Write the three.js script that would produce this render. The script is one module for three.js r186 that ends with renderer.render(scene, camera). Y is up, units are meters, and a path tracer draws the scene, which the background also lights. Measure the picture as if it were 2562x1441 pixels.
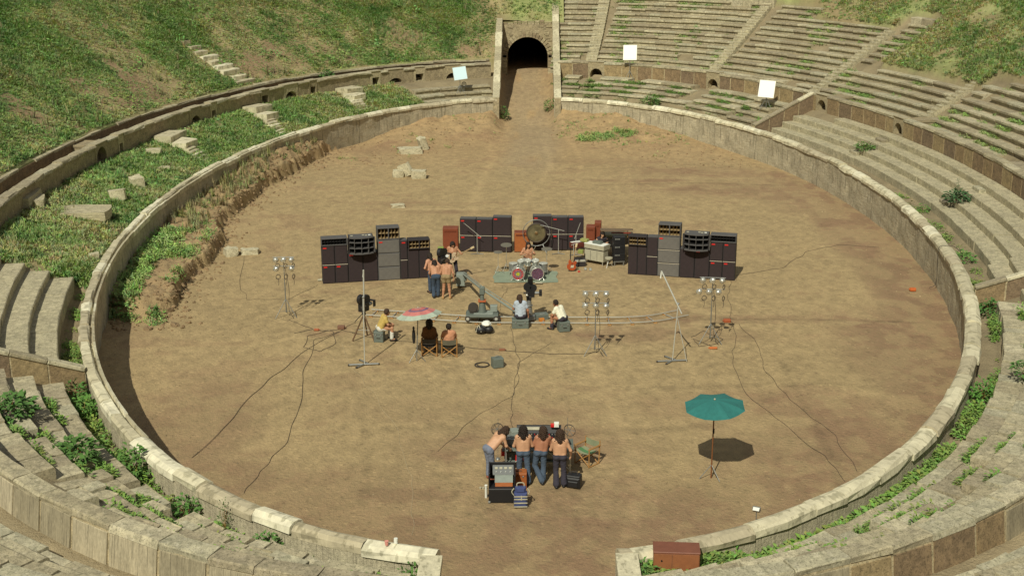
import * as THREE from 'three';
import { mergeGeometries } from 'three/addons/utils/BufferGeometryUtils.js';

// ---------- camera, sky, sun, exposure ----------
const scene = new THREE.Scene();
const camera = new THREE.PerspectiveCamera(24.4, 1024 / 575, 0.5, 900);
camera.position.set(0.152, 16.138, 61.073);
camera.rotation.order = 'YXZ';
camera.rotation.set(-0.291, 0.016, -0.003);
const sunDir = new THREE.Vector3(-0.225, 0.715, 0.662).normalize();
// hazy pale summer sky, warmer towards the horizon and round the sun
{
  const w = 256, h = 128, d = new Float32Array(w * h * 4), v = new THREE.Vector3();
  for (let j = 0; j < h; j++) for (let i = 0; i < w; i++) {
    const el = ((j + 0.5) / h - 0.5) * Math.PI, az = ((i + 0.5) / w - 0.5) * 2 * Math.PI; v.set(Math.cos(el) * Math.cos(az), Math.sin(el), Math.cos(el) * Math.sin(az));
    const u = Math.pow(Math.max(0, Math.sin(el)), 0.6), g = Math.pow(Math.max(0, v.dot(sunDir)), 12) * 0.12, k = (j * w + i) * 4;
    d[k] = 0.28 + (0.165 - 0.28) * u + g; d[k + 1] = 0.268 + (0.178 - 0.268) * u + g * 0.95; d[k + 2] = 0.242 + (0.192 - 0.242) * u + g * 0.85; d[k + 3] = 1;
  }
  const t = new THREE.DataTexture(d, w, h, THREE.RGBAFormat, THREE.FloatType); t.mapping = THREE.EquirectangularReflectionMapping; t.colorSpace = THREE.LinearSRGBColorSpace; t.magFilter = THREE.LinearFilter; t.minFilter = THREE.LinearFilter; t.needsUpdate = true;
  scene.background = t; scene.environment = t;
}
const sun = new THREE.DirectionalLight(new THREE.Color(1, 0.96, 0.79), 3.35);
sun.position.copy(sunDir).multiplyScalar(120);
sun.castShadow = true;
sun.shadow.radius = 1;
sun.shadow.mapSize.set(4096, 4096);
Object.assign(sun.shadow.camera, { left: -60, right: 60, top: 60, bottom: -60, near: 1, far: 300 });
scene.add(sun);
const renderer = new THREE.WebGLRenderer({ antialias: true });
renderer.toneMapping = THREE.LinearToneMapping;
renderer.toneMappingExposure = 1.13;
renderer.shadowMap.enabled = true;

// ---------- helpers ----------
let seed = 7;
const rnd = () => { seed = (seed + 0x6D2B79F5) | 0; let t = Math.imul(seed ^ (seed >>> 15), 1 | seed); t = (t + Math.imul(t ^ (t >>> 7), 61 | t)) ^ t; return ((t ^ (t >>> 14)) >>> 0) / 4294967296; };
const rr = (a, b) => a + (b - a) * rnd();
const R = Math.PI / 180, lerp = (a, b, t) => a + (b - a) * t, clamp = (x, a = 0, b = 1) => Math.min(b, Math.max(a, x));
const sm = (a, b, x) => { const t = clamp((x - a) / (b - a)); return t * t * (3 - 2 * t); };
const V = (x, y, z) => new THREE.Vector3(x, y, z);
function hash(x, y, s) { let h = (Math.imul(x, 374761393) + Math.imul(y, 668265263) + Math.imul(s, 974634541)) | 0; h = Math.imul(h ^ (h >>> 13), 1274126177); return ((h ^ (h >>> 16)) >>> 0) / 4294967296; }
function vn(x, y, s = 0, per = 0) {
  let xi = Math.floor(x), yi = Math.floor(y); const fx = x - xi, fy = y - yi, u = fx * fx * (3 - 2 * fx), v = fy * fy * (3 - 2 * fy);
  let x1 = xi + 1, y1 = yi + 1;
  if (per) { xi = ((xi % per) + per) % per; yi = ((yi % per) + per) % per; x1 = ((x1 % per) + per) % per; y1 = ((y1 % per) + per) % per; }
  return lerp(lerp(hash(xi, yi, s), hash(x1, yi, s), u), lerp(hash(xi, y1, s), hash(x1, y1, s), u), v);
}
function fbm(x, y, s = 0, o = 4, per = 0) { let a = 0, w = 0.5, n = 0; for (let i = 0; i < o; i++) { a += w * vn(x, y, s + i, per); n += w; w *= 0.5; x *= 2; y *= 2; per *= 2; } return a / n; }
const used = {};
function numbered(n) { const k = used[n] = (used[n] ?? -1) + 1; return k ? n + '_' + String(k).padStart(3, '0') : n; }
function tag(o, label, category, group, kind) { o.userData.label = label; if (category) o.userData.category = category; if (group) o.userData.group = group; if (kind) o.userData.kind = kind; return o; }
function shade(o) { o.castShadow = true; o.receiveShadow = true; return o; }
function thing(name, label, category, p = [0, 0, 0], turn = 0, group) { const o = new THREE.Group(); o.name = numbered(name); o.position.set(...p); o.rotation.y = turn; tag(o, label, category, group); scene.add(o); return o; }
function norm(g) { if (g.index) { const h = g.toNonIndexed(); g = h; } for (const k of Object.keys(g.attributes)) if (!['position', 'normal', 'uv'].includes(k)) g.deleteAttribute(k); return g; }
function merge(gs) { return Array.isArray(gs) ? (gs.length === 1 ? gs[0] : mergeGeometries(gs.map(norm))) : gs; }
function part(name, gs, m, parent) { const o = shade(new THREE.Mesh(merge(gs), m)); o.name = name; (parent ?? scene).add(o); return o; }
function obj(name, gs, m, label, category, group) { const o = part(numbered(name), gs, m); return tag(o, label, category, group); }
function struct(name, g, m, label) { const o = part(numbered(name), g, m); o.userData.kind = 'structure'; if (label) o.userData.label = label; return o; }
function copy(o, label, p, turn) { const c = o.clone(); c.name = numbered(o.name.replace(/_\d{3}$/, '')); c.userData = { ...o.userData, label }; if (p) c.position.set(...p); if (turn !== undefined) c.rotation.y = turn; scene.add(c); return c; }
// primitives
function bx(w, h, d, x = 0, y = 0, z = 0, rx = 0, ry = 0, rz = 0) { const g = new THREE.BoxGeometry(w, h, d); if (rx || ry || rz) g.applyMatrix4(new THREE.Matrix4().makeRotationFromEuler(new THREE.Euler(rx, ry, rz))); g.translate(x, y, z); return g; }
// box with chamfered edges
function cb(w, h, d, c = 0.015, x = 0, y = 0, z = 0, rx = 0, ry = 0, rz = 0) {
  const s = new THREE.Shape(); const a = w / 2 - c, b = h / 2 - c;
  s.moveTo(-a, -b - c + c); s.moveTo(-a, -b); s.lineTo(a, -b); s.lineTo(a, b); s.lineTo(-a, b);
  const g = new THREE.ExtrudeGeometry(s, { depth: d - 2 * c, bevelEnabled: true, bevelThickness: c, bevelSize: c, bevelSegments: 1, steps: 1 });
  g.translate(0, 0, -(d - 2 * c) / 2);
  if (rx || ry || rz) g.applyMatrix4(new THREE.Matrix4().makeRotationFromEuler(new THREE.Euler(rx, ry, rz)));
  g.translate(x, y, z); return g;
}
function cy(r1, r2, h, x = 0, y = 0, z = 0, n = 14, rx = 0, ry = 0, rz = 0) { const g = new THREE.CylinderGeometry(r1, r2, h, n); if (rx || ry || rz) g.applyMatrix4(new THREE.Matrix4().makeRotationFromEuler(new THREE.Euler(rx, ry, rz))); g.translate(x, y, z); return g; }
function bar(a, b, r, r2 = r, n = 8) { const A = V(...a), Bv = V(...b), d = Bv.clone().sub(A), g = new THREE.CylinderGeometry(r2, r, d.length(), n); g.applyQuaternion(new THREE.Quaternion().setFromUnitVectors(V(0, 1, 0), d.clone().normalize())); g.translate((A.x + Bv.x) / 2, (A.y + Bv.y) / 2, (A.z + Bv.z) / 2); return g; }
function tube(pts, r, seg, n = 6, closed = false) { const c = new THREE.CatmullRomCurve3(pts.map((p) => V(...p)), closed, 'centripetal'); return new THREE.TubeGeometry(c, seg ?? pts.length * 6, r, n, closed); }
function ball(r, x, y, z, sx = 1, sy = 1, sz = 1, n = 10) { const g = new THREE.SphereGeometry(r, n + 4, n); g.scale(sx, sy, sz); g.translate(x, y, z); return g; }
function tor(R0, r, x, y, z, rx = 0, ry = 0, rz = 0, n = 24, arc = Math.PI * 2) { const g = new THREE.TorusGeometry(R0, r, 6, n, arc); if (rx || ry || rz) g.applyMatrix4(new THREE.Matrix4().makeRotationFromEuler(new THREE.Euler(rx, ry, rz))); g.translate(x, y, z); return g; }

// ---------- procedural textures ----------
function tex(w, h, f, srgb, rep = true) {
  const d = new Uint8Array(w * h * 4), o = [0, 0, 0];
  for (let j = 0; j < h; j++) for (let i = 0; i < w; i++) { f(i, j, o); const k = (j * w + i) * 4; d[k] = clamp(o[0]) * 255; d[k + 1] = clamp(o[1]) * 255; d[k + 2] = clamp(o[2]) * 255; d[k + 3] = 255; }
  const t = new THREE.DataTexture(d, w, h); t.magFilter = THREE.LinearFilter; t.minFilter = THREE.LinearMipmapLinearFilter; t.generateMipmaps = true;
  if (rep) t.wrapS = t.wrapT = THREE.RepeatWrapping; if (srgb) t.colorSpace = THREE.SRGBColorSpace; t.needsUpdate = true; return t;
}
const s8 = (x) => (x <= 0.0031308 ? 12.92 * x : 1.055 * Math.pow(x, 1 / 2.4) - 0.055);
// grain bump, 256 px to the tile
const grainT = tex(256, 256, (i, j, o) => { const n = fbm(i / 8, j / 8, 3, 4, 32) * 0.6 + hash(i, j, 9) * 0.4; o[0] = o[1] = o[2] = n; });
const roughT = tex(256, 256, (i, j, o) => { const n = fbm(i / 32, j / 32, 23, 5, 8); o[0] = o[1] = o[2] = n; });
// weathered stone: mottled tone, dark lichen spots, pale spots
const stoneT = tex(512, 512, (i, j, o) => {
  const a = fbm(i / 64, j / 64, 31, 5, 8), b = fbm(i / 16, j / 16, 41, 3, 32), c = fbm(i / 110, j / 110, 51, 3, 0) ;
  let v = 0.75 + 0.42 * (a - 0.5) + 0.4 * (b - 0.5) + 0.24 * (hash(i, j, 5) - 0.5); const pit2 = sm(0.63, 0.72, fbm(i / 5.333, j / 5.333, 91, 2, 96)); v *= 1 - 0.4 * pit2;
  const li = sm(0.6, 0.72, fbm(i / 32, j / 32, 61, 4, 16)); v *= 1 - 0.25 * li; const pa = sm(0.66, 0.76, fbm(i / 21.333, j / 21.333, 71, 4, 24)); v += 0.1 * pa;
  o[0] = s8(v); o[1] = s8(v * (0.985 + 0.02 * li)); o[2] = s8(v * (0.95 + 0.05 * pa - 0.03 * a));
}, true);
// pale limestone for coping
const copT = tex(512, 256, (i, j, o) => { const a = fbm(i / 64, j / 64, 33, 4, 8), b = fbm(i / 16, j / 16, 43, 3, 32); let v = 0.86 + 0.34 * (a - 0.5) + 0.25 * (b - 0.5) + 0.08 * (hash(i, j, 6) - 0.5); const li = sm(0.6, 0.72, fbm(i / 32, j / 32, 63, 4, 16)); v *= 1 - 0.32 * li; o[0] = s8(v); o[1] = s8(v * 0.985); o[2] = s8(v * (0.95 - 0.04 * li)); }, true);
// wall plaster with drip stains running down (u along, v up), tile 8 m x 2 m
const plasterT = tex(1024, 256, (i, j, o) => {
  const a = fbm(i / 64, j / 64, 131, 5, 16), dr = fbm(i / 8, j / 128, 141, 3, 128), b = fbm(i / 8, j / 8, 151, 2, 128);
  let v = 0.66 + 0.4 * (a - 0.5) + 0.3 * (b - 0.5) + 0.12 * (hash(i, j, 15) - 0.5); const st = sm(0.56, 0.74, dr) * sm(0.35, 0.6, fbm(i / 64, j / 128, 161, 3, 16)); v *= 1 - 0.42 * st;
  o[0] = s8(v); o[1] = s8(v * 0.99); o[2] = s8(v * 0.96);
}, true);
// fabric/paint micro mottling
const mottleT = tex(128, 128, (i, j, o) => { const v = 0.82 + 0.22 * (fbm(i / 16, j / 16, 201, 4, 8) - 0.5) + 0.1 * (hash(i, j, 25) - 0.5); o[0] = o[1] = o[2] = s8(v); }, true);
// wood grain along v
const woodT = tex(128, 256, (i, j, o) => { const n = fbm(i / 4, j / 64, 211, 4, 0), v = 0.7 + 0.5 * (n - 0.5); o[0] = s8(v); o[1] = s8(v * 0.96); o[2] = s8(v * 0.9); }, true);

function mat(c, rough = 0.9, x = {}) { const m = new THREE.MeshStandardMaterial({ roughness: rough, ...x }); m.color.setRGB(...c); return m; }
const stoneM = (c) => mat(c, 0.95, { map: stoneT, bumpMap: roughT, bumpScale: 0.02 });
const M = {
  seat: [[0.6, 0.54, 0.375], [0.55, 0.49, 0.34], [0.66, 0.6, 0.43], [0.5, 0.44, 0.3], [0.58, 0.54, 0.39], [0.46, 0.4, 0.28]].map(stoneM),
  tread: [[0.61, 0.55, 0.38], [0.57, 0.515, 0.355], [0.59, 0.535, 0.37]].map(stoneM),
  coping: [[0.72, 0.67, 0.49], [0.6, 0.55, 0.39], [0.84, 0.8, 0.62], [0.54, 0.48, 0.34], [0.76, 0.71, 0.52]].map((c) => mat(c, 0.95, { map: copT, bumpMap: roughT, bumpScale: 0.02 })),
  slab: [[0.38, 0.275, 0.155], [0.33, 0.235, 0.14], [0.44, 0.335, 0.185], [0.29, 0.21, 0.135]].map((c) => mat(c, 0.95, { map: stoneT, bumpMap: roughT, bumpScale: 0.015 })),
  mortar: stoneM([0.62, 0.52, 0.33]),
  plaster: mat([0.65, 0.58, 0.42], 0.97, { map: plasterT, bumpMap: grainT, bumpScale: 0.03 }),
  masonry: [[0.51, 0.43, 0.275], [0.44, 0.365, 0.235], [0.58, 0.5, 0.33], [0.39, 0.31, 0.2]].map(stoneM),
  cab: mat([0.036, 0.029, 0.031], 0.75, { map: mottleT, bumpMap: grainT, bumpScale: 0.002 }),
  grille: mat([0.042, 0.028, 0.03], 0.95, { map: mottleT, bumpMap: grainT, bumpScale: 0.003 }),
  grey: mat([0.17, 0.16, 0.145], 0.85, { map: mottleT, bumpMap: grainT, bumpScale: 0.002 }),
  greytop: mat([0.12, 0.115, 0.115], 0.7, { map: mottleT }),
  gold: mat([0.29, 0.205, 0.1], 0.6, { map: mottleT }),
  red: mat([0.62, 0.02, 0.015], 0.5),
  brown: mat([0.25, 0.062, 0.026], 0.55, { map: mottleT }),
  orange: mat([0.42, 0.13, 0.035], 0.55, { map: mottleT }),
  hornin: mat([0.012, 0.011, 0.011], 0.8),
  strip: mat([0.5, 0.45, 0.36], 0.5),
  alu: mat([0.62, 0.63, 0.58], 0.45, { metalness: 0.45 }),
  chrome: mat([0.7, 0.7, 0.64], 0.3, { metalness: 0.7 }),
  steel: mat([0.3, 0.31, 0.3], 0.45, { metalness: 0.6 }),
  greygreen: mat([0.16, 0.19, 0.165], 0.6, { map: mottleT }),
  palegrey: mat([0.3, 0.34, 0.3], 0.6, { map: mottleT }),
  black: mat([0.012, 0.012, 0.014], 0.5),
  rubber: mat([0.05, 0.042, 0.035], 0.8),
  cream: mat([0.52, 0.49, 0.36], 0.6, { map: mottleT }),
  white: mat([0.78, 0.79, 0.72], 0.7),
  board: mat([0.95, 0.95, 0.88], 0.6),
  wood: mat([0.55, 0.3, 0.1], 0.6, { map: woodT }),
  bluebag: mat([0.05, 0.07, 0.2], 0.8, { map: mottleT }),
  rug: mat([0.3, 0.36, 0.26], 0.98, { map: mottleT, bumpMap: grainT, bumpScale: 0.01 }),
  nearSlab: [[0.64, 0.56, 0.39], [0.56, 0.49, 0.34], [0.47, 0.41, 0.28], [0.68, 0.6, 0.43]].map((c) => mat(c, 0.95, { map: plasterT, bumpMap: roughT, bumpScale: 0.02 })),
  rail: mat([0.42, 0.42, 0.38], 0.55, { metalness: 0.3 }),
  cable: mat([0.075, 0.058, 0.042], 0.85),
  denim: [[0.055, 0.085, 0.135], [0.08, 0.115, 0.17], [0.21, 0.24, 0.32], [0.05, 0.045, 0.065]].map((c) => mat(c, 0.95, { map: mottleT })),
};
// ---------- the oval: podium line, normals, profile ----------
const EA = 34.11, EB = 17.55, WALL = 1.87;
function E2(t) { const c = Math.cos(t * R), s = Math.sin(t * R); let nx = c / EB, nz = s / EA; const l = Math.hypot(nx, nz); nx /= l; nz /= l; return [EB * c, EA * s, nx, nz]; }
function P3(t, d, y) { const e = E2(t); return V(e[0] + e[2] * d, y, e[1] + e[3] * d); }
const arcRate = (t, d) => { const a = P3(t - 0.5, d, 0), b = P3(t + 0.5, d, 0); return a.distanceTo(b); };   // metres per degree
// sweep a profile [[d, y], ...] along stations of t; flat shaded, capped
function sweep(profile, ts, jit) {
  const pos = [], uv = [], n = profile.length; let u = rnd() * 40; const v0 = rnd() * 10; let prev = null;
  const cent = profile.reduce((a, p) => [a[0] + p[0] / n, a[1] + p[1] / n], [0, 0]);
  const ring = (t, k) => profile.map((p, i) => { const j = jit ? jit(t, i, k) : [0, 0]; return P3(t, p[0] + j[0], p[1] + j[1]); });
  const tri = (a, b, c, ua, ub, uc) => { pos.push(a.x, a.y, a.z, b.x, b.y, b.z, c.x, c.y, c.z); uv.push(...ua, ...ub, ...uc); };
  ts.forEach((t, k) => {
    const r = ring(t, k);
    if (prev) {
      const L = r[0].distanceTo(prev[0]); let v = v0;
      for (let i = 0; i < n; i++) { const j = (i + 1) % n, w = Math.hypot(profile[j][0] - profile[i][0], profile[j][1] - profile[i][1]);
        tri(prev[i], r[i], r[j], [u / 2, v / 2], [(u + L) / 2, v / 2], [(u + L) / 2, (v + w) / 2]); tri(prev[i], r[j], prev[j], [u / 2, v / 2], [(u + L) / 2, (v + w) / 2], [u / 2, (v + w) / 2]); v += w; }
      u += L;
    }
    if (k === 0 || k === ts.length - 1) { const c = P3(t, cent[0], cent[1]); for (let i = 0; i < n; i++) { const j = (i + 1) % n, a = k ? i : j, b = k ? j : i; const U = (q) => [(q[0] + u) / 2, (q[1] + v0) / 2]; tri(c, r[a], r[b], U(cent), U(profile[a]), U(profile[b])); } }
    prev = r;
  });
  const g = new THREE.BufferGeometry(); g.setAttribute('position', new THREE.Float32BufferAttribute(pos, 3)); g.setAttribute('uv', new THREE.Float32BufferAttribute(uv, 2));
  // outward winding
  let vol = 0; for (let i = 0; i < pos.length; i += 9) { const a = V(pos[i], pos[i + 1], pos[i + 2]), b = V(pos[i + 3], pos[i + 4], pos[i + 5]), c = V(pos[i + 6], pos[i + 7], pos[i + 8]); vol += a.dot(b.cross(c)); }
  if (vol < 0) { const p = g.attributes.position.array, q = g.attributes.uv.array; for (let i = 0; i < pos.length; i += 9) for (let k = 0; k < 3; k++) { const s = p[i + 3 + k]; p[i + 3 + k] = p[i + 6 + k]; p[i + 6 + k] = s; } for (let i = 0; i < uv.length; i += 6) for (let k = 0; k < 2; k++) { const s = q[i + 2 + k]; q[i + 2 + k] = q[i + 4 + k]; q[i + 4 + k] = s; } }
  g.computeVertexNormals(); return g;
}
const span = (a, b, n) => Array.from({ length: n + 1 }, (_, i) => lerp(a, b, i / n));
// one squared stone of a row: chamfered upper edges, slightly uneven
function stone(t0, t1, d0, d1, y0, y1, j = 0.012, c = 0.03, seg, lip = 0) {
  const n = seg ?? Math.max(1, Math.round(Math.abs(t1 - t0) * arcRate((t0 + t1) / 2, d0) / 2.2));
  const js = Array.from({ length: (n + 1) * 6 }, () => [rr(-j, j), rr(-j, j)]);
  if (lip) { const q = Array.from({ length: (n + 1) * 8 }, () => [rr(-j, j), rr(-j, j)]); return sweep([[d0 + lip, y0], [d0 + lip, y1 - 0.15], [d0, y1 - 0.12], [d0, y1 - c], [d0 + c, y1], [d1 - c, y1], [d1, y1 - c], [d1, y0]], span(t0, t1, n), (t, i, k) => q[k * 8 + i]); }
  return sweep([[d0, y0], [d0, y1 - c], [d0 + c, y1], [d1 - c, y1], [d1, y1 - c], [d1, y0]], span(t0, t1, n), (t, i, k) => js[k * 6 + i]);
}
const tn = (t) => ((t % 360) + 360) % 360;
const inR = (t, a, b) => { t = tn(t); a = tn(a); b = tn(b); return a <= b ? t >= a && t <= b : t >= a || t <= b; };
const rightW = (t) => { t = tn(t); if (t > 180) t -= 360; return sm(-75, -50, t) * (1 - sm(14, 27, t)); };
const farW = (t) => { t = tn(t); return t > 271 ? 1 - sm(297, 319, t) : 0; };   // the far end of the lower tier lies a little higher
const low0 = (t) => lerp(lerp(1.18, 1.65, rightW(t)), 1.5, farW(t)), pit = (t) => lerp(lerp(0.7, 0.87, sm(0.5, 0.85, Math.abs(Math.cos(t * R)))), 0.77, rightW(t));
const TR = (t) => lerp(0.32, 0.25, farW(t)), T1 = (t) => lerp(1.76, 2.15, farW(t)), parY = (t) => 3.75 + 0.16 * farW(t), PAR0 = 4.75, PAR1 = 5.15, PARY = 3.75, TRENCH = 2.9, UP0 = 6.0, UD = 0.62, UR = 0.35;
const rowY = (k) => 3.3 + UR * k, rowD = (k) => UP0 + UD * k;
const upGrass = (t, d) => { t = tn(t); return (t > 160 && t < 271) || (t > 271 && t < 273 && d > 11) || (d > 14.6) || (t > 304 && t < 316 && d > 13.1) || (t > 320.6 && t < 337 && d > 9.75) || (t >= 337 && t < 360 && d > 10.9) || (t >= 122 && t <= 160); };
const grassLeft = (t) => sm(159.5, 162, tn(t)) * (1 - sm(246, 248, tn(t)));
const nz2 = (x, z, s) => fbm(x, z, s, 4) - 0.5;
function caveaY(t, d) {
  t = tn(t); const p = P3(t, d, 0), n1 = nz2(p.x / 2.2, p.z / 2.2, 300), n2 = nz2(p.x / 0.6, p.z / 0.6, 310);
  if (d < 0.4) return 0.95;
  if (d < PAR0) { const g = grassLeft(t); const rows = d < low0(t) - 0.05 ? Math.max(lerp(lerp(1.05, 1.3, rightW(t)), 1.55, farW(t)), 1.05 + 0.38 * sm(72, 77, t) * sm(88, 84, t)) : Math.min(2.66, T1(t) - TR(t) - 0.04 + (d - low0(t)) * (TR(t) / pit(t))), gr = 1.66 + 0.26 * (d - 0.45) + 0.22 * n1 + 0.1 * n2; return lerp(rows + 0.05 * n2, gr, g); }
  if (d < PAR1) return 2.75;
  if (d < UP0) return TRENCH + 0.05 * n2;
  const rows = 3.3 - UR - 0.03 + (d - UP0) * (UR / UD) + 0.04 * n2;
  const gr = 3.85 + 0.56 * (d - UP0) + (0.45 * n1 + 0.16 * n2) * sm(UP0, UP0 + 1, d);
  if (t > 160 && t < 271) return gr - 0.45 * sm(256, 264, t) * sm(7, 9.5, d) * (1 - sm(12.5, 16, d));
  if (upGrass(t, d)) return rows + UR + 0.1 + 0.3 * n1;
  return rows;
}
// ---------- arena floor ----------
const GATE = { x0: -2.25, x1: 1.72, z0: -33.6, z1: -45.1, floor: 1.93 };
const cliff = [[-17.2, 11.2], [-16.2, 11.9], [-15, 12.75], [-13.99, 12.5], [-14.37, 9.51], [-14.58, 6.04], [-14.56, 3.14], [-14.65, 0.09], [-14.94, -1.98], [-15.43, -4.01], [-15.29, -6.17], [-14.99, -9.92], [-14.67, -14.07], [-14.12, -16.91], [-13.51, -19.08], [-13.23, -21.24], [-12.6, -25.0], [-11.3, -28.4], [-9.6, -31.0], [-8, -32.6], [-8, -36], [-30, -36], [-30, 11.2]];
function cliffDist(x, z) {
  let best = 1e9, inside = false; const n = cliff.length;
  for (let i = 0, j = n - 1; i < n; j = i++) { const a = cliff[j], b = cliff[i];
    if ((b[1] > z) !== (a[1] > z) && x < (a[0] - b[0]) * (z - b[1]) / (a[1] - b[1]) + b[0]) inside = !inside;
    if (i > 0 && i < n - 3) { const ux = b[0] - a[0], uz = b[1] - a[1], t = clamp(((x - a[0]) * ux + (z - a[1]) * uz) / (ux * ux + uz * uz)); best = Math.min(best, Math.hypot(x - a[0] - t * ux, z - a[1] - t * uz)); } }
  return inside ? best : -best;
}
function wallIn(x, z) { const F = (x / EB) ** 2 + (z / EA) ** 2, g = 2 * Math.hypot(x / EB / EB, z / EA / EA); return (1 - F) / Math.max(g, 0.01); }   // metres inside the podium
function floorY(x, z) {
  let y = 0.05 * nz2(x / 3, z / 3, 400) + 0.02 * nz2(x / 0.5, z / 0.5, 410);
  const w = wallIn(x, z);
  const cd = cliffDist(x, z) + 1.0 * nz2(x / 2.4, z / 2.4, 420) + 0.3 * nz2(x / 0.7 + 9, z / 0.35, 425);
  if (cd > -0.6) {
    const far = sm(6, -14, z), soft = sm(-27, -31, z), front = sm(9.5, 12.2, z) * sm(-13.4, -15.5, x);
    const lift = sm(0, lerp(0.22, 1.6, Math.max(soft, front)), cd) * (lerp(0.56, 0.66, far) + 0.19 * Math.min(Math.max(cd, 0), 3.6) * lerp(0.3, 1, far) + 0.42 * nz2(x / 1.1, z / 1.1, 430) + 0.26 * nz2(x / 0.3, z / 0.3, 435));
    y += lift * (1 - 0.55 * sm(10.5, 13, z)) + 0.45 * sm(2.6, 0.2, w) * sm(-8, -15, z) * sm(-30.5, -27, z) * sm(0, 1, cd);
  }
  if (z < -12) {   // earth heaped against the far wall, either side of the path
    const t = tn(Math.atan2(z / EA, x / EB) / R); let h = 0;
    if (t > 271) h = 1.02 * (1 - sm(283, 319, t)); else if (t < 269) h = 0.95 * sm(228, 248, t);
    const path = sm(1.5, 2.6, Math.abs(x + 0.3));
    y += h * path * Math.pow(clamp(1 - w / 7.5), 1.5) * (1 + 0.5 * nz2(x / 1.2, z / 1.2, 440)) + h * path * (0.5 * nz2(x / 1.6, z / 1.6, 447) + 0.3 * nz2(x / 0.5, z / 0.5, 445)) * sm(7, 2, w);
  }
  y += Math.max(0, (-33.2 - z)) * 0.163;   // ramp up into the gate
  return y;
}
function gridGeo(nu, nv, f, keep, colf, uvf) {
  const pos = [], col = [], uv = [], idx = [];
  for (let j = 0; j <= nv; j++) for (let i = 0; i <= nu; i++) { const p = f(i / nu, j / nv); pos.push(p[0], p[1], p[2]); const u = uvf ? uvf(p) : [p[0] / 2, p[2] / 2]; uv.push(u[0], u[1]); if (colf) col.push(...colf(p, i / nu, j / nv)); }
  for (let j = 0; j < nv; j++) for (let i = 0; i < nu; i++) { const a = j * (nu + 1) + i, b = a + 1, c = a + nu + 1, d = c + 1; if (keep && !keep((i + 0.5) / nu, (j + 0.5) / nv)) continue; idx.push(a, c, b, b, c, d); }
  const g = new THREE.BufferGeometry(); g.setAttribute('position', new THREE.Float32BufferAttribute(pos, 3)); g.setAttribute('uv', new THREE.Float32BufferAttribute(uv, 2)); if (colf) g.setAttribute('color', new THREE.Float32BufferAttribute(col, 3));
  g.setIndex(idx); g.computeVertexNormals(); return g;
}
// earth colours: dry tan dust over damp red-brown soil, drawn where the photograph shows the patches
const AX0 = -20, AX1 = 20, AZ0 = -50, AZ1 = 40;
const wetBlobs = [[11.5, 26, 6, 5, 0.8], [3, 30, 7, 4, 0.75], [14.5, 15, 3.2, 5, 0.75], [-4, 29, 6, 3.5, 0.7], [-10.5, 22, 2.2, 4, 0.6], [8, 20.5, 5, 1.4, 0.5], [0, 24, 4, 2.2, 0.5], [-9, 26.5, 3, 2, 0.65], [5, 13.4, 5, 1.1, 0.45], [9, 11.4, 6, 0.6, 0.5], [-2, 21, 5, 1.2, 0.3], [1.5, 33.5, 3, 3, 0.8],
  [9.5, -17, 5, 1.6, 0.5], [11, -12, 3.5, 2.2, 0.55], [4, -20, 6, 1.1, 0.3], [-9, -24, 3, 2, 0.4], [-2, -6.5, 6, 0.7, 0.35], [-6, -8.5, 4, 0.5, 0.3], [6, -14.5, 5, 0.5, 0.4], [-6.5, 12.8, 2.5, 0.9, 0.3], [2, 4.8, 6, 2.5, 0.16], [15.8, 9, 1.6, 9, 0.75], [15.6, -2, 1.5, 7, 0.7], [14, -12, 2, 6, 0.55], [-3.2, 4.6, 1.1, 0.7, 0.5]];
// worn tracks: along z [z0, z1, x at z0, slope, wave, rate, half width, tone] and along x
const tracks = [[-28, -2, 1.2, -0.06, 0.5, 0.25, 0.28, 0.1], [-28, -6, 2.4, 0.02, 0.6, 0.22, 0.25, 0.09], [-26, 4, -3.2, 0.05, 0.7, 0.2, 0.35, 0.1], [12, 33, 3.2, -0.05, 0.6, 0.3, 0.3, 0.1], [10, 30, -2.2, 0.03, 0.5, 0.35, 0.3, 0.1], [16, 31, 9.5, -0.1, 0.4, 0.3, 0.2, -0.14], [14, 28, -6, 0.08, 0.4, 0.3, 0.2, -0.1]];
const tracksX = [[-8, 4, -7.4, 0.1, 0.35, 0.5, 0.22, 0.16], [-7, 3, -6.3, 0.12, 0.3, 0.6, 0.18, 0.14], [3, 15, -13.6, 0.02, 0.3, 0.5, 0.25, -0.16], [5, 16, 11.3, 0.05, 0.2, 0.4, 0.18, -0.2], [-11, 1, 10.2, 0.0, 0.4, 0.4, 0.4, 0.08], [1, 13, 18.6, 0.03, 0.3, 0.5, 0.3, -0.14], [-6, 7, 22.8, -0.04, 0.3, 0.6, 0.35, -0.12], [-9, 6, 2.9, 0.02, 0.4, 0.4, 0.4, 0.08], [2, 12, -18, -0.1, 0.5, 0.4, 0.4, -0.12]];
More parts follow.
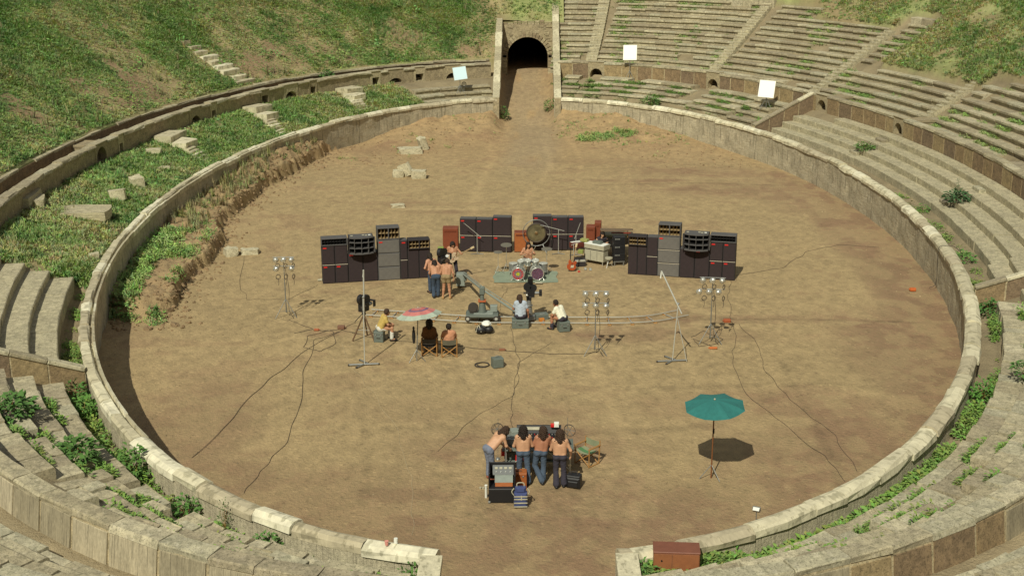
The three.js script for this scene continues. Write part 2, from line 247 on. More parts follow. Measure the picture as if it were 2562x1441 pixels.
const dirtT = tex(1024, 2048, (i, j, o) => {
  const x = lerp(AX0, AX1, i / 1024), z = lerp(AZ0, AZ1, j / 2048);
  const fine = hash(i, j, 77) - 0.5, g2 = fbm(x * 4.5, z * 3.2, 500, 3) - 0.5, str = fbm(x * 0.75, z * 0.9, 510, 5) - 0.5, blo = sm(0.42, 0.6, fbm(x * 1.3, z * 1.1, 515, 5)), big = fbm(x / 4, z / 4, 520, 4) - 0.5, scuff = fbm(x * 1.7, z * 4.2, 530, 3);
  let trk = 0; for (const q of tracks) { if (z < q[0] || z > q[1]) continue; const e = Math.abs(x - (q[2] + q[3] * (z - q[0]) + q[4] * Math.sin(z * q[5]))) / q[6]; if (e < 1) trk += q[7] * (1 - e * e) * (0.4 + 1.2 * vn(x * 3, z * 3, 88)); } for (const q of tracksX) { if (x < q[0] || x > q[1]) continue; const e = Math.abs(z - (q[2] + q[3] * (x - q[0]) + q[4] * Math.sin(x * q[5]))) / q[6]; if (e < 1) trk += q[7] * (1 - e * e) * (0.4 + 1.2 * vn(x * 3, z * 3, 89)) * sm(q[0], q[0] + 1.5, x) * sm(q[1], q[1] - 1.5, x); }
  let wet = 0; for (const b of wetBlobs) { const q = ((x - b[0]) / b[2]) ** 2 + ((z - b[1]) / b[3]) ** 2; if (q < 1.6) wet = Math.max(wet, b[4] * (1 - sm(0.1, 1.6, q))); }
  if (x > 5 && z > -20) { const ww = wallIn(x, z); if (ww < 4) wet = Math.max(wet, 0.85 * (1 - sm(0.9, 3.2, ww + 2.2 * (big + str))) * sm(-19, -12, z)); } let damp = clamp(wet * (0.55 + 0.5 * blo + 0.8 * g2 + 0.5 * fine) + 0.38 * sm(0.1, 0.28, str + 0.4 * big) + 0.14 * blo * sm(-0.1, 0.25, big));
  const farRed = sm(-14, -26, z) * 0.4; const bankRed = cliffDistCheap(x, z); damp = clamp(damp + 0.55 * bankRed * (0.6 + 1.2 * g2));
  const spk = hash(i >> 1, j >> 1, 78); let v = 1 + 0.44 * g2 + 0.2 * fine + 0.22 * big + 0.14 * str + 0.3 * (vn(x * 5.5, z * 5.5, 92) - 0.5) * sm(1.5, 0.7, Math.min(Math.hypot((x + 0.5) / 10, (z - 11) / 7), Math.hypot((x - 0.3) / 3, (z - 26) / 3))) + (spk > 0.985 ? 0.22 : spk < 0.02 ? -0.2 : 0) + trk;
  let r = lerp(0.4, 0.262, damp) * v, g = lerp(0.296, 0.167, damp) * v, b = lerp(0.152, 0.094, damp) * v;
  r *= 1 + 0.04 * farRed; g *= 1 - 0.1 * farRed; b *= 1 - 0.12 * farRed;
  const path = sm(2.4, 0.8, Math.abs(x + 0.2 - 0.9 * Math.sin(z / 6) * 0.5)) * sm(-12, -22, z) * sm(0.3, 0.6, fbm(x, z / 3, 540, 3) + 0.15); r = lerp(r, 0.34 * v, path * 0.6); g = lerp(g, 0.265 * v, path * 0.6); b = lerp(b, 0.16 * v, path * 0.6);
  o[0] = s8(r); o[1] = s8(g); o[2] = s8(b);
}, true, false);
function cliffDistCheap(x, z) { if (x > -7 || z > 13.2) return 0; return sm(-0.3, 0.8, cliffDist(x, z)); }
M.dirt = mat([1, 1, 1], 1, { map: dirtT, bumpMap: (() => { const b = grainT.clone(); b.repeat.set(16, 36); b.needsUpdate = true; return b; })(), bumpScale: 0.05 });
{
  const nu = 300, nv = 640, X0 = -18.4, X1 = 18.4, Z0 = -35.5, Z1 = 36.5, gx = (u) => (u < 0.42 ? lerp(X0, -9.5, u / 0.42) : lerp(-9.5, X1, (u - 0.42) / 0.58));
  const f = (u, v) => { const x = gx(u), z = lerp(Z0, Z1, v); return [x, floorY(x, z), z]; };
  const keep = (u, v) => { const x = gx(u), z = lerp(Z0, Z1, v); return wallIn(x, z) > -0.35 || (x > -2.2 && x < 2.4 && z > 30) || (x > -2.4 && x < 1.9 && z < -30); };
  struct('arena_floor', gridGeo(nu, nv, f, keep, null, (p) => [(p[0] - AX0) / (AX1 - AX0), (p[2] - AZ0) / (AZ1 - AZ0)]), M.dirt, 'dry brown earth floor of the oval arena');
  const f2 = (u, v) => { const x = lerp(-2.5, 1.95, u), z = lerp(-35.4, -60, v); return [x, Math.min(floorY(x, z), 2.25) - 0.006, z]; };
  struct('gate_path', gridGeo(14, 60, f2, null, null, (p) => [(p[0] - AX0) / (AX1 - AX0), (p[2] - AZ0) / (AZ1 - AZ0)]), M.dirt, 'earth ramp running into the arched gate');
  const f3 = (u, v) => { const x = lerp(-2.4, 2.6, u), z = lerp(36.4, 62, v); return [x, -0.006, z]; };
  struct('passage_floor', gridGeo(4, 12, f3, null, null, (p) => [(p[0] - AX0) / (AX1 - AX0), (p[2] - AZ0) / (AZ1 - AZ0)]), M.dirt);
}
// ---------- hillside under seats and grass ----------
const soilC = [0.37, 0.25, 0.145], greenC = [0.35, 0.43, 0.15], dryC = [0.48, 0.44, 0.21];
function greenAt(x, z) {   // how grown-over the left slope is: 0 bare red earth, 1 thick grass
  const dd = Math.max(0, -wallIn(x, z)); return clamp(0.4 - 0.42 * (1 - sm(6.2, 9.5, dd)) * sm(5.5, 6, dd) + sm(0.36, 0.6, fbm(x / 3.4, z / 3.4, 600, 4)) * 0.52 + 0.9 * (fbm(x / 0.9, z / 0.9, 610, 3) - 0.5));
}
function soilColor(p) {
  const g = greenAt(p[0], p[2]), dr = sm(0.52, 0.7, fbm(p[0] / 2.6, p[2] / 2.6, 620, 3)), v = 1 + 0.5 * (fbm(p[0] * 2, p[2] * 2, 630, 2) - 0.5);
  return [0, 1, 2].map((k) => lerp(lerp(soilC[k], greenC[k], 0.8 * g), dryC[k], 0.4 * dr) * v);
}
M.soil = mat([1, 1, 1], 1, { vertexColors: true, map: mottleT, bumpMap: grainT, bumpScale: 0.05 });
{
  const ds = []; for (let d = 0.38; d < 4.7; d += 0.24) ds.push(d); ds.push(4.745, 4.755, 5.14, 5.16, 5.55, 5.985, 6.005, 6.15, 6.3); for (let d = 6.5; d < 18; d += 0.28) ds.push(d); for (let d = 18; d <= 29; d += 1) ds.push(d); ds.push(30, 32, 33, 45, 80, 160, 400);
  const yOut = (t, d) => (d <= 28 ? caveaY(t, d) : d <= 30 ? 15.4 : d <= 32.5 ? 15.2 : 7.5);
  const NT = 720, f = (u, v) => { const t = u * 360, d = ds[Math.round(v * (ds.length - 1))]; const p = P3(t, d, yOut(t, d)); return [p.x, p.y, p.z]; };
  const keep = (u, v) => { const t = u * 360, k = v * (ds.length - 1), d = lerp(ds[Math.floor(k)], ds[Math.ceil(k)], 0.5), p = P3(t, d, 0);
    if (p.z < 0 && p.z > GATE.z1 && p.x > GATE.x0 - 0.3 && p.x < GATE.x1 + 0.3) return false;
    if (p.z > 33 && p.z < 52 && p.x > -2.05 && p.x < 2.2) return false; return true; };
  const rowsCol = (p, u, v) => { const t = u * 360, d = ds[Math.round(v * (ds.length - 1))]; const c = soilColor(p); if (d < PAR0 && grassLeft(t) > 0.5 || (d > UP0 && upGrass(t, d))) return c; const n = 1 + 0.6 * (fbm(p[0], p[2], 640, 3) - 0.5); const groundTone = d >= PAR1 && d < UP0 ? 1.35 : 1.15; return [0.31 * n * groundTone, 0.25 * n * groundTone, 0.15 * n * groundTone]; };  // trench floor is paler, stone-coloured ground than the earth under the rows
  struct('hillside', gridGeo(NT, ds.length - 1, f, keep, rowsCol), M.soil, 'grassy earth banks of the bowl rising round the arena');
}
// ---------- podium wall with coping stones ----------
const grooved = (t) => inR(t, 128, 216);
function podium(t0, t1, label) {
  const g = thing('podium_wall', label, 'wall'); const n = Math.round((t1 - t0) / 1.2);
  const js = (s) => (t, i) => [0.03 * (fbm(t * 1.3, i, s, 3) - 0.5), 0];
  // body in short lengths so that the plaster is uneven
  part('wall_core', sweep([[0.06, -0.35], [0.06, WALL - 0.24], [0.4, WALL - 0.24], [0.43, 0.85], [0.43, -0.35]], span(t0, t1, n)), M.plaster, g);
  let arc = 0, lastT = null; const nW = Math.round((t1 - t0) * 2.2), arcs = span(t0, t1, nW).map((t) => { if (lastT !== null) arc += P3(t, 0, 0).distanceTo(P3(lastT, 0, 0)); lastT = t; return arc; });
  const face = (u, v) => { const k = Math.round(u * nW), t = lerp(t0, t1, u), y = lerp(-0.35, WALL - 0.235, v), p = P3(t, 0.02 - 0.09 * (fbm(arcs[k] / 0.8, y / 0.8, 700, 4) - 0.5) - 0.05 * (fbm(arcs[k] / 0.22, y / 0.22, 710, 2) - 0.5), y); return [p.x, p.y, p.z, arcs[k]]; };
  part('wall_face', gridGeo(nW, 14, face, null, null, (p) => [p[3] / 8, p[1] / 2]), M.plaster, g);
  let t = t0; while (t < t1 - 0.3) {
    let dt = rr(1.1, 2.1) / arcRate(t, 0); if (t + dt > t1 - 0.8) dt = t1 - t; const gap = 0.012 / arcRate(t, 0), h = rr(-0.05, 0.035), w = rr(-0.04, 0.03);
    const a = t + gap, b = t + dt - gap, y = WALL + h, m = M.coping[Math.floor(rnd() * M.coping.length)];
    const js2 = Array.from({ length: 40 }, () => [rr(-0.028, 0.028), rr(-0.022, 0.022)]), J = (tt, i, k) => js2[(i * 3 + k * 7) % 40];
    const ns = Math.max(1, Math.round(dt * arcRate(t, 0) / 0.9));
    if (grooved((a + b) / 2)) part('coping_stone', [sweep([[0.13, y - 0.26], [0.13, y - 0.03], [0.19, y + 0.02], [0.4, y + 0.01], [0.47 + w, y - 0.06], [0.47 + w, y - 0.26]], span(a, b, ns), J), sweep([[-0.04, y - 0.26], [-0.04, y - 0.05], [0.03, y - 0.03], [0.045, y - 0.15], [0.128, y - 0.15], [0.128, y - 0.26]], span(a, b, ns))], m, g);
    else part('coping_stone', sweep([[-0.045, y - 0.238], [-0.045, y - 0.1], [0.03, y - 0.02], [0.16, y + 0.025], [0.33, y + 0.01], [0.46 + w, y - 0.07], [0.47 + w, y - 0.238]], span(a, b, ns), J), m, g);
    t += dt;
  }
  return g;
}
podium(275.5, 360 + 83.3, 'pale coped podium wall round the right side of the arena');
podium(96.3, 262.7, 'pale coped podium wall round the left side of the arena');
// walls of the near opening
{
  const mk = (x, z0, label) => { const g = thing('passage_wall', label, 'wall'); part('wall_body', bx(0.42, 1.9, 9, x, 0.72, z0 + 4.5), M.plaster, g); for (let i = 0; i < 6; i++) part('coping_stone', cb(0.5, 0.2, 1.45, 0.03, x + rr(-0.02, 0.02), 1.77 + rr(-0.02, 0.02), z0 + 0.75 + i * 1.5), M.coping[i % 5], g); };
  mk(-2.12, 34.25, 'short wall on the left of the near opening'); mk(2.27, 34.1, 'short wall on the right of the near opening, behind the brown chest');
}

{
  const f = (u, v) => { const x = lerp(-3.3, 2.6, u), z = lerp(GATE.z1 + 0.02, -52, v), k = GATE.z1 - z; const y = Math.min(6.1 + 0.9 * k, 3.42 + 0.56 * (-z - EA - UP0) + 0.45 * sm(0, 4, k) + 0.12) + 0.25 * nz2(x / 0.8, z / 0.8, 455) * sm(0.1, 0.6, k); return [x, Math.max(y, 6.1), z]; };
  struct('gate_bank', gridGeo(30, 46, f, null, soilColor), M.soil, 'grassy earth above the gate tunnel');
}
// ---------- seating ----------
const pick = (a) => a[Math.floor(rnd() * a.length)];
const vomR = [280.6, 301.3, 322.4, 337.6], vomL = [[189.6, 0.62, 0.78, 1], [193.6, 0.2, 0.5, 0], [208.6, 0.55, 0.5, 1], [212.2, 0.22, 0.5, 0], [222.4, 0.32, 0.6, 0], [227.5, 0.6, 0.52, 1], [231.8, 0.26, 0.55, 0], [243.7, 0.3, 0.55, 0], [247.3, 0.55, 0.35, 1], [251.6, 0.32, 0.5, 0]];
const nearVom = (t, m, d) => vomR.some((v) => Math.abs(tn(t) - v) * arcRate(v, d) < m);
function wedge(label, t0, t1, rows, o = {}) {
  const g = thing('seating_wedge', label, 'stone seats', [0, 0, 0], 0, o.group); const { len = [0.9, 1.7], j = 0.014, miss = 0, mats = M.seat, skip } = o;
  for (const r of rows) {
    const [d0, d1, y0, y1] = r; let t = r[4] ?? t0; const te = r[5] ?? t1;
    while (t < te - 0.05) {
      const a = arcRate(t, d0); let dt = rr(...len) / a; if (te - t - dt < 0.45 / a) dt = te - t; const mid = t + dt / 2, gap = (j > 0.024 ? 0.022 : 0.008) / a;
      if (rnd() >= miss && !(skip && skip(mid, d0, dt * a))) { const h = rr(-0.014, 0.014) * (j > 0.03 ? 2.5 : 1), q = rr(-0.014, 0.014) * (j > 0.03 ? 2.5 : 1), dd0 = typeof d0 === 'function' ? d0(mid) : d0; part('seat_block', stone(t + gap, t + dt - gap, dd0 + q, d1, y0, y1 + h, j, 0.03, undefined, o.lip ?? 0), pick(mats), g); } else rnd();
      t += dt;
    }
  }
  return g;
}
function lowRows(t0, t1, ks = [0, 1, 2, 3]) { const tm = (t0 + t1) / 2; return ks.map((k) => { const d0 = low0(tm) + pit(tm) * k, d1 = k === 3 ? 4.72 : d0 + pit(tm) + 0.25; return [d0, d1, T1(tm) + TR(tm) * (k - 1) - 0.25, T1(tm) + TR(tm) * k]; }); }
function upRows(k0, k1) { const o = []; for (let k = k0; k <= k1; k++) o.push([rowD(k), rowD(k) + UD + 0.2, rowY(k) - UR - 0.15, rowY(k)]); return o; }
// lower tier; low0 and pit vary slowly, so each wedge is laid in a few lengths
function lower(label, t0, t1, n, o) { const g = []; for (let i = 0; i < n; i++) for (const r of lowRows(lerp(t0, t1, i / n), lerp(t0, t1, (i + 1) / n), o.ks)) g.push([...r, lerp(t0, t1, i / n), lerp(t0, t1, (i + 1) / n)]); return wedge(label, t0, t1, g, o); }
const cutVom = (t, d, L) => d > 1.9 && nearVom(t, 0.25 + L / 2, d);
lower('weedy lower seat rows between the arched gate and the right sloping divider wall', 275.9, 319.9, 5, { len: [0.9, 1.6], j: 0.014, lip: 0.09, miss: 0.04, skip: cutVom });
lower('smooth wide lower seat rows along the right between the two divider walls', 321.0, 382.3, 10, { len: [2.4, 4], j: 0.008, mats: M.tread, skip: (t, d, L) => d > 3.3 && nearVom(t, 0.3 + L / 2, d) && Math.abs(tn(t) - 322.4) * 0.5 < 1.2 });
lower('cracked lower seat rows at the right edge below the divider wall', 383.6, 411, 4, { len: [0.6, 1.2], j: 0.03, miss: 0.06 });
lower('broken lower seat rows beside the near right parapet', 411.6, 442.8, 4, { len: [0.45, 1.0], j: 0.05, miss: 0.12 });
lower('broken weedy lower seat rows beside the near left parapet', 97.2, 120, 4, { len: [0.45, 1.05], j: 0.055, miss: 0.16 });
lower('sunlit lower seat rows below the left divider wall', 120.6, 138.6, 3, { len: [0.5, 1.1], j: 0.03, miss: 0.07 });
lower('smooth lower seat rows above the left divider wall', 140.3, 160.4, 5, { len: [2.6, 4.2], j: 0.008, mats: M.tread, ks: [0, 1, 2, 3] });
lower('three thin broken seat rows left of the arched gate', 248, 262.4, 3, { len: [0.8, 1.6], j: 0.02, lip: 0.1, miss: 0.12, ks: [0, 1, 2] });
// half-height steps where an aisle crosses the smooth rows
{
  for (const [t, lab] of [[337.6, 'short aisle of steps below the second dark doorway from the right'], [358.5, 'short aisle of steps beside the leafy bush on the smooth rows']]) {
    const g = thing('aisle_steps', lab, 'steps');
    for (let k = 0; k < 3; k++) { const d = low0(t) + pit(t) * (k + 1) - 0.36, w = 0.45 / arcRate(t, d); part('step', stone(t - w, t + w, d, d + 0.34, T1(t) + TR(t) * k - 0.05, T1(t) + TR(t) * k + 0.16, 0.01), pick(M.seat), g); }
  }
}
// upper tier
const grassCut = (t, d) => upGrass(t, d);
const upSkip = (t, d) => upGrass(t, d + 0.2) || (hash(Math.round(t * 7), Math.round(d * 9), 3) < 0.012);
const UPW = [['narrow upper seat rows between the gate wall and the first aisle', 272.9, 278.1, 0, 13], ['upper seat rows between the first and second aisle, behind the upper white board', 279.3, 297.0, 0, 13], ['upper seat rows between the second and third aisle', 298.5, 315.6, 0, 13], ['upper seat rows between the third and fourth aisle, running into grass', 317.3, 335.6, 0, 12], ['upper seat rows at the right edge above the dark slab parapet', 337.4, 372, 0, 9], ['upper seat rows outside the right edge of the arena', 372.5, 405, 0, 5], ['worn upper seat rows at the lower right corner', 405.5, 446, 0, 6], ['worn upper seat rows at the lower left corner', 94, 124, 0, 7]];
for (const [l, a, b, k0, k1] of UPW) wedge(l, a, b, upRows(k0, k1), { len: a > 372 || a < 100 ? [0.7, 1.5] : [0.9, 1.9], j: a > 372 || a < 100 ? 0.035 : 0.012, lip: 0.11, miss: a < 100 || a > 400 ? 0.06 : 0.015, skip: upSkip });
// second wall of squared stones high up on the right
{
  const g = thing('upper_ledge', 'low ledge of squared stones crossing the top of the upper right seats', 'wall');
  for (let t = 279.4; t < 297; t += 2.0) part('ledge_block', stone(t + 0.03, t + 1.97, 14.2, 14.75, 7.2, 8.35 + rr(-0.03, 0.03), 0.02), pick(M.seat), g);
  const g2 = thing('upper_ledge', 'stub of squared stone ledge at the edge of the grass beyond the third aisle', 'wall');
  for (const t of [317.4, 319.0]) part('ledge_block', stone(t + 0.03, t + 1.55, 13.6, 14.2, 7.0, 7.95, 0.02), pick(M.seat), g2);
}
// aisles: two small steps to each row
function aisle(label, ta, da, tb, db, w) {
  const g = thing('aisle_steps', label, 'steps'); const n = Math.round((db - da) / (UD / 2));
  for (let i = 0; i < n; i++) { const d = da + i * UD / 2, t = lerp(ta, tb, i / n), y = 3.3 + (d - UP0) * (UR / UD) + 0.02, h = w / 2 / arcRate(t, d); part('step', stone(t - h, t + h, d, d + 0.5, y - 0.4, y + rr(-0.015, 0.02), 0.02, 0.05), pick(M.tread), g); }
}
aisle('narrow stepped aisle nearest the arched gate', 278.7, 6.05, 277.6, 14.4, 0.85);
aisle('stepped aisle above the second dark doorway', 297.9, 6.05, 296.4, 14.4, 0.85);
aisle('stepped aisle above the sloping divider wall on the right', 316.6, 6.05, 315.9, 13.0, 0.75);
aisle('overgrown stepped aisle nearest the right edge', 336.6, 6.05, 335.6, 10.4, 0.65);
// ---------- parapet between the tiers ----------
function parapet(label, t0, t1, o = {}) {
  const g = thing('parapet_wall', label, 'wall'); const cuts = (o.cuts ?? []).filter((c) => c[0] > t0 && c[0] < t1).sort((a, b) => a[0] - b[0]);
  const segs = []; let a = t0; for (const [t, w] of cuts) { const h = w / arcRate(t, PAR0); segs.push([a, t - h]); a = t + h; } segs.push([a, t1]);
  const y0 = o.y0 ?? 2.4;
  for (const [s, e] of segs) {
    const n = Math.max(1, Math.round((e - s) / 1.5));
    part('wall_core', sweep([[PAR0, y0], [PAR0, PARY - 0.1], [PAR1, PARY - 0.1], [PAR1 + 0.12, TRENCH - 0.2], [PAR1 + 0.12, y0]], span(s, e, n), (t, i) => [0, i === 1 || i === 2 ? parY(t) - PARY : 0]), o.core ?? M.mortar, g);
    let t = s; while (t < e - 0.05) {
      const ar = arcRate(t, PAR0); let dt = rr(...(o.len ?? [1.0, 1.45])) / ar; if (e - t - dt < 0.6 / ar) dt = e - t; const gp = rr(0.03, 0.06) / ar, h = rr(-0.03, 0.03) + parY(t + dt / 2) - PARY, h6 = rr(-0.02, 0.02) + parY(t + dt / 2) - PARY;
      if (!o.rough) { part('wall_slab', sweep([[PAR0 - 0.025, y0 + 0.1], [PAR0 - 0.025, PARY - 0.19 + h], [PAR0 + 0.01, PARY - 0.19 + h], [PAR0 + 0.01, y0 + 0.1]], span(t + gp, t + dt - gp, 1)), pick(M.slab), g);
        if (inR(t, 20, 90) || inR(t, 90, 150)) part('wall_slab', sweep([[PAR1 - 0.0, PARY - 0.17 + h], [PAR1 + 0.035, PARY - 0.19 + h], [PAR1 + 0.15, TRENCH - 0.1], [PAR1 + 0.08, TRENCH - 0.1]], span(t + gp, t + dt - gp, 1)), pick(inR(t, 90, 150) ? M.nearSlab : [...M.slab, M.nearSlab[2]]), g); }
      const j = o.rough ? 0.035 : 0.02; part('cap_stone', stone(t + 0.01 / ar, t + dt - 0.01 / ar, PAR0 - (o.rough ? 0.1 : 0.05), PAR1 + 0.03, PARY - 0.14 + h6, PARY + h6, j, 0.04), pick(M.seat), g);
      t += dt;
    }
  }
  return g;
}
parapet('slab-faced parapet along the right side between lower and upper seats', 274.3, 360 + 60, { cuts: vomR.slice(0, 3).map((t) => [t, 0.6]).concat([[337.6, 0.55]]) });
parapet('slab-faced parapet curving across the lower right corner', 420.3, 444, {});
parapet('pale slab-faced parapet curving across the lower left corner', 95.6, 150, {});
parapet('ruined rubble parapet with small dark openings along the left bank', 162, 263.6, { rough: 1, core: M.masonry[1], y0: 2.35, cuts: vomL.map((v) => [v[0], v[1] + 0.12]).concat([[257.2, 0.62]]) });
// retaining wall behind the left parapet
{
  const g = thing('retaining_wall', 'long dark retaining wall behind the left parapet below the grass slope', 'wall');
  part('wall_body', sweep([[5.97, 2.7], [5.97, 3.82], [6.2, 3.82], [6.3, 2.7]], span(162, 263.8, 80), (t, i) => [0.03 * (vn(t * 3, i, 5) - 0.5), 0]), M.slab[1], g);
  for (let t = 162; t < 263.4;) { const a = arcRate(t, 6), dt = Math.min(rr(1.2, 2.4) / a, 263.8 - t); if (rnd() > 0.06) part('cap_stone', stone(t + 0.012 / a, t + dt - 0.012 / a, 5.92, 6.24, 3.78, 3.9 + rr(-0.03, 0.03), 0.025, 0.03), pick([M.seat[0], M.seat[1], M.seat[3], M.seat[5]]), g); t += dt; }
}
// ---------- doorways through the parapet ----------
const darkM = M.masonry[1];
function doorway(label, t, half, y0, y1, arched, yTop, depth = 2.6, m = M.masonry[0]) {
  const e = E2(t), g = thing('doorway', label, 'doorway', [e[0] + e[2] * (PAR0 - 0.03), 0, e[1] + e[3] * (PAR0 - 0.03)], Math.atan2(-e[2], -e[3]));
  const W = half + 0.16, s = new THREE.Shape(); s.moveTo(-W, y0 - 0.12); s.lineTo(W, y0 - 0.12); s.lineTo(W, yTop); s.lineTo(-W, yTop); s.closePath();
  const h = new THREE.Path(); h.moveTo(-half, y0); h.lineTo(half, y0); if (arched) { h.lineTo(half, Math.max(y0 + 0.02, y1 - half)); h.absellipse(0, Math.max(y0 + 0.02, y1 - half), half, Math.min(half, y1 - y0 - 0.02), 0, Math.PI, false, 0); h.lineTo(-half, y0); } else { h.lineTo(half, y1); h.lineTo(-half, y1); } h.closePath(); s.holes.push(h);
  const fg = new THREE.ExtrudeGeometry(s, { depth: 0.4, bevelEnabled: false, curveSegments: 10 }); fg.translate(0, 0, -0.4); part('door_surround', fg, m, g); part('lintel_cap', cb(2 * W, 0.07, 0.5, 0.02, 0, yTop + 0.03, -0.2), M.seat[1], g);
  part('door_recess', [bx(0.1, y1 - y0 + 0.4, depth, -half - 0.06, (y0 + y1) / 2, -0.4 - depth / 2), bx(0.1, y1 - y0 + 0.4, depth, half + 0.06, (y0 + y1) / 2, -0.4 - depth / 2), bx(2 * half + 0.3, 0.1, depth, 0, y1 + 0.12, -0.4 - depth / 2), bx(2 * half + 0.3, 0.1, depth, 0, y0 - 0.07, -0.4 - depth / 2), bx(2 * half + 0.3, y1 - y0 + 0.5, 0.1, 0, (y0 + y1) / 2, -0.45 - depth)], darkM, g);
  return g;
}
['dark arched doorway nearest the gate on the right', 'dark doorway below the second aisle', 'dark doorway tucked beside the sloping divider wall', 'dark doorway in the slab parapet nearest the right edge'].forEach((l, i) => doorway(l, vomR[i], 0.46, i < 2 ? 2.25 : 2.5, i < 2 ? 3.42 : 3.42, true, parY(vomR[i]) - 0.02));
const vlab = ['large dark arched opening at the left end of the ruined parapet', 'tiny square hole right of the large left arch', 'low arched opening second from the left', 'narrow slot beside the second low arch', 'dark square hole above the middle ruined stairs', 'low arched opening third from the left', 'slot left of the third ruined stairs', 'small square hole right of the third ruined stairs', 'low dark arch below the far left parapet', 'small square hole left of the tilted blue-white board'];
vomL.forEach((v, i) => doorway(vlab[i], v[0], v[1], 2.76, 2.76 + v[2], v[3], PARY - 0.02, 2.6, M.masonry[1 + (i % 2) * 2 - (i % 2)]));
doorway('dark doorway beside the tilted blue-white board', 257.2, 0.5, 2.1, 3.15, true, PARY - 0.02);
// ---------- divider walls across the lower tier ----------
function divider(label, t, yA, yB, w = 0.32) {
  const g = thing('divider_wall', label, 'wall'); const e = E2(t); g.position.set(e[0], 0, e[1]); g.rotation.y = Math.atan2(-e[3], e[2]);
  const s = new THREE.Shape(); s.moveTo(0.48, 0.8); s.lineTo(4.74, 0.8); s.lineTo(4.74, yB - 0.12); s.lineTo(0.48, yA - 0.12); s.closePath();
  const b = new THREE.ExtrudeGeometry(s, { depth: w - 0.06, bevelEnabled: false }); b.translate(0, 0, -(w - 0.06) / 2); part('wall_core', b, M.mortar, g);
  const a = Math.atan2(yB - yA, 4.26), n = 4, L = 4.26 / Math.cos(a) / n;
  for (let i = 0; i < n; i++) { const q = (i + 0.5) / n, x = lerp(0.48, 4.74, q), y = lerp(yA, yB, q); part('cap_stone', cb(L - 0.02, 0.13, w + 0.06, 0.025, x, y - 0.05 + rr(-0.01, 0.01), 0, 0, 0, a), pick(M.coping.slice(0, 2).concat(M.seat)), g);
    for (const sd of [-1, 1]) { const x0 = lerp(0.48, 4.74, i / n) + 0.03, x1 = lerp(0.48, 4.74, (i + 1) / n) - 0.03, p = new THREE.Shape(); p.moveTo(x0, 0.85); p.lineTo(x1, 0.85); p.lineTo(x1, lerp(yA, yB, (i + 0.97) / n) - 0.15); p.lineTo(x0, lerp(yA, yB, (i + 0.03) / n) - 0.15); p.closePath(); const pg = new THREE.ExtrudeGeometry(p, { depth: 0.02, bevelEnabled: false }); pg.translate(0, 0, sd > 0 ? (w - 0.06) / 2 : -(w - 0.06) / 2 - 0.02); part('wall_slab', pg, pick(M.slab), g); } }
}
divider('sloping divider wall between lower seat blocks on the far right', 320.5, 2.0, 3.78);
divider('low divider wall crossing the lower seats at the right edge', 22.9, 1.95, 3.6);
divider('dark divider wall crossing the lower seats at the left edge', 139.5, 1.95, 3.6);
// ---------- ruined stairs on the left ----------
function ruinStairs(label, ta, tb, w) {
  const g = thing('ruined_stairway', label, 'steps');
  const at = (d) => lerp(tb, ta, (d - 0.9) / 3.6);
  part('ramp_slab', stone(at(4.2) - w / arcRate(ta, 4), at(4.2) + w * 0.8 / arcRate(ta, 4), 3.5, 4.6, 2.3, 3.02, 0.05, 0.05, 1), M.coping[1], g);
  part('ramp_slab', stone(at(3) - w * 0.6 / arcRate(ta, 3), at(3) + w * 0.75 / arcRate(ta, 3), 2.5, 3.48, 2.0, 2.72, 0.06, 0.05, 1), M.coping[0], g);
  for (let i = 0; i < 6; i++) { const d = 2.3 - i * 0.27, t = at(d), h = 0.5 / arcRate(t, d); part('step', stone(t - h, t + h, d, d + 0.32, 1.5, 2.42 - i * 0.115, 0.02, 0.03, 1), pick(M.coping), g); }
}
ruinStairs('ruined stone stairs nearest the left edge on the grass terrace', 201.6, 198.2, 1.1);
ruinStairs('middle flight of ruined stone stairs on the grass terrace', 219.6, 215.2, 1.0);
ruinStairs('ruined stone stairs nearest the gate on the grass terrace', 238, 233.7, 0.85);
{
  const g = thing('ruined_stairway', 'line of stone steps climbing the grass slope at upper left', 'steps');
  const ws = [0.95, 0.6, 0.85, 0.8, 0.55, 0.8, 0.6, 0.5, 0.35]; for (let i = 0; i < 9; i++) { const d = 6.45 + i * 0.53, t = 223 - i * 0.12 + (i % 2 ? 0.3 : 0), h = ws[i] / arcRate(t, d), y = caveaY(t, d) + 0.22; part('step', stone(t - h * 1.1, t + h * 0.9, d - 0.12, d + 0.45, y - 0.5, y, 0.03, 0.03, 1), pick(M.coping), g); }
}
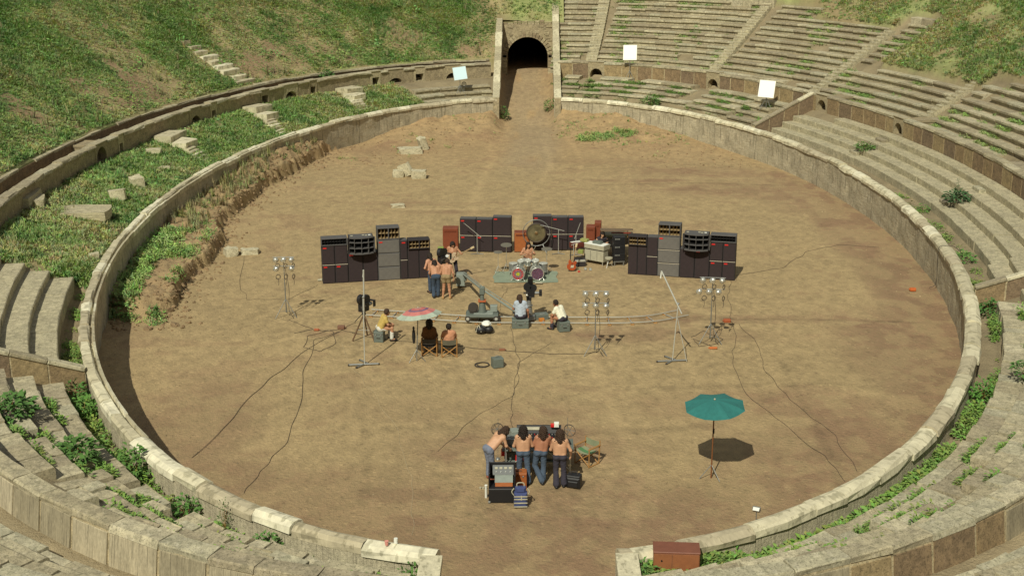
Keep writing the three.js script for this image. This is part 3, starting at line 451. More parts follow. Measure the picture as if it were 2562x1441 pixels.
// fallen slabs and blocks on the left terrace
function rock(name, label, cat, x, y, z, w, h, d, ry = 0, rx = 0, rz = 0, m = M.coping[1], jit = 0.12) {
  const g = new THREE.BoxGeometry(w, h, d, 3, 2, 3), p = g.attributes.position; for (let i = 0; i < p.count; i++) { const X = p.getX(i), Y = p.getY(i), Z = p.getZ(i); const k = (s) => (hash(Math.round(X * 50), Math.round(Y * 50) + Math.round(Z * 73) * 31, s + Math.round(x * 10)) - 0.5) * jit; const c = Math.abs(X) > w * 0.45 && Math.abs(Z) > d * 0.45 ? 0.93 : 1; p.setXYZ(i, X * c + k(1) * w, Y + k(2) * h, Z * c + k(3) * d); }
  g.computeVertexNormals(); const o = obj(name, g, m, label, cat); o.position.set(x, y, z); o.rotation.set(rx, ry, rz); return o;
}
{
  const at = (t, d) => P3(t, d, caveaY(t, d));
  let p = at(174.3, 2.9); rock('stone_slab', 'broad flat stone slab lying on the left terrace', 'slab', p.x, p.y + 0.02, p.z, 3.3, 0.4, 1.7, 0.1, 0, 0.0, M.tread[0], 0.02);
  p = at(174.5, 5.3); rock('stone_slab', 'pale slab at the left edge beside the broad slab', 'slab', p.x, p.y + 0.1, p.z, 1.6, 0.5, 2.4, 0.1, 0, 0.0, M.tread[1], 0.03);
  p = at(174.9, 4.4); rock('stone_step', 'small stone step between the two left slabs', 'step', p.x, p.y + 0.16, p.z + 0.2, 0.5, 0.4, 1.3, 0.3, 0, 0, M.tread[2], 0.04);
  p = at(185.4, 2.0); rock('fallen_block', 'upper of two loose pale blocks on the left terrace', 'stone', p.x, p.y + 0.25, p.z, 0.6, 0.5, 0.7, 0.6, 0.1, 0.1);
  p = at(180.3, 1.95); rock('fallen_block', 'lower of two loose pale blocks on the left terrace, with a cleft', 'stone', p.x, p.y + 0.25, p.z, 0.75, 0.5, 0.55, 0.3, -0.1, 0.15);
  p = at(195.7, 3.5); rock('fallen_block', 'squared block lying in grass below the ruined stairs', 'stone', p.x, p.y + 0.12, p.z, 0.8, 0.3, 0.6, 0.2);
  p = at(192, 2.1); rock('fallen_block', 'thin pale stone flake in the terrace grass', 'stone', p.x, p.y + 0.08, p.z, 0.7, 0.12, 0.35, 0.4);
  p = at(164.4, 0.75); rock('fallen_block', 'small pale stone beside the left coping', 'stone', p.x, p.y + 0.12, p.z, 0.4, 0.3, 0.35, 0.5);
}
// stones on the arena floor
{
  const f = (n, l, x, z, w, h, d, ry, rz = 0) => rock(n, l, 'stone', x, floorY(x, z) + h * 0.44, z, w, h * 1.15, d, ry, 0, rz, M.coping[1], 0.16);
  f('stone_block', 'flat slab stone of the far pair near the earth bank', -7.7, -22.7, 1.45, 0.35, 0.9, 0.25);
  f('stone_block', 'tilted squared stone of the far pair near the earth bank', -6.95, -23.9, 0.5, 0.75, 0.6, 0.5, 0.3);
  f('stone_block', 'leftmost of three stones lying below the gate', -7.75, -15.5, 0.6, 0.4, 0.55, 0.2);
  f('stone_block', 'upright middle stone of three lying below the gate', -7.3, -15.8, 0.75, 0.7, 0.5, -0.5, 0.5);
  f('stone_block', 'rightmost of three stones lying below the gate', -6.5, -15.2, 0.85, 0.45, 0.7, 0.1);
  f('stone_block', 'pale block on the floor at the foot of the left bank', -13.75, 2.0, 0.6, 0.35, 0.6, 0.4);
  f('stone_block', 'long stone beside the pale block left of the speakers', -12.95, 1.7, 0.8, 0.22, 0.5, 0.15);
  f('stone_block', 'low stone half buried behind the speaker stacks', -7.0, -7.7, 0.7, 0.15, 0.5, 0.3);
}
// ---------- the arched gate ----------
{
  const g = thing('gatehouse', 'arched stone gate leading into a dark tunnel at the far end', 'gate', [(GATE.x0 + GATE.x1) / 2, 0, GATE.z1]);
  const hw = (GATE.x1 - GATE.x0) / 2 + 0.1, y0 = 1.2, ar = 1.62, spr = 3.35, top = 5.95;
  const s = new THREE.Shape(); s.moveTo(-hw, y0); s.lineTo(hw, y0); s.lineTo(hw, top); s.lineTo(-hw, top); s.closePath(); const h = new THREE.Path(); const cx = 0.0; h.moveTo(cx - ar, y0 + 0.01); h.lineTo(cx + ar, y0 + 0.01); h.lineTo(cx + ar, spr); h.absarc(cx, spr, ar, 0, Math.PI, false); h.lineTo(cx - ar, y0 + 0.01); s.holes.push(h);
  const fg = new THREE.ExtrudeGeometry(s, { depth: 0.6, bevelEnabled: false, curveSegments: 24 }); fg.translate(0, 0, -0.6); { const u = fg.attributes.uv; for (let i = 0; i < u.count; i++) u.setXY(i, u.getX(i) / 2, u.getY(i) / 2); } part('facade', fg, M.masonry[0], g);
  for (let i = 0; i < 21; i++) { const a = (i + 0.5) / 21 * Math.PI; const v = cb(0.22, 0.4, 0.1, 0.015); v.rotateZ(a - Math.PI / 2); v.translate(cx + Math.cos(a) * (ar + 0.2), spr + Math.sin(a) * (ar + 0.2), 0.03); part('voussoir', v, pick(M.masonry), g); }
  for (let i = 0; i < 4; i++) for (const sd of [-1, 1]) part('jamb_stone', cb(0.36, 0.5, 0.1, 0.02, cx + sd * (ar + 0.19), 1.75 + i * 0.53, 0.03), pick(M.masonry), g);
  let x = -hw; while (x < hw - 0.1) { const w = Math.min(rr(0.3, 0.6), hw - x), hh = rr(0.2, 0.42); const q = cb(w - 0.02, hh, 0.62, 0.04, x + w / 2, top + hh / 2 - 0.05, -0.3, 0, 0, rr(-0.06, 0.06)); part('crown_stone', q, pick(M.masonry), g); x += w; }
  for (let k = 0; k < 26; k++) { const X = rr(-hw + 0.2, hw - 0.2), Y = rr(3.6, 5.85); if (Math.hypot(X - cx, Y - spr) > ar + 0.5) part('facing_stone', cb(rr(0.18, 0.4), rr(0.12, 0.24), 0.07, 0.03, X, Y, rr(0.0, 0.02), 0, 0, rr(-0.2, 0.2)), pick(M.masonry), g); }
  const L = 34; const tun = []; tun.push(bx(0.2, spr - 0.8, L, cx - ar - 0.1, (spr + 0.8) / 2, -0.6 - L / 2), bx(0.2, spr - 0.8, L, cx + ar + 0.1, (spr + 0.8) / 2, -0.6 - L / 2), bx(2 * ar + 0.4, 6, 0.3, cx, 3, -0.6 - L), bx(2 * ar + 0.4, 0.3, L - 13, cx, 1.9, -0.6 - 13 - (L - 13) / 2));
  const v = new THREE.CylinderGeometry(ar, ar, L, 24, 1, true, Math.PI / 2, Math.PI); v.rotateX(Math.PI / 2); v.translate(cx, spr, -0.6 - L / 2); { const fl = new THREE.CylinderGeometry(ar + 0.25, ar + 0.25, L, 24, 1, true, Math.PI / 2, Math.PI); fl.rotateX(Math.PI / 2); fl.translate(cx, spr, -0.6 - L / 2); tun.push(v, fl); }
  part('tunnel', tun, M.masonry[1], g);
}
function corridorWall(label, x, zEnd, prof, inner) {
  const g = thing('corridor_wall', label, 'wall'); const s = new THREE.Shape(); s.moveTo(33.3, -0.4); prof.forEach((p) => s.lineTo(p[0], p[1] - 0.12)); s.lineTo(zEnd, -0.4); s.closePath();
  const b = new THREE.ExtrudeGeometry(s, { depth: 0.44, bevelEnabled: false }); b.rotateY(Math.PI / 2); b.translate(x, 0, 0); { const u = b.attributes.uv; for (let i = 0; i < u.count; i++) u.setXY(i, u.getX(i) / 2, u.getY(i) / 2); } part('wall_body', b, M.masonry[1], g);
  for (let i = 0; i < prof.length - 1; i++) { const [a, b2] = [prof[i], prof[i + 1]], L = Math.hypot(b2[0] - a[0], b2[1] - a[1]), n = Math.max(1, Math.round(L / 1.0)), an = Math.atan2(b2[1] - a[1], b2[0] - a[0]);
    for (let k = 0; k < n; k++) { const q = (k + 0.5) / n; part('cap_stone', cb(0.5 + rr(-0.02, 0.04), 0.14, L / n - 0.015, 0.025, x + 0.22, lerp(a[1], b2[1], q) - 0.06, -lerp(a[0], b2[0], q), an), pick(M.coping.slice(0, 2).concat(M.seat.slice(0, 3))), g); } }
}
corridorWall('pale corridor wall on the left of the gate ramp', GATE.x0 - 0.44, 46, [[33.75, WALL + 0.05], [35.2, 2.3], [38.9, 3.95], [40.2, 4.3], [45.2, 6.45]], 1);
corridorWall('corridor wall on the right of the gate ramp, edging the seats', GATE.x1 + 0.0, 49.2, [[33.75, WALL + 0.05], [35.4, 2.3], [38.9, 3.8], [40.2, 3.9], [49, 8.6]], -1);
// ---------- loudspeakers ----------
function speaker(label, p, turn, w, h, d, o = {}) {   // p: front bottom centre of the cabinet
  const g = thing(o.name ?? 'speaker_cabinet', label, 'speaker', p, turn, o.group);
  part('cabinet', cb(w - 0.012, h - 0.008, d, 0.012, 0, h / 2, -d / 2), o.body ?? M.cab, g);
  part('grille_cloth', cb(w - 0.07, h - 0.06, 0.02, 0.006, 0, h / 2, 0.006), o.grille ?? M.grille, g);
  if (o.badge) part('badge', cb(0.15, 0.055, 0.014, 0.004, o.badge * (w / 2 - 0.14), h - 0.1, 0.022), M.red, g);
  if (o.strip) part('trim_strip', bx(w - 0.02, 0.02, 0.02, 0, h + 0.004 - 0.008, 0.012), M.strip, g);
  part('top_panel', bx(w - 0.03, 0.008, d - 0.03, 0, h, -d / 2), M.greytop, g);
  return g;
}
// box of small horns: nx by ny cells with flared lips
function hornBox(label, p, turn, w, h, d, nx, ny, o = {}) {
  const g = thing('horn_unit', label, 'speaker', p, turn); const m = o.cell ?? M.gold;
  part('cabinet', [cb(w, 0.04, d, 0.01, 0, 0.02, -d / 2), cb(w, 0.05, d, 0.01, 0, h - 0.025, -d / 2), cb(0.03, h - 0.08, d, 0.006, -w / 2 + 0.015, h / 2, -d / 2), cb(0.03, h - 0.08, d, 0.006, w / 2 - 0.015, h / 2, -d / 2), bx(w - 0.06, h - 0.06, 0.03, 0, h / 2, -d * 0.8)], o.body ?? M.cab, g);
  const cw = (w - 0.08) / nx, ch = (h - 0.1) / ny;
  for (let i = 0; i < nx; i++) for (let j = 0; j < ny; j++) { const q = new THREE.CylinderGeometry(0.72, 0.18, 1, 4, 1, true); q.rotateY(Math.PI / 4); q.rotateX(Math.PI / 2); q.scale(cw * 0.96, ch * 0.94, d * 0.6); q.translate(-w / 2 + 0.04 + cw * (i + 0.5), 0.045 + ch * (j + 0.5), -d * 0.32); part('horn', q, m, g); }
  if (o.divide) part('divider_bar', bx(0.04, h - 0.08, 0.06, 0, h / 2, -0.02), o.body ?? M.cab, g);
  return g;
}
// big multicell horn with a bowed front
function multicell(label, p, turn, w, h) {
  const g = thing('multicell_horn', label, 'speaker', p, turn); const nx = 4, ny = 3, rad = w * 0.95, half = Math.asin(w / 2 / rad);
  const bow = (y, t, z0, z1, m, name) => { const s = new THREE.Shape(); const n = 10; for (let i = 0; i <= n; i++) { const a = lerp(-half, half, i / n), x = rad * Math.sin(a), z = rad * Math.cos(a) - rad * Math.cos(half) + z0; i ? s.lineTo(x, -z) : s.moveTo(x, -z); } s.lineTo(w / 2, -z1); s.lineTo(-w / 2, -z1); s.closePath(); const e = new THREE.ExtrudeGeometry(s, { depth: t, bevelEnabled: false }); e.rotateX(-Math.PI / 2); e.translate(0, y, 0); return part(name, e, m, g); };
  bow(h - 0.05, 0.05, 0.12, -0.45, M.greytop, 'top_plate'); bow(0, 0.04, 0.12, -0.4, M.greytop, 'bottom_plate');
  for (let j = 1; j < ny; j++) bow(j * h / ny, 0.02, 0.1, -0.2, M.greytop, 'shelf');
  for (let i = 0; i <= nx; i++) { const a = lerp(-half, half, i / nx), x = rad * Math.sin(a), z = rad * Math.cos(a) - rad * Math.cos(half); part('divider', bx(0.018, h - 0.06, 0.34, x * 0.97, h / 2, z - 0.07, 0, a, 0), M.greytop, g); }
  for (let i = 0; i < nx; i++) for (let j = 0; j < ny; j++) { const a = lerp(-half, half, (i + 0.5) / nx); const q = new THREE.CylinderGeometry(0.7, 0.2, 1, 4, 1, true); q.rotateY(Math.PI / 4); q.rotateX(Math.PI / 2); q.scale(w / nx * 0.9, h / ny * 0.86, 0.25); q.translate(0, 0, rad - 0.16); q.rotateY(a); q.translate(0, 0.02 + h / ny * (j + 0.5), -rad * Math.cos(half)); part('horn_cell', q, M.hornin, g); }
  part('side_panel', [bx(0.02, h, 0.5, -w / 2, h / 2, -0.22), bx(0.02, h, 0.5, w / 2, h / 2, -0.22), bx(w - 0.04, h - 0.04, 0.02, 0, h / 2, -0.42)], M.cab, g);
  for (const [x, z, m] of [[-w * 0.38, -0.1, M.cream], [w * 0.1, -0.14, M.cream], [w * 0.22, -0.08, M.cream], [w * 0.36, -0.12, M.white]]) part('bracket', cb(0.1, 0.03, 0.06, 0.006, x, h + 0.015, z), m, g);
  return g;
}
function paStack(side, ox, oz, turn, mir) {
  // columns measured along the front from the outer end
  const W = 4.65, c = Math.cos(turn), s = Math.sin(turn);
  const at = (x, y, f = 0) => { const u = mir ? W - x : x; return [ox + c * u + s * f, y + 0.02, oz - s * u + c * f]; };
  const S = `in the ${side} speaker stack`, D = 0.5, gb = 'black speaker cabinets of the two stacks'; const bd = mir ? 1 : 1;
  // wooden board under the stack
  const pl = obj('base_board', bx(W + 0.1, 0.02, 0.75), mat([0.5, 0.38, 0.22], 0.8, { map: woodT }), `pale board lying under the ${side} speaker stack`, 'board'); pl.position.set(...at(W / 2, -0.012, -0.25)); pl.rotation.y = turn;
  for (let k = 0; k < 2; k++) { const x = 0.277 + k * 0.555, o = k ? 'inner' : 'outer';
    speaker(`lower ${o} black cabinet of the outermost column ${S}`, at(x, 0), turn, 0.55, 0.83, D, { badge: -1, strip: 1 });
    speaker(`upper ${o} black cabinet of the outermost column ${S}`, at(x, 0.835), turn, 0.55, 0.83, D, { badge: (k === 0) !== mir || mir ? -1 : 0 }); }
  hornBox(`wide row of small black horns topping the outermost column ${S}`, at(0.555, 1.668, 0.04), turn, 1.1, 0.33, 0.5, 8, 2, { cell: M.hornin, body: M.greytop });
  for (let k = 0; k < 2; k++) speaker(`${k ? 'inner' : 'outer'} tall black cabinet under the bowed horn ${S}`, at(1.43 + k * 0.635, 0), turn, 0.63, 1.3, D, { badge: k === 0 ? -1 : 0, top: 1 });
  multicell(`big bowed multicell horn overhanging ${S.replace('in', 'on')}`, at(1.68, 1.31, 0.16), turn, 1.02, 0.74);
  for (let k = 0; k < 3; k++) speaker(`${['bottom', 'middle', 'top'][k]} grey cabinet of the grey column ${S}`, at(2.865, k * 0.6), turn, 0.96, 0.595, 0.55, { body: M.greytop, grille: M.grey, badge: k === 2 ? -1 : 0, strip: mir && k < 2 });
  hornBox(`gold-celled horn box on the grey column ${S}`, at(2.865, 1.803, 0.02), turn, 0.96, 0.53, 0.55, 6, 2, { divide: 1, body: M.greytop });
  const nx = mir ? [3.58, 0.47] : [3.51, 0.32];
  for (let k = 0; k < 2; k++) speaker(`${k ? 'upper' : 'lower'} narrow black cabinet beside the grey column ${S}`, at(nx[0], k * 0.865), turn, nx[1], 0.86, D, { badge: k && !mir ? -0.4 : 0, strip: k === 0, top: k });
  for (let k = 0; k < 2; k++) speaker(`${k ? 'innermost' : 'second innermost'} black cabinet under the gold horn ${S}`, at((mir ? 4.02 : 3.92) + k * (mir ? 0.41 : 0.49), 0), turn, mir ? 0.41 : 0.49, 1.33, D, {});
  hornBox(`low gold-celled horn box at the inner end ${S}`, at(mir ? 4.225 : 4.165, 1.333, 0.1), turn, mir ? 0.8 : 0.94, 0.42, 0.5, 6, 2, { divide: 1 });
}
paStack('left', -8.8, 6.72, 0.217, false);
paStack('right', 4.3, 5.12, -0.222, true);
// back line behind the drums
{
  const back = (side, x0, z0, turn, cols) => { let x = 0; cols.forEach(([w, h1, h2, n], i) => { const c = Math.cos(turn), s = Math.sin(turn), u = x + w / 2; for (let k = 0; k < 2; k++) speaker(`${k ? 'upper' : 'lower'} black cabinet, ${n} column ${side}`, [x0 + c * u, 0.02 + k * (h1 + 0.006), z0 - s * u], turn, w, k ? h2 : h1, 0.45, { badge: -1, strip: k === 0, top: k }); x += w + 0.008; }); };
  back('of the back line left of the gong', -3.22, 1.32, -0.08, [[0.76, 0.77, 0.78, 'left'], [0.76, 0.77, 0.78, 'middle'], [0.86, 0.77, 0.89, 'right']]);
  back('of the back line behind the gong', 0.17, 1.14, 0.02, [[0.88, 0.77, 0.86, 'left'], [0.74, 0.77, 0.8, 'middle'], [0.73, 0.77, 0.8, 'right']]);
  const brown = (l, x, z, w, h, m, t = 0) => { const g = thing('wooden_speaker', l, 'speaker', [x, 0.01, z], t); part('cabinet', cb(w, h, 0.5, 0.015, 0, h / 2, -0.25), M.brown, g); part('front_panel', cb(w - 0.06, h - 0.06, 0.02, 0.005, 0, h / 2, 0.005), m, g); part('louvre', [0, 1, 2, 3].map((k) => bx(w - 0.16, 0.012, 0.016, 0, h * 0.86 + k * 0.022 - 0.03, 0.018)), M.brown, g); return g; };
  brown('red-brown wooden cabinet behind the standing guitarist', -3.65, 1.36, 0.72, 1.12, M.brown);
  brown('orange-brown wooden cabinet left of the gong', -0.33, 1.45, 0.72, 0.94, M.orange);
  brown('red-brown wooden cabinet right of the back line', 2.86, 0.95, 0.42, 1.1, M.brown, -0.1);
  brown('slim red-brown cabinet beside the grand piano', 3.2, 0.75, 0.3, 1.25, M.brown, -0.1);
}
// ---------- drums, gong, rug ----------
{
  const rug = thing('rug', 'grey-green rug under the drum kit', 'rug', [-0.15, floorY(-0.15, 5.5) + 0.012, 5.55]);
  const w = 2.75, d = 1.75; const f = (u, v) => { const x = (u - 0.5) * w, z = (v - 0.5) * d; return [x + 0.04 * Math.sin(v * 9), 0.02 * vn(x * 3, z * 3, 8), z + 0.04 * Math.sin(u * 11)]; };
  part('rug_cloth', gridGeo(24, 16, f), M.rug, rug);
  const shell = mat([0.34, 0.36, 0.33], 0.35, { metalness: 0.5 }), headM = mat([0.42, 0.43, 0.38], 0.7), skinTex = tex(128, 128, (i, j, o) => { const x = i / 64 - 1, y = j / 64 - 1, r = Math.hypot(x, y), a = Math.atan2(y, x); const n = vn(i / 9, j / 9, 44); const dot = r > 0.62 && r < 0.94 && Math.sin(a * 14) > 0 ? 1 : 0; const c = r < 0.3 ? [0.68, 0.72, 0.15] : dot ? [0.75, 0.15, 0.14] : [0.48, 0.38, 0.4]; o[0] = c[0] * (0.8 + 0.4 * n); o[1] = c[1] * (0.8 + 0.4 * n); o[2] = c[2] * (0.8 + 0.4 * n); }, true, false);
  const skinTex2 = tex(128, 128, (i, j, o) => { const x = i / 64 - 1, y = j / 64 - 1, r = Math.hypot(x, y), a = Math.atan2(y, x); const n = vn(i / 7, j / 7, 54); const c = Math.sin(a * 12) * Math.sin(r * 14) > 0.1 ? [0.45, 0.2, 0.24] : [0.34, 0.3, 0.4]; o[0] = c[0] * (0.7 + 0.5 * n); o[1] = c[1] * (0.7 + 0.5 * n); o[2] = c[2] * (0.7 + 0.5 * n); }, true, false);
  const kick = (l, x, z, t, ry) => { const g = thing('bass_drum', l, 'drum', [x, 0.05, z], ry); const r = 0.27; part('shell', cy(r, r, 0.42, 0, r, -0.21, 28, Math.PI / 2), shell, g); const h = new THREE.CircleGeometry(r - 0.02, 28); h.translate(0, r, 0.006); part('drum_head', h, mat([1, 1, 1], 0.6, { map: t }), g); part('hoop', [tor(r + 0.005, 0.018, 0, r, 0, 0, 0, 0, 30), tor(r + 0.005, 0.018, 0, r, -0.42, 0, 0, 0, 30)], M.chrome, g); for (let k = 0; k < 8; k++) { const a = k / 8 * Math.PI * 2 + 0.2; part('lug', cb(0.03, 0.03, 0.2, 0.006, Math.cos(a) * (r + 0.015), r + Math.sin(a) * (r + 0.015), -0.21), M.chrome, g); } part('spur', [bar([-0.18, 0.15, -0.1], [-0.3, -0.03, 0.05], 0.01), bar([0.18, 0.15, -0.1], [0.3, -0.03, 0.05], 0.01)], M.chrome, g); return g; };
  kick('left bass drum with a yellow centre and red dots', -0.47, 6.2, skinTex, -0.1); kick('right bass drum with a dark red and violet pattern', 0.37, 6.15, skinTex2, 0.12);
  const tom = (n, l, x, y, z, r, h, rx, m = shell) => { const g = thing(n, l, 'drum', [x, y, z]); g.rotation.x = rx; part('shell', cy(r, r * 0.97, h, 0, 0, 0, 20), m, g); part('drum_head', cy(r - 0.008, r - 0.008, 0.012, 0, h / 2 + 0.002, 0, 20), headM, g); part('hoop', [tor(r + 0.004, 0.01, 0, h / 2, 0, Math.PI / 2), tor(r, 0.01, 0, -h / 2, 0, Math.PI / 2)], M.chrome, g); part('leg', [0, 1, 2].map((k) => { const a = k * 2.1 + 0.4; return bar([Math.cos(a) * r, 0, Math.sin(a) * r], [Math.cos(a) * r * 1.15, -y + 0.05, Math.sin(a) * r * 1.15], 0.008); }), M.chrome, g); return g; };
  tom('tom_drum', 'white rack tom above the left bass drum', -0.36, 0.7, 5.75, 0.14, 0.2, 0.3); tom('tom_drum', 'silver rack tom between the two bass drums', -0.04, 0.72, 5.72, 0.14, 0.2, 0.3); tom('tom_drum', 'silver rack tom above the right bass drum', 0.28, 0.71, 5.72, 0.15, 0.21, 0.3);
  tom('floor_tom', 'floor tom at the left of the drum kit', -0.68, 0.36, 5.2, 0.2, 0.34, 0, M.steel); tom('floor_tom', 'floor tom at the right of the drum kit', 0.62, 0.36, 5.2, 0.2, 0.34, 0, M.steel); tom('snare_drum', 'snare drum in front of the drummer', -0.22, 0.6, 5.15, 0.18, 0.14, 0.1);
  const cym = (l, x, z, h, r, tx) => { const g = thing('cymbal_stand', l, 'cymbal', [x, 0.03, z]); part('pole', bar([0, 0, 0], [0, h, 0], 0.012), M.chrome, g); for (let k = 0; k < 3; k++) { const a = k * 2.09; part('leg', bar([0, 0.3, 0], [Math.cos(a) * 0.28, 0, Math.sin(a) * 0.28], 0.009), M.chrome, g); } const c = new THREE.LatheGeometry([[0.001, 0.03], [0.04, 0.02], [0.06, 0.01], [r, -0.015]].map((p) => new THREE.Vector2(...p)), 24); c.rotateX(tx); c.translate(0, h, 0); part('cymbal', c, mat([0.42, 0.38, 0.28], 0.35, { metalness: 0.8 }), g); };
  cym('dark cymbal on a stand right of the drummer', 0.78, 4.7, 1.02, 0.24, 0.12); cym('cymbal on a stand left of the drummer', -1.0, 4.5, 1.15, 0.25, 0.15); cym('thin cymbal stand at the back left of the kit', -1.35, 4.95, 0.95, 0.2, 0.1);
  const dk = obj('white_plate', cb(0.32, 0.03, 0.14, 0.008), M.cream, 'small cream panel lying at the foot of the right bass drum', 'panel'); dk.position.set(0.42, 0.06, 6.62);
  // gong in a round frame
  const g = thing('gong', 'large bronze gong hanging in a round frame', 'gong', [0.33, 0, 1.62]); const cyy = 0.98;
  part('frame_ring', tor(0.62, 0.018, 0, cyy, 0, 0, 0, 0, 44), M.steel, g); const lp = [[0.001, 0.05], [0.09, 0.05], [0.11, 0.02], [0.4, 0.03], [0.43, 0.0], [0.43, -0.07]].map((p) => new THREE.Vector2(...p)); const gg = new THREE.LatheGeometry(lp, 36); gg.rotateX(Math.PI / 2); gg.translate(0, cyy, 0);
  const gtex = tex(128, 128, (i, j, o) => { const v = 0.75 + 0.5 * (fbm(i / 20, j / 20, 81, 4) - 0.5); o[0] = o[1] = o[2] = v; }, true); part('gong_disc', gg, mat([0.34, 0.29, 0.16], 0.5, { metalness: 0.5, map: gtex }), g); part('gong_rim', tor(0.43, 0.04, 0, cyy, 0, 0, 0, 0, 36), mat([0.06, 0.045, 0.03], 0.6), g); part('gong_boss', ball(0.08, 0, cyy, 0.045, 1, 1, 0.35), mat([0.2, 0.12, 0.05], 0.5, { metalness: 0.4 }), g);
  for (const sd of [-1, 1]) { part('frame_leg', bar([sd * 0.3, cyy - 0.55, 0], [sd * 0.5, 0.02, 0.28], 0.018), M.steel, g); part('frame_leg', bar([sd * 0.3, cyy - 0.55, 0], [sd * 0.5, 0.02, -0.28], 0.018), M.steel, g); part('cord', bar([sd * 0.2, cyy + 0.37, 0], [sd * 0.26, cyy + 0.57, 0], 0.006), M.rubber, g); }
  // boom microphones over the kit
  const boom = (l, x, z, h, bx0, by0, bz0) => { const q = thing('microphone_stand', l, 'microphone stand', [x, 0.01, z]); part('pole', bar([0, 0, 0], [0, h, 0], 0.014), M.alu, q); part('base', [bar([0, 0.02, 0], [0.3, 0.01, 0.12], 0.016), bar([0, 0.02, 0], [-0.3, 0.01, 0.12], 0.016), bar([0, 0.02, 0], [0, 0.01, -0.32], 0.016)], M.steel, q); part('boom_arm', bar([bx0 * -0.35, h - by0 * 0.35, -bz0 * 0.35], [bx0, h + by0, bz0], 0.013), M.alu, q); part('microphone', bar([bx0, h + by0, bz0], [bx0 * 1.12, h + by0 * 1.12 - 0.02, bz0 * 1.12], 0.022, 0.016), M.steel, q); };
  boom('boom microphone stand in front of the left back line', -2.4, 1.75, 0.95, -0.55, 0.5, 0.1); boom('boom microphone stand right of the gong', 1.35, 1.7, 1.15, -0.75, 0.22, 0.1); boom('slim boom stand before the right back line', 2.15, 1.9, 0.95, 0.18, 0.55, 0.05); boom('microphone stand beside the organ', 2.0, 3.4, 0.9, 0.3, 0.15, 0.1);
}
// guitar on a stand, and the one being played is made with its player
function guitarParts(g, bodyM, L = 1.0) {
  const s = new THREE.Shape(); s.moveTo(0, -0.2); s.bezierCurveTo(-0.2, -0.22, -0.24, -0.02, -0.14, 0.06); s.bezierCurveTo(-0.2, 0.14, -0.17, 0.24, -0.11, 0.23); s.lineTo(-0.05, 0.15); s.lineTo(0.05, 0.15); s.lineTo(0.11, 0.23); s.bezierCurveTo(0.17, 0.24, 0.2, 0.14, 0.14, 0.06); s.bezierCurveTo(0.24, -0.02, 0.2, -0.22, 0, -0.2);
  const b = new THREE.ExtrudeGeometry(s, { depth: 0.035, bevelEnabled: true, bevelSize: 0.01, bevelThickness: 0.008, bevelSegments: 2 }); part('guitar_body', b, bodyM, g);
  part('neck', cb(0.052, L * 0.66, 0.03, 0.006, 0, 0.15 + L * 0.33, 0.03), mat([0.5, 0.36, 0.2], 0.5, { map: woodT }), g); part('headstock', cb(0.085, 0.17, 0.022, 0.006, 0, 0.15 + L * 0.66 + 0.08, 0.028), mat([0.62, 0.5, 0.3], 0.5), g);
  part('pickguard', cb(0.13, 0.12, 0.006, 0.002, 0.03, -0.02, 0.046), M.cream, g); part('bridge', cb(0.08, 0.02, 0.014, 0.003, 0, -0.1, 0.05), M.chrome, g); for (const y of [0.03, 0.1]) part('pickup', cb(0.07, 0.022, 0.012, 0.003, 0, y, 0.05), M.black, g);
}
{
  const g = thing('electric_guitar', 'red sunburst electric guitar leaning beside the organ', 'guitar', [1.88, 0.26, 4.62]); g.rotation.set(-0.18, 0.1, -0.22); guitarParts(g, mat([0.36, 0.07, 0.02], 0.3), 1.05);
  const st = thing('guitar_stand', 'small stand holding the red guitar', 'stand', [1.9, 0.01, 4.55]); part('leg', bar([-0.14, 0, 0.1], [0.02, 0.35, -0.05], 0.01), M.black, st); part('leg', bar([0.16, 0, 0.1], [0.02, 0.35, -0.05], 0.01), M.black, st); part('leg', bar([0.02, 0, -0.25], [0.02, 0.35, -0.05], 0.01), M.black, st); part('cradle', bar([-0.12, 0.07, 0.08], [0.14, 0.07, 0.08], 0.012), M.black, st);
}
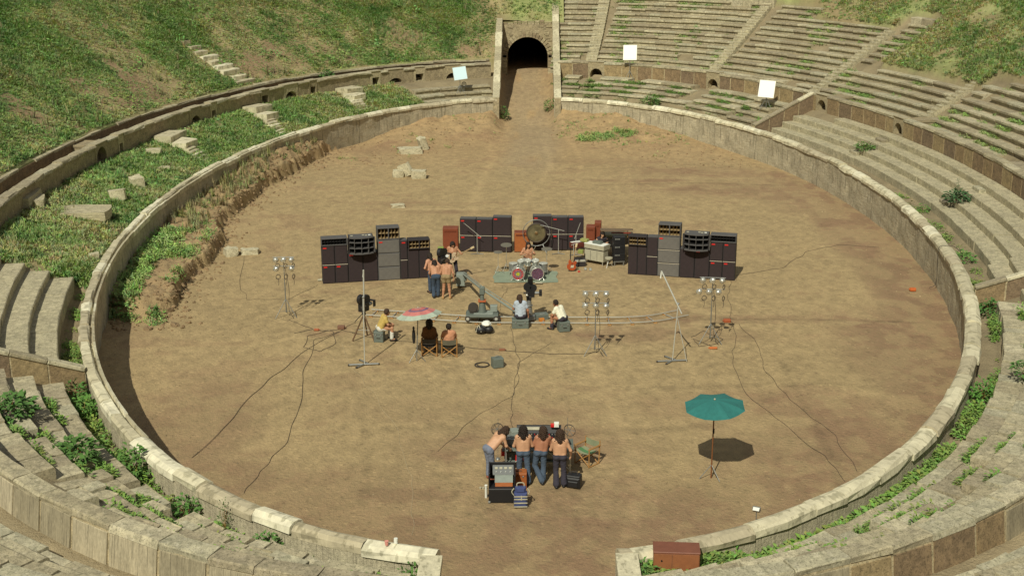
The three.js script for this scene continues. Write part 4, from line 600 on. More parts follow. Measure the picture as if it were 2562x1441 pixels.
// ---------- organ, piano, rack ----------
{
  const g = thing('organ', 'cream electric organ seen from behind', 'organ', [3.02, 0, 3.35], -0.62);
  part('case_lower', cb(1.0, 0.5, 0.42, 0.015, 0, 0.42, 0), M.cream, g); part('case_upper', cb(1.04, 0.2, 0.55, 0.015, 0, 0.8, -0.06), M.cream, g); part('seam', [bx(1.0, 0.02, 0.43, 0, 0.68, 0), bx(0.012, 0.42, 0.006, -0.17, 0.42, 0.212), bx(0.012, 0.42, 0.006, 0.17, 0.42, 0.212)], M.rubber, g); part('lid', cb(1.04, 0.03, 0.5, 0.008, 0, 0.92, -0.02), M.white, g);
  part('keyboard', [bx(0.9, 0.03, 0.14, 0, 0.84, -0.4), ...Array.from({ length: 17 }, (_, k) => bx(0.02, 0.03, 0.08, -0.42 + k * 0.052, 0.86, -0.38))], M.white, g); for (const x of [-0.44, 0.44]) for (const z of [-0.16, 0.16]) part('leg', bar([x, 0.18, z], [x * 1.02, 0, z * 1.1], 0.02), M.chrome, g);
  const it = (n, l, c, geo, m, x, y, z, ry = 0) => { const o = obj(n, geo, m, l, c); o.position.set(x, y, z); o.rotation.y = ry; return o; };
  it('echo_unit', 'grey echo unit on top of the organ', 'effects unit', [cb(0.42, 0.11, 0.26, 0.01), bx(0.36, 0.01, 0.2, 0, 0.058, 0)], M.greygreen, 3.08, 0.995, 3.33, -0.62);
  it('mixer_box', 'yellow-green control box beside the organ', 'control box', cb(0.34, 0.12, 0.26, 0.01), mat([0.32, 0.33, 0.1], 0.6), 2.5, 1.0, 3.0, -0.5); it('control_box', 'olive box on the side keyboard', 'control box', cb(0.22, 0.16, 0.2, 0.01), mat([0.25, 0.29, 0.07], 0.6), 2.32, 0.62, 3.55, -0.3);
  const k2 = thing('side_keyboard', 'dark red keyboard on legs left of the organ', 'keyboard', [2.28, 0, 3.0], 0.5); part('case', cb(0.85, 0.22, 0.42, 0.012, 0, 0.8, 0), mat([0.13, 0.03, 0.02], 0.5), k2); part('keys', bx(0.75, 0.02, 0.14, 0, 0.915, -0.12), M.white, k2); for (const x of [-0.36, 0.36]) for (const z of [-0.15, 0.15]) part('leg', bar([x, 0.7, z], [x * 1.05, 0, z * 1.2], 0.02), M.black, k2);
  const am = thing('amplifier', 'small amplifier with chrome fittings below the side keyboard', 'amplifier', [2.25, 0.01, 3.75], 0.2); part('case', cb(0.5, 0.34, 0.32, 0.012, 0, 0.17, 0), M.cab, am); part('panel', cb(0.46, 0.1, 0.01, 0.003, 0, 0.27, 0.162), M.alu, am); for (let k = 0; k < 5; k++) part('knob', cy(0.014, 0.014, 0.03, -0.16 + k * 0.08, 0.27, 0.175, 8, Math.PI / 2), M.cream, am);
  for (const [x, z, l] of [[2.5, 4.35, 'left foot pedal on the ground before the organ'], [2.72, 4.45, 'right foot pedal on the ground before the organ']]) { const p = thing('foot_pedal', l, 'pedal', [x, 0.01, z]); part('base', cb(0.11, 0.03, 0.22, 0.006, 0, 0.015, 0), M.steel, p); part('treadle', cb(0.09, 0.02, 0.2, 0.005, 0, 0.05, 0, 0.12), M.chrome, p); }
  const fb = obj('fuzz_box', [cb(0.1, 0.05, 0.14, 0.01), cy(0.018, 0.018, 0.03, 0, 0.035, 0.03, 8)], mat([0.5, 0.04, 0.02], 0.5), 'small red effects box on the ground left of the organ', 'effects box'); fb.position.set(2.2, 0.03, 4.75);
  // grand piano: curved case, raised lid
  const pn = thing('grand_piano', 'black grand piano with its lid raised behind the organ', 'piano', [4.0, 0, 2.0], -0.05); const s = new THREE.Shape(); s.moveTo(-0.75, 0.7); s.lineTo(0.75, 0.7); s.lineTo(0.75, 0.1); s.bezierCurveTo(0.75, -0.5, 0.35, -0.35, 0.3, -0.75); s.bezierCurveTo(0.2, -1.05, -0.75, -1.05, -0.75, -0.6); s.closePath();
  const ex = (d, y) => { const e = new THREE.ExtrudeGeometry(s, { depth: d, bevelEnabled: false, curveSegments: 14 }); e.rotateX(-Math.PI / 2); e.translate(0, y, 0); return e; }; part('case', ex(0.3, 0.66), mat([0.012, 0.01, 0.01], 0.3), pn);
  const lid = ex(0.025, 0); lid.translate(0.75, 0, 0); lid.rotateZ(0.0); lid.rotateX(-0.17); lid.translate(-0.75, 1.24, 0.1); part('lid', lid, mat([0.16, 0.1, 0.06], 0.45), pn); part('lid_prop', bar([0.5, 0.95, 0.3], [0.5, 1.26, 0.25], 0.015), M.wood, pn); part('lid_edge', bx(0.9, 0.05, 0.02, 0.2, 1.28, 0.78), mat([0.25, 0.04, 0.02], 0.5), pn); part('keyboard', bx(1.2, 0.03, 0.16, 0, 0.74, -0.78), M.white, pn); for (const [x, z] of [[-0.6, 0.5], [0.6, 0.5], [0, -0.7]]) part('leg', cy(0.05, 0.035, 0.66, x, 0.33, z, 10), M.black, pn);
  const rk = thing('amplifier_rack', 'stacked black amplifier rack with knobs beside the piano', 'amplifier', [4.0, 0, 3.55], 0.15); for (let k = 0; k < 3; k++) part('amplifier_unit', cb(0.52, 0.36, 0.42, 0.012, 0, 0.4 + k * 0.37, 0), M.black, rk); for (let k = 0; k < 3; k++) for (let i = 0; i < 4; i++) part('knob', cy(0.018, 0.018, 0.03, -0.19 + i * 0.06, 0.5 + k * 0.37, 0.22, 8, Math.PI / 2), M.alu, rk); part('trolley', [bx(0.5, 0.04, 0.4, 0, 0.2, 0), bx(0.04, 0.2, 0.04, -0.2, 0.1, 0.16), bx(0.04, 0.2, 0.04, 0.2, 0.1, 0.16), bx(0.04, 0.2, 0.04, -0.2, 0.1, -0.16), bx(0.04, 0.2, 0.04, 0.2, 0.1, -0.16)], M.steel, rk);
  const stl = thing('stool', 'low round stool in front of the amplifier rack', 'stool', [3.55, 0, 3.95]); part('seat', cy(0.17, 0.17, 0.06, 0, 0.42, 0, 18), M.cream, stl); for (let k = 0; k < 3; k++) part('leg', bar([0, 0.4, 0], [Math.cos(k * 2.1) * 0.2, 0, Math.sin(k * 2.1) * 0.2], 0.014), M.chrome, stl);
  const bs = thing('piano_stool', 'black stool the keyboard player sits on', 'stool', [3.3, 0, 2.62]); part('seat', cb(0.4, 0.08, 0.34, 0.02, 0, 0.46, 0), M.black, bs); for (const x of [-0.15, 0.15]) for (const z of [-0.12, 0.12]) part('leg', bar([x, 0.44, z], [x * 1.1, 0, z * 1.1], 0.018), M.black, bs);
  const ds = thing('drum_stool', 'round black stool the drummer sits on', 'stool', [-0.05, 0.03, 4.62]); part('seat', cy(0.18, 0.17, 0.09, 0, 0.48, 0, 18), M.black, ds); for (let k = 0; k < 3; k++) part('leg', bar([0, 0.45, 0], [Math.cos(k * 2.1 + 0.5) * 0.24, 0, Math.sin(k * 2.1 + 0.5) * 0.24], 0.014), M.chrome, ds);
}
// ---------- film cameras, crane, rails ----------
function filmCamera(g, x, y, z, turn, k = 1) {   // body, twin magazine, lens, hood
  const q = new THREE.Matrix4().makeRotationY(turn).setPosition(x, y, z), T = (ge) => { const a = Array.isArray(ge) ? merge(ge) : ge; a.scale(k, k, k); a.applyMatrix4(q); return a; };
  part('camera_body', T(cb(0.2, 0.28, 0.36, 0.02)), M.black, g); part('film_magazine', T([cy(0.16, 0.16, 0.12, 0, 0.28, -0.12, 22, 0, 0, Math.PI / 2), cy(0.14, 0.14, 0.12, 0, 0.24, 0.13, 22, 0, 0, Math.PI / 2)]), M.black, g); part('lens', T([cy(0.055, 0.07, 0.22, 0, 0.02, 0.28, 14, Math.PI / 2)]), M.steel, g); part('lens_hood', T([bx(0.24, 0.02, 0.12, 0, 0.12, 0.42), bx(0.02, 0.2, 0.12, -0.11, 0.02, 0.42), bx(0.02, 0.2, 0.12, 0.11, 0.02, 0.42)]), M.black, g); part('viewfinder', T(cy(0.03, 0.04, 0.2, -0.14, 0.06, -0.18, 10, Math.PI / 2)), M.rubber, g);
}
function tripod(g, x, y, z, r, m, foot = 0.03) { for (let k = 0; k < 3; k++) { const a = k * 2.094 + 0.6; part('leg', bar([x, y, z], [x + Math.cos(a) * r, foot, z + Math.sin(a) * r], 0.026, 0.03), m, g); } part('spreader', [0, 1, 2].map((k) => { const a = k * 2.094 + 0.6, b = a + 2.094; return bar([x + Math.cos(a) * r * 0.6, y * 0.42, z + Math.sin(a) * r * 0.6], [x + Math.cos(b) * r * 0.6, y * 0.42, z + Math.sin(b) * r * 0.6], 0.008); }), M.steel, g); part('tripod_head', cy(0.06, 0.08, 0.12, x, y + 0.04, z, 12), M.black, g); }
{
  const g = thing('film_camera', 'black film camera on a wooden tripod at the left of the rails', 'film camera', [-6.12, 0, 14.0]); tripod(g, 0, 1.02, 0, 0.48, mat([0.13, 0.07, 0.035], 0.6)); filmCamera(g, 0, 1.3, 0, 2.6, 1.15); part('pan_handle', bar([0, 1.1, 0], [-0.3, 0.82, 0.35], 0.014), M.black, g);
  const g2 = thing('film_camera', 'black film camera among the shirtless crew by the left stack', 'film camera', [-3.62, 0, 7.55]); tripod(g2, 0, 1.05, 0, 0.42, mat([0.1, 0.06, 0.035], 0.6)); filmCamera(g2, 0, 1.34, 0, 2.7, 1.2); part('camera_cover', cb(0.24, 0.06, 0.2, 0.02, -0.05, 1.86, 0), mat([0.24, 0.3, 0.07], 0.8), g2); part('lamp', cy(0.07, 0.05, 0.1, 0.22, 1.5, 0.1, 12, 0.8), M.chrome, g2);
  const g3 = thing('film_camera', 'large film camera on a pedestal between the seated men', 'film camera', [0.02, 0, 11.6]); part('pedestal', [cy(0.09, 0.16, 0.7, 0, 0.5, 0, 14), cy(0.24, 0.28, 0.14, 0, 0.14, 0, 16), tor(0.14, 0.015, 0, 0.62, 0, Math.PI / 2)], M.steel, g3); part('tripod_head', cb(0.2, 0.14, 0.24, 0.02, 0, 0.92, 0), M.black, g3); filmCamera(g3, 0.05, 1.1, 0, Math.PI / 2, 0.95); part('lens_tube', cy(0.1, 0.12, 0.42, 0.05, 1.52, -0.12, 14, 0.35), M.black, g3); part('eyepiece_mirror', ball(0.05, -0.08, 1.1, 0.25), M.chrome, g3);
  const bt = thing('battery_case', 'grey equipment case with an orange box beside the film camera', 'case', [0.5, 0, 11.4], 0.3); part('case', cb(0.5, 0.22, 0.36, 0.015, 0, 0.11, 0), M.greygreen, bt); part('handle', bar([-0.1, 0.235, 0.1], [0.1, 0.235, 0.1], 0.014), M.chrome, bt); part('orange_pack', cb(0.2, 0.12, 0.16, 0.01, -0.08, 0.06, 0.3), mat([0.55, 0.2, 0.03], 0.6), bt);
}
// rails with sleepers: straight, then curving to the right-hand end
{
  const g = thing('camera_rails', 'silver camera dolly rails laid across the arena', 'rails'); const cl = [[-6.35, 10.85], [-4, 11.35], [-2, 11.74], [0, 11.8], [2, 11.82], [3.7, 11.8], [4.9, 11.55], [6.1, 10.85]];
  const cv = new THREE.CatmullRomCurve3(cl.map((p) => V(p[0], 0.09, p[1])), false, 'centripetal'); const P = cv.getSpacedPoints(60), side = (o) => P.map((p, i) => { const a = P[Math.max(0, i - 1)], b = P[Math.min(60, i + 1)], dx = b.x - a.x, dz = b.z - a.z, l = Math.hypot(dx, dz); return [p.x - dz / l * o, 0.09, p.z + dx / l * o]; });
  const A = side(0.36), Bq = side(-0.36); part('rail', tube(A, 0.02, 120, 8), M.rail, g); part('rail', tube(Bq, 0.02, 120, 8), M.rail, g); for (let i = 1; i < 60; i += 4) part('sleeper', bar([A[i][0], 0.045, A[i][2]], [Bq[i][0], 0.045, Bq[i][2]], 0.018), M.rail, g); for (let i = 1; i < 60; i += 4) part('wedge', [cb(0.14, 0.05, 0.14, 0.01, A[i][0], 0.02, A[i][2]), cb(0.14, 0.05, 0.14, 0.01, Bq[i][0], 0.02, Bq[i][2])], M.wood, g);
}
{
  const g = thing('camera_crane', 'grey-green camera crane on a wheeled dolly with a box counterweight', 'camera crane', [-1.8, 0, 11.72]);
  part('dolly_deck', cb(1.25, 0.1, 0.75, 0.02, 0, 0.3, 0), M.greygreen, g); part('deck_top', cb(0.75, 0.03, 0.5, 0.008, 0.05, 0.365, 0.05), M.palegrey, g); for (const x of [-0.55, 0.55]) for (const z of [-0.36, 0.36]) { const w = part('wheel', [cy(0.11, 0.11, 0.06, x, 0.22, z, 16, Math.PI / 2)], M.rubber, g); part('hub', cy(0.06, 0.06, 0.08, x, 0.22, z, 12, Math.PI / 2), M.alu, w); }
  part('column', [cy(0.1, 0.17, 0.5, 0, 0.6, 0, 14), cy(0.07, 0.09, 0.3, 0, 0.98, 0, 14), cb(0.2, 0.3, 0.22, 0.02, 0, 1.25, 0)], M.greygreen, g); part('clamp', cb(0.3, 0.06, 0.3, 0.01, 0, 0.84, 0), mat([0.4, 0.1, 0.03], 0.6), g);
  const a0 = [-0.98, 0.75, -4.55], a1 = [1.25, 0.45, -0.1]; // arm from counterweight box to seat end, over the column
  part('crane_arm', [bar([-0.95, 0.62, -4.45], [0, 1.3, 0], 0.05), bar([-0.95, 0.72, -4.45], [0, 1.42, 0], 0.02), bar([0, 1.3, 0], [1.3, 0.42, 0.1], 0.05), bar([0, 1.42, 0], [1.35, 0.55, 0.1], 0.02), bar([0, 1.42, 0], [0, 1.2, 0], 0.05)], M.palegrey, g);
  part('counterweight_box', cb(0.36, 0.52, 0.42, 0.02, -1.08, 0.36, -4.62), M.palegrey, g); part('arm_end', cb(0.12, 0.3, 0.3, 0.01, -0.88, 0.5, -4.5), M.greygreen, g); part('arm_seat', cb(0.34, 0.06, 0.3, 0.02, 1.35, 0.4, 0.1), M.black, g); part('cable_drum', [cy(0.2, 0.2, 0.18, -0.35, 0.55, 0.02, 18, Math.PI / 2), cy(0.14, 0.14, 0.24, -0.35, 0.55, 0.02, 18, Math.PI / 2)], M.rubber, g); part('battery', cb(0.28, 0.26, 0.26, 0.02, 0.45, 0.5, -0.1), M.palegrey, g);
}
// ---------- lamp stands ----------
function lampStand(label, x, z, h, turn, cols, o = {}) {
  const g = thing('lamp_stand', label, 'lamp stand', [x, 0, z], turn); part('pole', [bar([0, 0.2, 0], [0, h * 0.6, 0], 0.022), bar([0, h * 0.55, 0], [0, h, 0], 0.015)], M.steel, g); for (let k = 0; k < 3; k++) { const a = k * 2.094 + 0.5; part('leg', bar([0, 0.75, 0], [Math.cos(a) * 0.48, 0.02, Math.sin(a) * 0.48], 0.014), M.steel, g); part('brace', bar([0, 0.25, 0], [Math.cos(a) * 0.3, 0.28, Math.sin(a) * 0.3], 0.008), M.steel, g); }
  const sp = o.sp ?? 0.34; for (let r = 0; r < 2; r++) { const y = h - r * (o.row ?? 0.42); part('crossbar', bar([-(cols - 1) / 2 * sp - 0.12, y + 0.1, 0], [(cols - 1) / 2 * sp + 0.12, y + 0.1, 0], 0.012), M.steel, g);
    for (let i = 0; i < cols; i++) { if (o.skip && o.skip(r, i)) continue; const X = (i - (cols - 1) / 2) * sp + (o.off ? o.off(r, i) : 0), tilt = 0.55 + 0.25 * Math.sin(i * 2.1 + r), tw = 0.5 * Math.sin(i * 1.7 + r * 2); const head = new THREE.Group();
      head.name = 'lamp_head'; head.position.set(X, y, 0.04); head.rotation.set(tilt, tw + Math.PI, 0, 'YXZ'); g.add(head); const lg = new THREE.LatheGeometry([[0.001, -0.12], [0.05, -0.115], [0.085, -0.07], [0.105, 0.0], [0.112, 0.02]].map((p) => new THREE.Vector2(...p)), 18); lg.rotateX(Math.PI / 2); part('reflector', lg, M.chrome, head); part('lamp_glass', cy(0.1, 0.1, 0.012, 0, 0, 0.012, 18, Math.PI / 2), mat([0.1, 0.1, 0.09], 0.15), head); part('yoke', tor(0.125, 0.007, 0, 0, 0, Math.PI / 2, 0, 0, 14, Math.PI), M.steel, head); } }
  // coils of lead hanging under the heads
  for (let i = 0; i < cols; i++) for (let r = 0; r < 2; r++) { const X = (i - (cols - 1) / 2) * sp + 0.06, y = h - 0.22 - r * 0.44; part('cable_coil', [tor(0.085, 0.008, X, y, 0.05, 0, 0.5 + i * 0.3, 0, 18), tor(0.095, 0.008, X + 0.01, y - 0.02, 0.06, 0.1, 0.3 + i * 0.4, 0, 18)], M.rubber, g); if (r) part('hanging_lead', tube([[X, y - 0.08, 0.05], [X + 0.02, y - 0.25, 0.05], [X, y - 0.36, 0.06]], 0.009, 8, 5), M.rubber, g); }
  part('lead', tube([[0.04, h - 0.3, 0.04], [0.16, h * 0.5, 0.06], [0.13, 0.3, 0.1], [0.3, 0.02, 0.25]], 0.01, 24, 5), M.rubber, g);
  return g;
}
lampStand('lamp stand with chrome heads left of the speaker stacks', -9.55, 11.25, 2.35, 0.1, 3, { sp: 0.3, row: 0.36, skip: (r, i) => r && i === 1 });
lampStand('lamp stand with two rows of three chrome heads behind the rails', 2.42, 15.6, 2.3, 0, 3, { sp: 0.37, row: 0.44 });
lampStand('lamp stand with scattered chrome heads before the right stack', 6.75, 14.25, 2.42, -0.1, 3, { sp: 0.35, row: 0.44, off: (r, i) => (r ? -0.12 : 0) });
// ---------- tall silver boom stands ----------
function tallBoom(label, x, z, h, dx, dz, lean) {
  const g = thing('boom_stand', label, 'boom stand', [x, 0, z]); part('base', [bar([-0.55, 0.05, 0.12], [0.5, 0.05, -0.02], 0.032), bar([0.12, 0.05, -0.02], [-0.22, 0.05, -0.42], 0.03), bar([0, 0.05, 0.02], [-0.25, 0.04, 0.35], 0.028)], M.steel, g); for (const p of [[-0.55, 0.12], [0.5, -0.02], [-0.22, -0.42], [-0.25, 0.35]]) part('castor', ball(0.04, p[0], 0.04, p[1]), M.rubber, g);
  part('pole', lean ? [bar([0, 0.05, 0], [0.14, h * 0.66, -0.02], 0.02), bar([0.5, 0.03, 0.1], [0.13, h * 0.5, 0.0], 0.014)] : [bar([0, 0.05, 0], [dx * 0.35, h * 0.62, dz * 0.35], 0.022), bar([dx * 0.33, h * 0.58, dz * 0.33], [dx * 0.5, h * 0.72, dz * 0.5], 0.03)], M.alu, g); part('boom_arm', lean ? bar([0.26, h * 0.56, 0.1], [dx, h, dz], 0.026, 0.03) : bar([dx * 0.5, h * 0.5, dz * 0.5], [dx, h, dz], 0.024, 0.03), M.alu, g); part('microphone', [bar([dx, h, dz], [dx - 0.02, h - 0.26, dz - 0.02], 0.02, 0.03)], M.white, g); part('clutch', lean ? ball(0.05, 0.14, h * 0.66, -0.02) : ball(0.05, dx * 0.5, h * 0.72, dz * 0.5), M.steel, g);
}
tallBoom('tall silver boom stand rising behind the left film camera', -5.79, 16.75, 3.45, 0.05, -0.2);
tallBoom('tall leaning silver boom stand in front of the right stack', 5.15, 16.3, 3.25, -0.45, -0.35, true);
// ---------- umbrellas ----------
function parasol(label, p, r, h, tiltX, tiltZ, ribs, colf, poleM, o = {}) {
  const g = thing('umbrella', label, 'umbrella', p); const top = new THREE.Group(); top.name = 'canopy'; top.position.set(o.cx ?? 0, h, o.cz ?? 0); top.rotation.set(tiltX, o.ry ?? 0, tiltZ); g.add(top);
  const rise = o.rise ?? 0.3, cols = o.rings ?? [[0, 1, colf]];
  for (let k = 0; k < ribs; k++) { const a0 = k / ribs * Math.PI * 2, a1 = (k + 1) / ribs * Math.PI * 2; for (const [q0, q1, m] of cols) { const pos = [], uv = [], idx = [], n = 5, w = 6; for (let j = 0; j <= n; j++) for (let i = 0; i <= w; i++) { const q = lerp(q0, q1, j / n), u = i / w, sag = 1 - 0.1 * Math.sin(u * Math.PI) * q; const A = [Math.cos(a0), Math.sin(a0)], B2 = [Math.cos(a1), Math.sin(a1)]; const x = lerp(A[0], B2[0], u), z = lerp(A[1], B2[1], u); pos.push(x * r * q * (0.98 + 0.02 * sag), rise * (1 - q * q) - 0.03 * Math.sin(u * Math.PI) * q, z * r * q * (0.98 + 0.02 * sag)); uv.push(u, q); }
      for (let j = 0; j < n; j++) for (let i = 0; i < w; i++) { const a = j * (w + 1) + i; idx.push(a, a + 1, a + w + 1, a + 1, a + w + 2, a + w + 1); } const ge = new THREE.BufferGeometry(); ge.setAttribute('position', new THREE.Float32BufferAttribute(pos, 3)); ge.setAttribute('uv', new THREE.Float32BufferAttribute(uv, 2)); ge.setIndex(idx); ge.computeVertexNormals(); part('panel', ge, m, top); }
    part('rib', tube(Array.from({ length: 6 }, (_, j) => { const q = j / 5; return [Math.cos(a0) * r * q, rise * (1 - q * q) - 0.012, Math.sin(a0) * r * q]; }), 0.005, 8, 4), M.steel, top); }
  part('finial', ball(0.03, 0, rise + 0.02, 0), M.cream, top);
  const T = V(0, rise, 0).applyEuler(top.rotation).add(top.position); part('pole', bar([0, o.y0 ?? 0, 0], [T.x, T.y, T.z], 0.02), poleM, g); if (o.feet) for (let k = 0; k < 3; k++) { const a = k * 2.09 + o.feet; part('foot', bar([0, 0.42, 0], [Math.cos(a) * 0.34, 0.01, Math.sin(a) * 0.34], 0.012), M.steel, g); } if (o.clamp) part('clamp', cb(0.05, 0.14, 0.05, 0.008, 0.015, 1.45, 0.01), M.black, g);
  return g;
}
const cloth = (c) => mat(c, 0.9, { side: THREE.DoubleSide, map: mottleT });
parasol('green beach umbrella standing alone on the right', [5.27, 0, 26.1], 0.88, 2.2, 0.06, 0.06, 8, cloth([0.03, 0.2, 0.185]), mat([0.3, 0.12, 0.045], 0.6, { map: woodT }), { feet: 0.9, clamp: 1, rise: 0.2, ry: 0.35, cx: 0.02 });
parasol('faded pink and green striped umbrella over the folding chairs', [-3.98, 0, 16.3], 0.82, 1.72, -0.12, 0.12, 8, null, M.steel, { feet: 0.3, rise: 0.26, ry: 0.2, cx: 0.12, rings: [[0, 0.16, cloth([0.56, 0.3, 0.26])], [0.16, 0.34, cloth([0.6, 0.17, 0.16])], [0.34, 0.46, cloth([0.2, 0.13, 0.22])], [0.46, 0.74, cloth([0.64, 0.22, 0.2])], [0.74, 1, cloth([0.46, 0.54, 0.44])]] });
{ const o = obj('folded_bag', [ball(0.09, 0, 0, 0, 0.7, 3.2, 0.7, 12), ball(0.05, 0, 0.3, 0, 0.8, 1.4, 0.8)], M.black, 'dark bag hanging on the striped umbrella pole', 'bag'); o.position.set(-4.06, 0.95, 16.36); }
// ---------- folding chairs and boxes ----------
function dirChair(label, p, turn, clothM, striped) {
  const g = thing('folding_chair', label, 'folding chair', p, turn); const w = 0.27; for (const sd of [-1, 1]) { part('leg', bar([sd * w, 0.42, 0.2], [-sd * w, 0.01, 0.2], 0.018), M.wood, g); part('leg', bar([sd * w, 0.42, -0.2], [-sd * w, 0.01, -0.2], 0.018), M.wood, g); part('post', bar([sd * w, 0.01, -0.22], [sd * w, 0.72, -0.26], 0.018), M.wood, g); part('post', bar([sd * w, 0.01, 0.22], [sd * w, 0.56, 0.22], 0.018), M.wood, g); part('armrest', cb(0.06, 0.025, 0.52, 0.006, sd * w, 0.57, -0.02), M.wood, g); part('foot_rail', bar([sd * w, 0.02, -0.24], [sd * w, 0.02, 0.24], 0.018), M.wood, g); }
  const sheet = (n, y0, z0, y1, z1, sag) => { const f = (u, v) => [(u - 0.5) * 2 * w, lerp(y0, y1, v) - sag * Math.sin(u * Math.PI), lerp(z0, z1, v) - sag * 0.6 * Math.sin(u * Math.PI) * (z1 === z0 ? 1 : 0)]; const o = part(n, gridGeo(8, 4, f), clothM, g); };
  sheet('seat_cloth', 0.42, 0.21, 0.42, -0.21, 0.05); sheet('back_cloth', 0.5, -0.25, 0.69, -0.25, 0.03); if (striped) part('cloth_stripe', gridGeo(8, 2, (u, v) => [(u - 0.5) * 2 * w, 0.425 - 0.05 * Math.sin(u * Math.PI), lerp(0.1, -0.05, v)]), cloth([0.1, 0.25, 0.1]), g);
  return g;
}
dirChair('wooden folding chair of the man in the brown jumper', [-3.56, 0, 15.62], Math.PI, cloth([0.08, 0.07, 0.06])); dirChair('wooden folding chair of the man in the peach shirt', [-2.85, 0, 15.72], Math.PI + 0.1, cloth([0.13, 0.12, 0.08]));
dirChair('empty wooden folding chair with green striped cloth', [1.76, 0, 25.1], -0.75, cloth([0.3, 0.33, 0.2]), true);
function caseBox(name, label, x, z, w, h, d, ry, m, o = {}) { const g = thing(name, label, 'case', [x, 0.005, z], ry); part('case', cb(w, h * 0.7, d, 0.02, 0, h * 0.35, 0), m, g); part('lid', cb(w + 0.004, h * 0.3 - 0.006, d + 0.004, 0.02, 0, h * 0.85, 0), m, g); part('catch', [cb(0.05, 0.07, 0.02, 0.004, -w * 0.28, h * 0.7, d / 2 + 0.008), cb(0.05, 0.07, 0.02, 0.004, w * 0.28, h * 0.7, d / 2 + 0.008)], M.steel, g); part('handle', bar([-0.07, h * 0.45, d / 2 + 0.02], [0.07, h * 0.45, d / 2 + 0.02], 0.012), M.rubber, g); return g; }
caseBox('equipment_case', 'upright grey case the man in yellow sits on', -5.55, 14.15, 0.36, 0.42, 0.4, -0.1, M.greygreen); caseBox('equipment_case', 'flat grey case the man in pale blue sits on', -0.31, 12.48, 0.64, 0.36, 0.42, 0.03, M.greygreen); caseBox('equipment_case', 'dark grey case the man in white sits on', 1.34, 12.85, 0.42, 0.4, 0.42, 0.25, M.greygreen);
{ const g = thing('power_box', 'grey power box with a socket panel on the bare earth', 'power box', [-1.08, 0, 16.9], 0.35); part('box', cb(0.38, 0.34, 0.34, 0.02, 0, 0.18, 0), M.greygreen, g); part('socket_panel', cb(0.02, 0.22, 0.24, 0.004, 0.195, 0.18, 0), M.black, g); for (let k = 0; k < 3; k++) part('socket', cy(0.03, 0.03, 0.03, 0.21, 0.12 + k * 0.07, 0.03, 10, 0, 0, Math.PI / 2), M.alu, g); part('handle', tor(0.08, 0.01, 0, 0.35, 0, 0, 0, 0, 12, Math.PI), M.steel, g);
  const c = obj('cable_coil', [tor(0.24, 0.014, 0, 0.02, 0, Math.PI / 2, 0, 0, 28), tor(0.22, 0.014, 0.03, 0.045, 0.01, Math.PI / 2, 0, 0, 28), tor(0.25, 0.014, -0.02, 0.03, 0.02, Math.PI / 2, 0, 0, 28)], M.rubber, 'ring of coiled cable left of the grey power box', 'cable'); c.position.set(-1.62, 0, 16.75);
  const b = thing('kit_bag', 'black kit bag with a white shirt thrown over it', 'bag', [-1.68, 0, 13.2]); part('bag', [ball(0.2, -0.12, 0.15, 0.05, 1.1, 0.8, 0.8), ball(0.2, 0.18, 0.16, 0, 0.9, 0.8, 0.9), ball(0.2, 0.03, 0.2, -0.06, 1.2, 0.9, 0.8)], M.black, b); const sh = new THREE.IcosahedronGeometry(0.16, 3), sp = sh.attributes.position; for (let i = 0; i < sp.count; i++) { const n = 0.8 + 0.5 * vn(sp.getX(i) * 14 + 5, sp.getY(i) * 14 + sp.getZ(i) * 9, 91); sp.setXYZ(i, sp.getX(i) * n * 1.1 + 0.08, sp.getY(i) * n * 0.6 + 0.38, sp.getZ(i) * n - 0.02); } sh.computeVertexNormals(); part('white_shirt', sh, M.white, b); part('strap', tube([[-0.3, 0.1, 0.15], [-0.2, 0.34, 0.1], [-0.1, 0.12, 0.2]], 0.022, 12, 5), M.cream, b); }
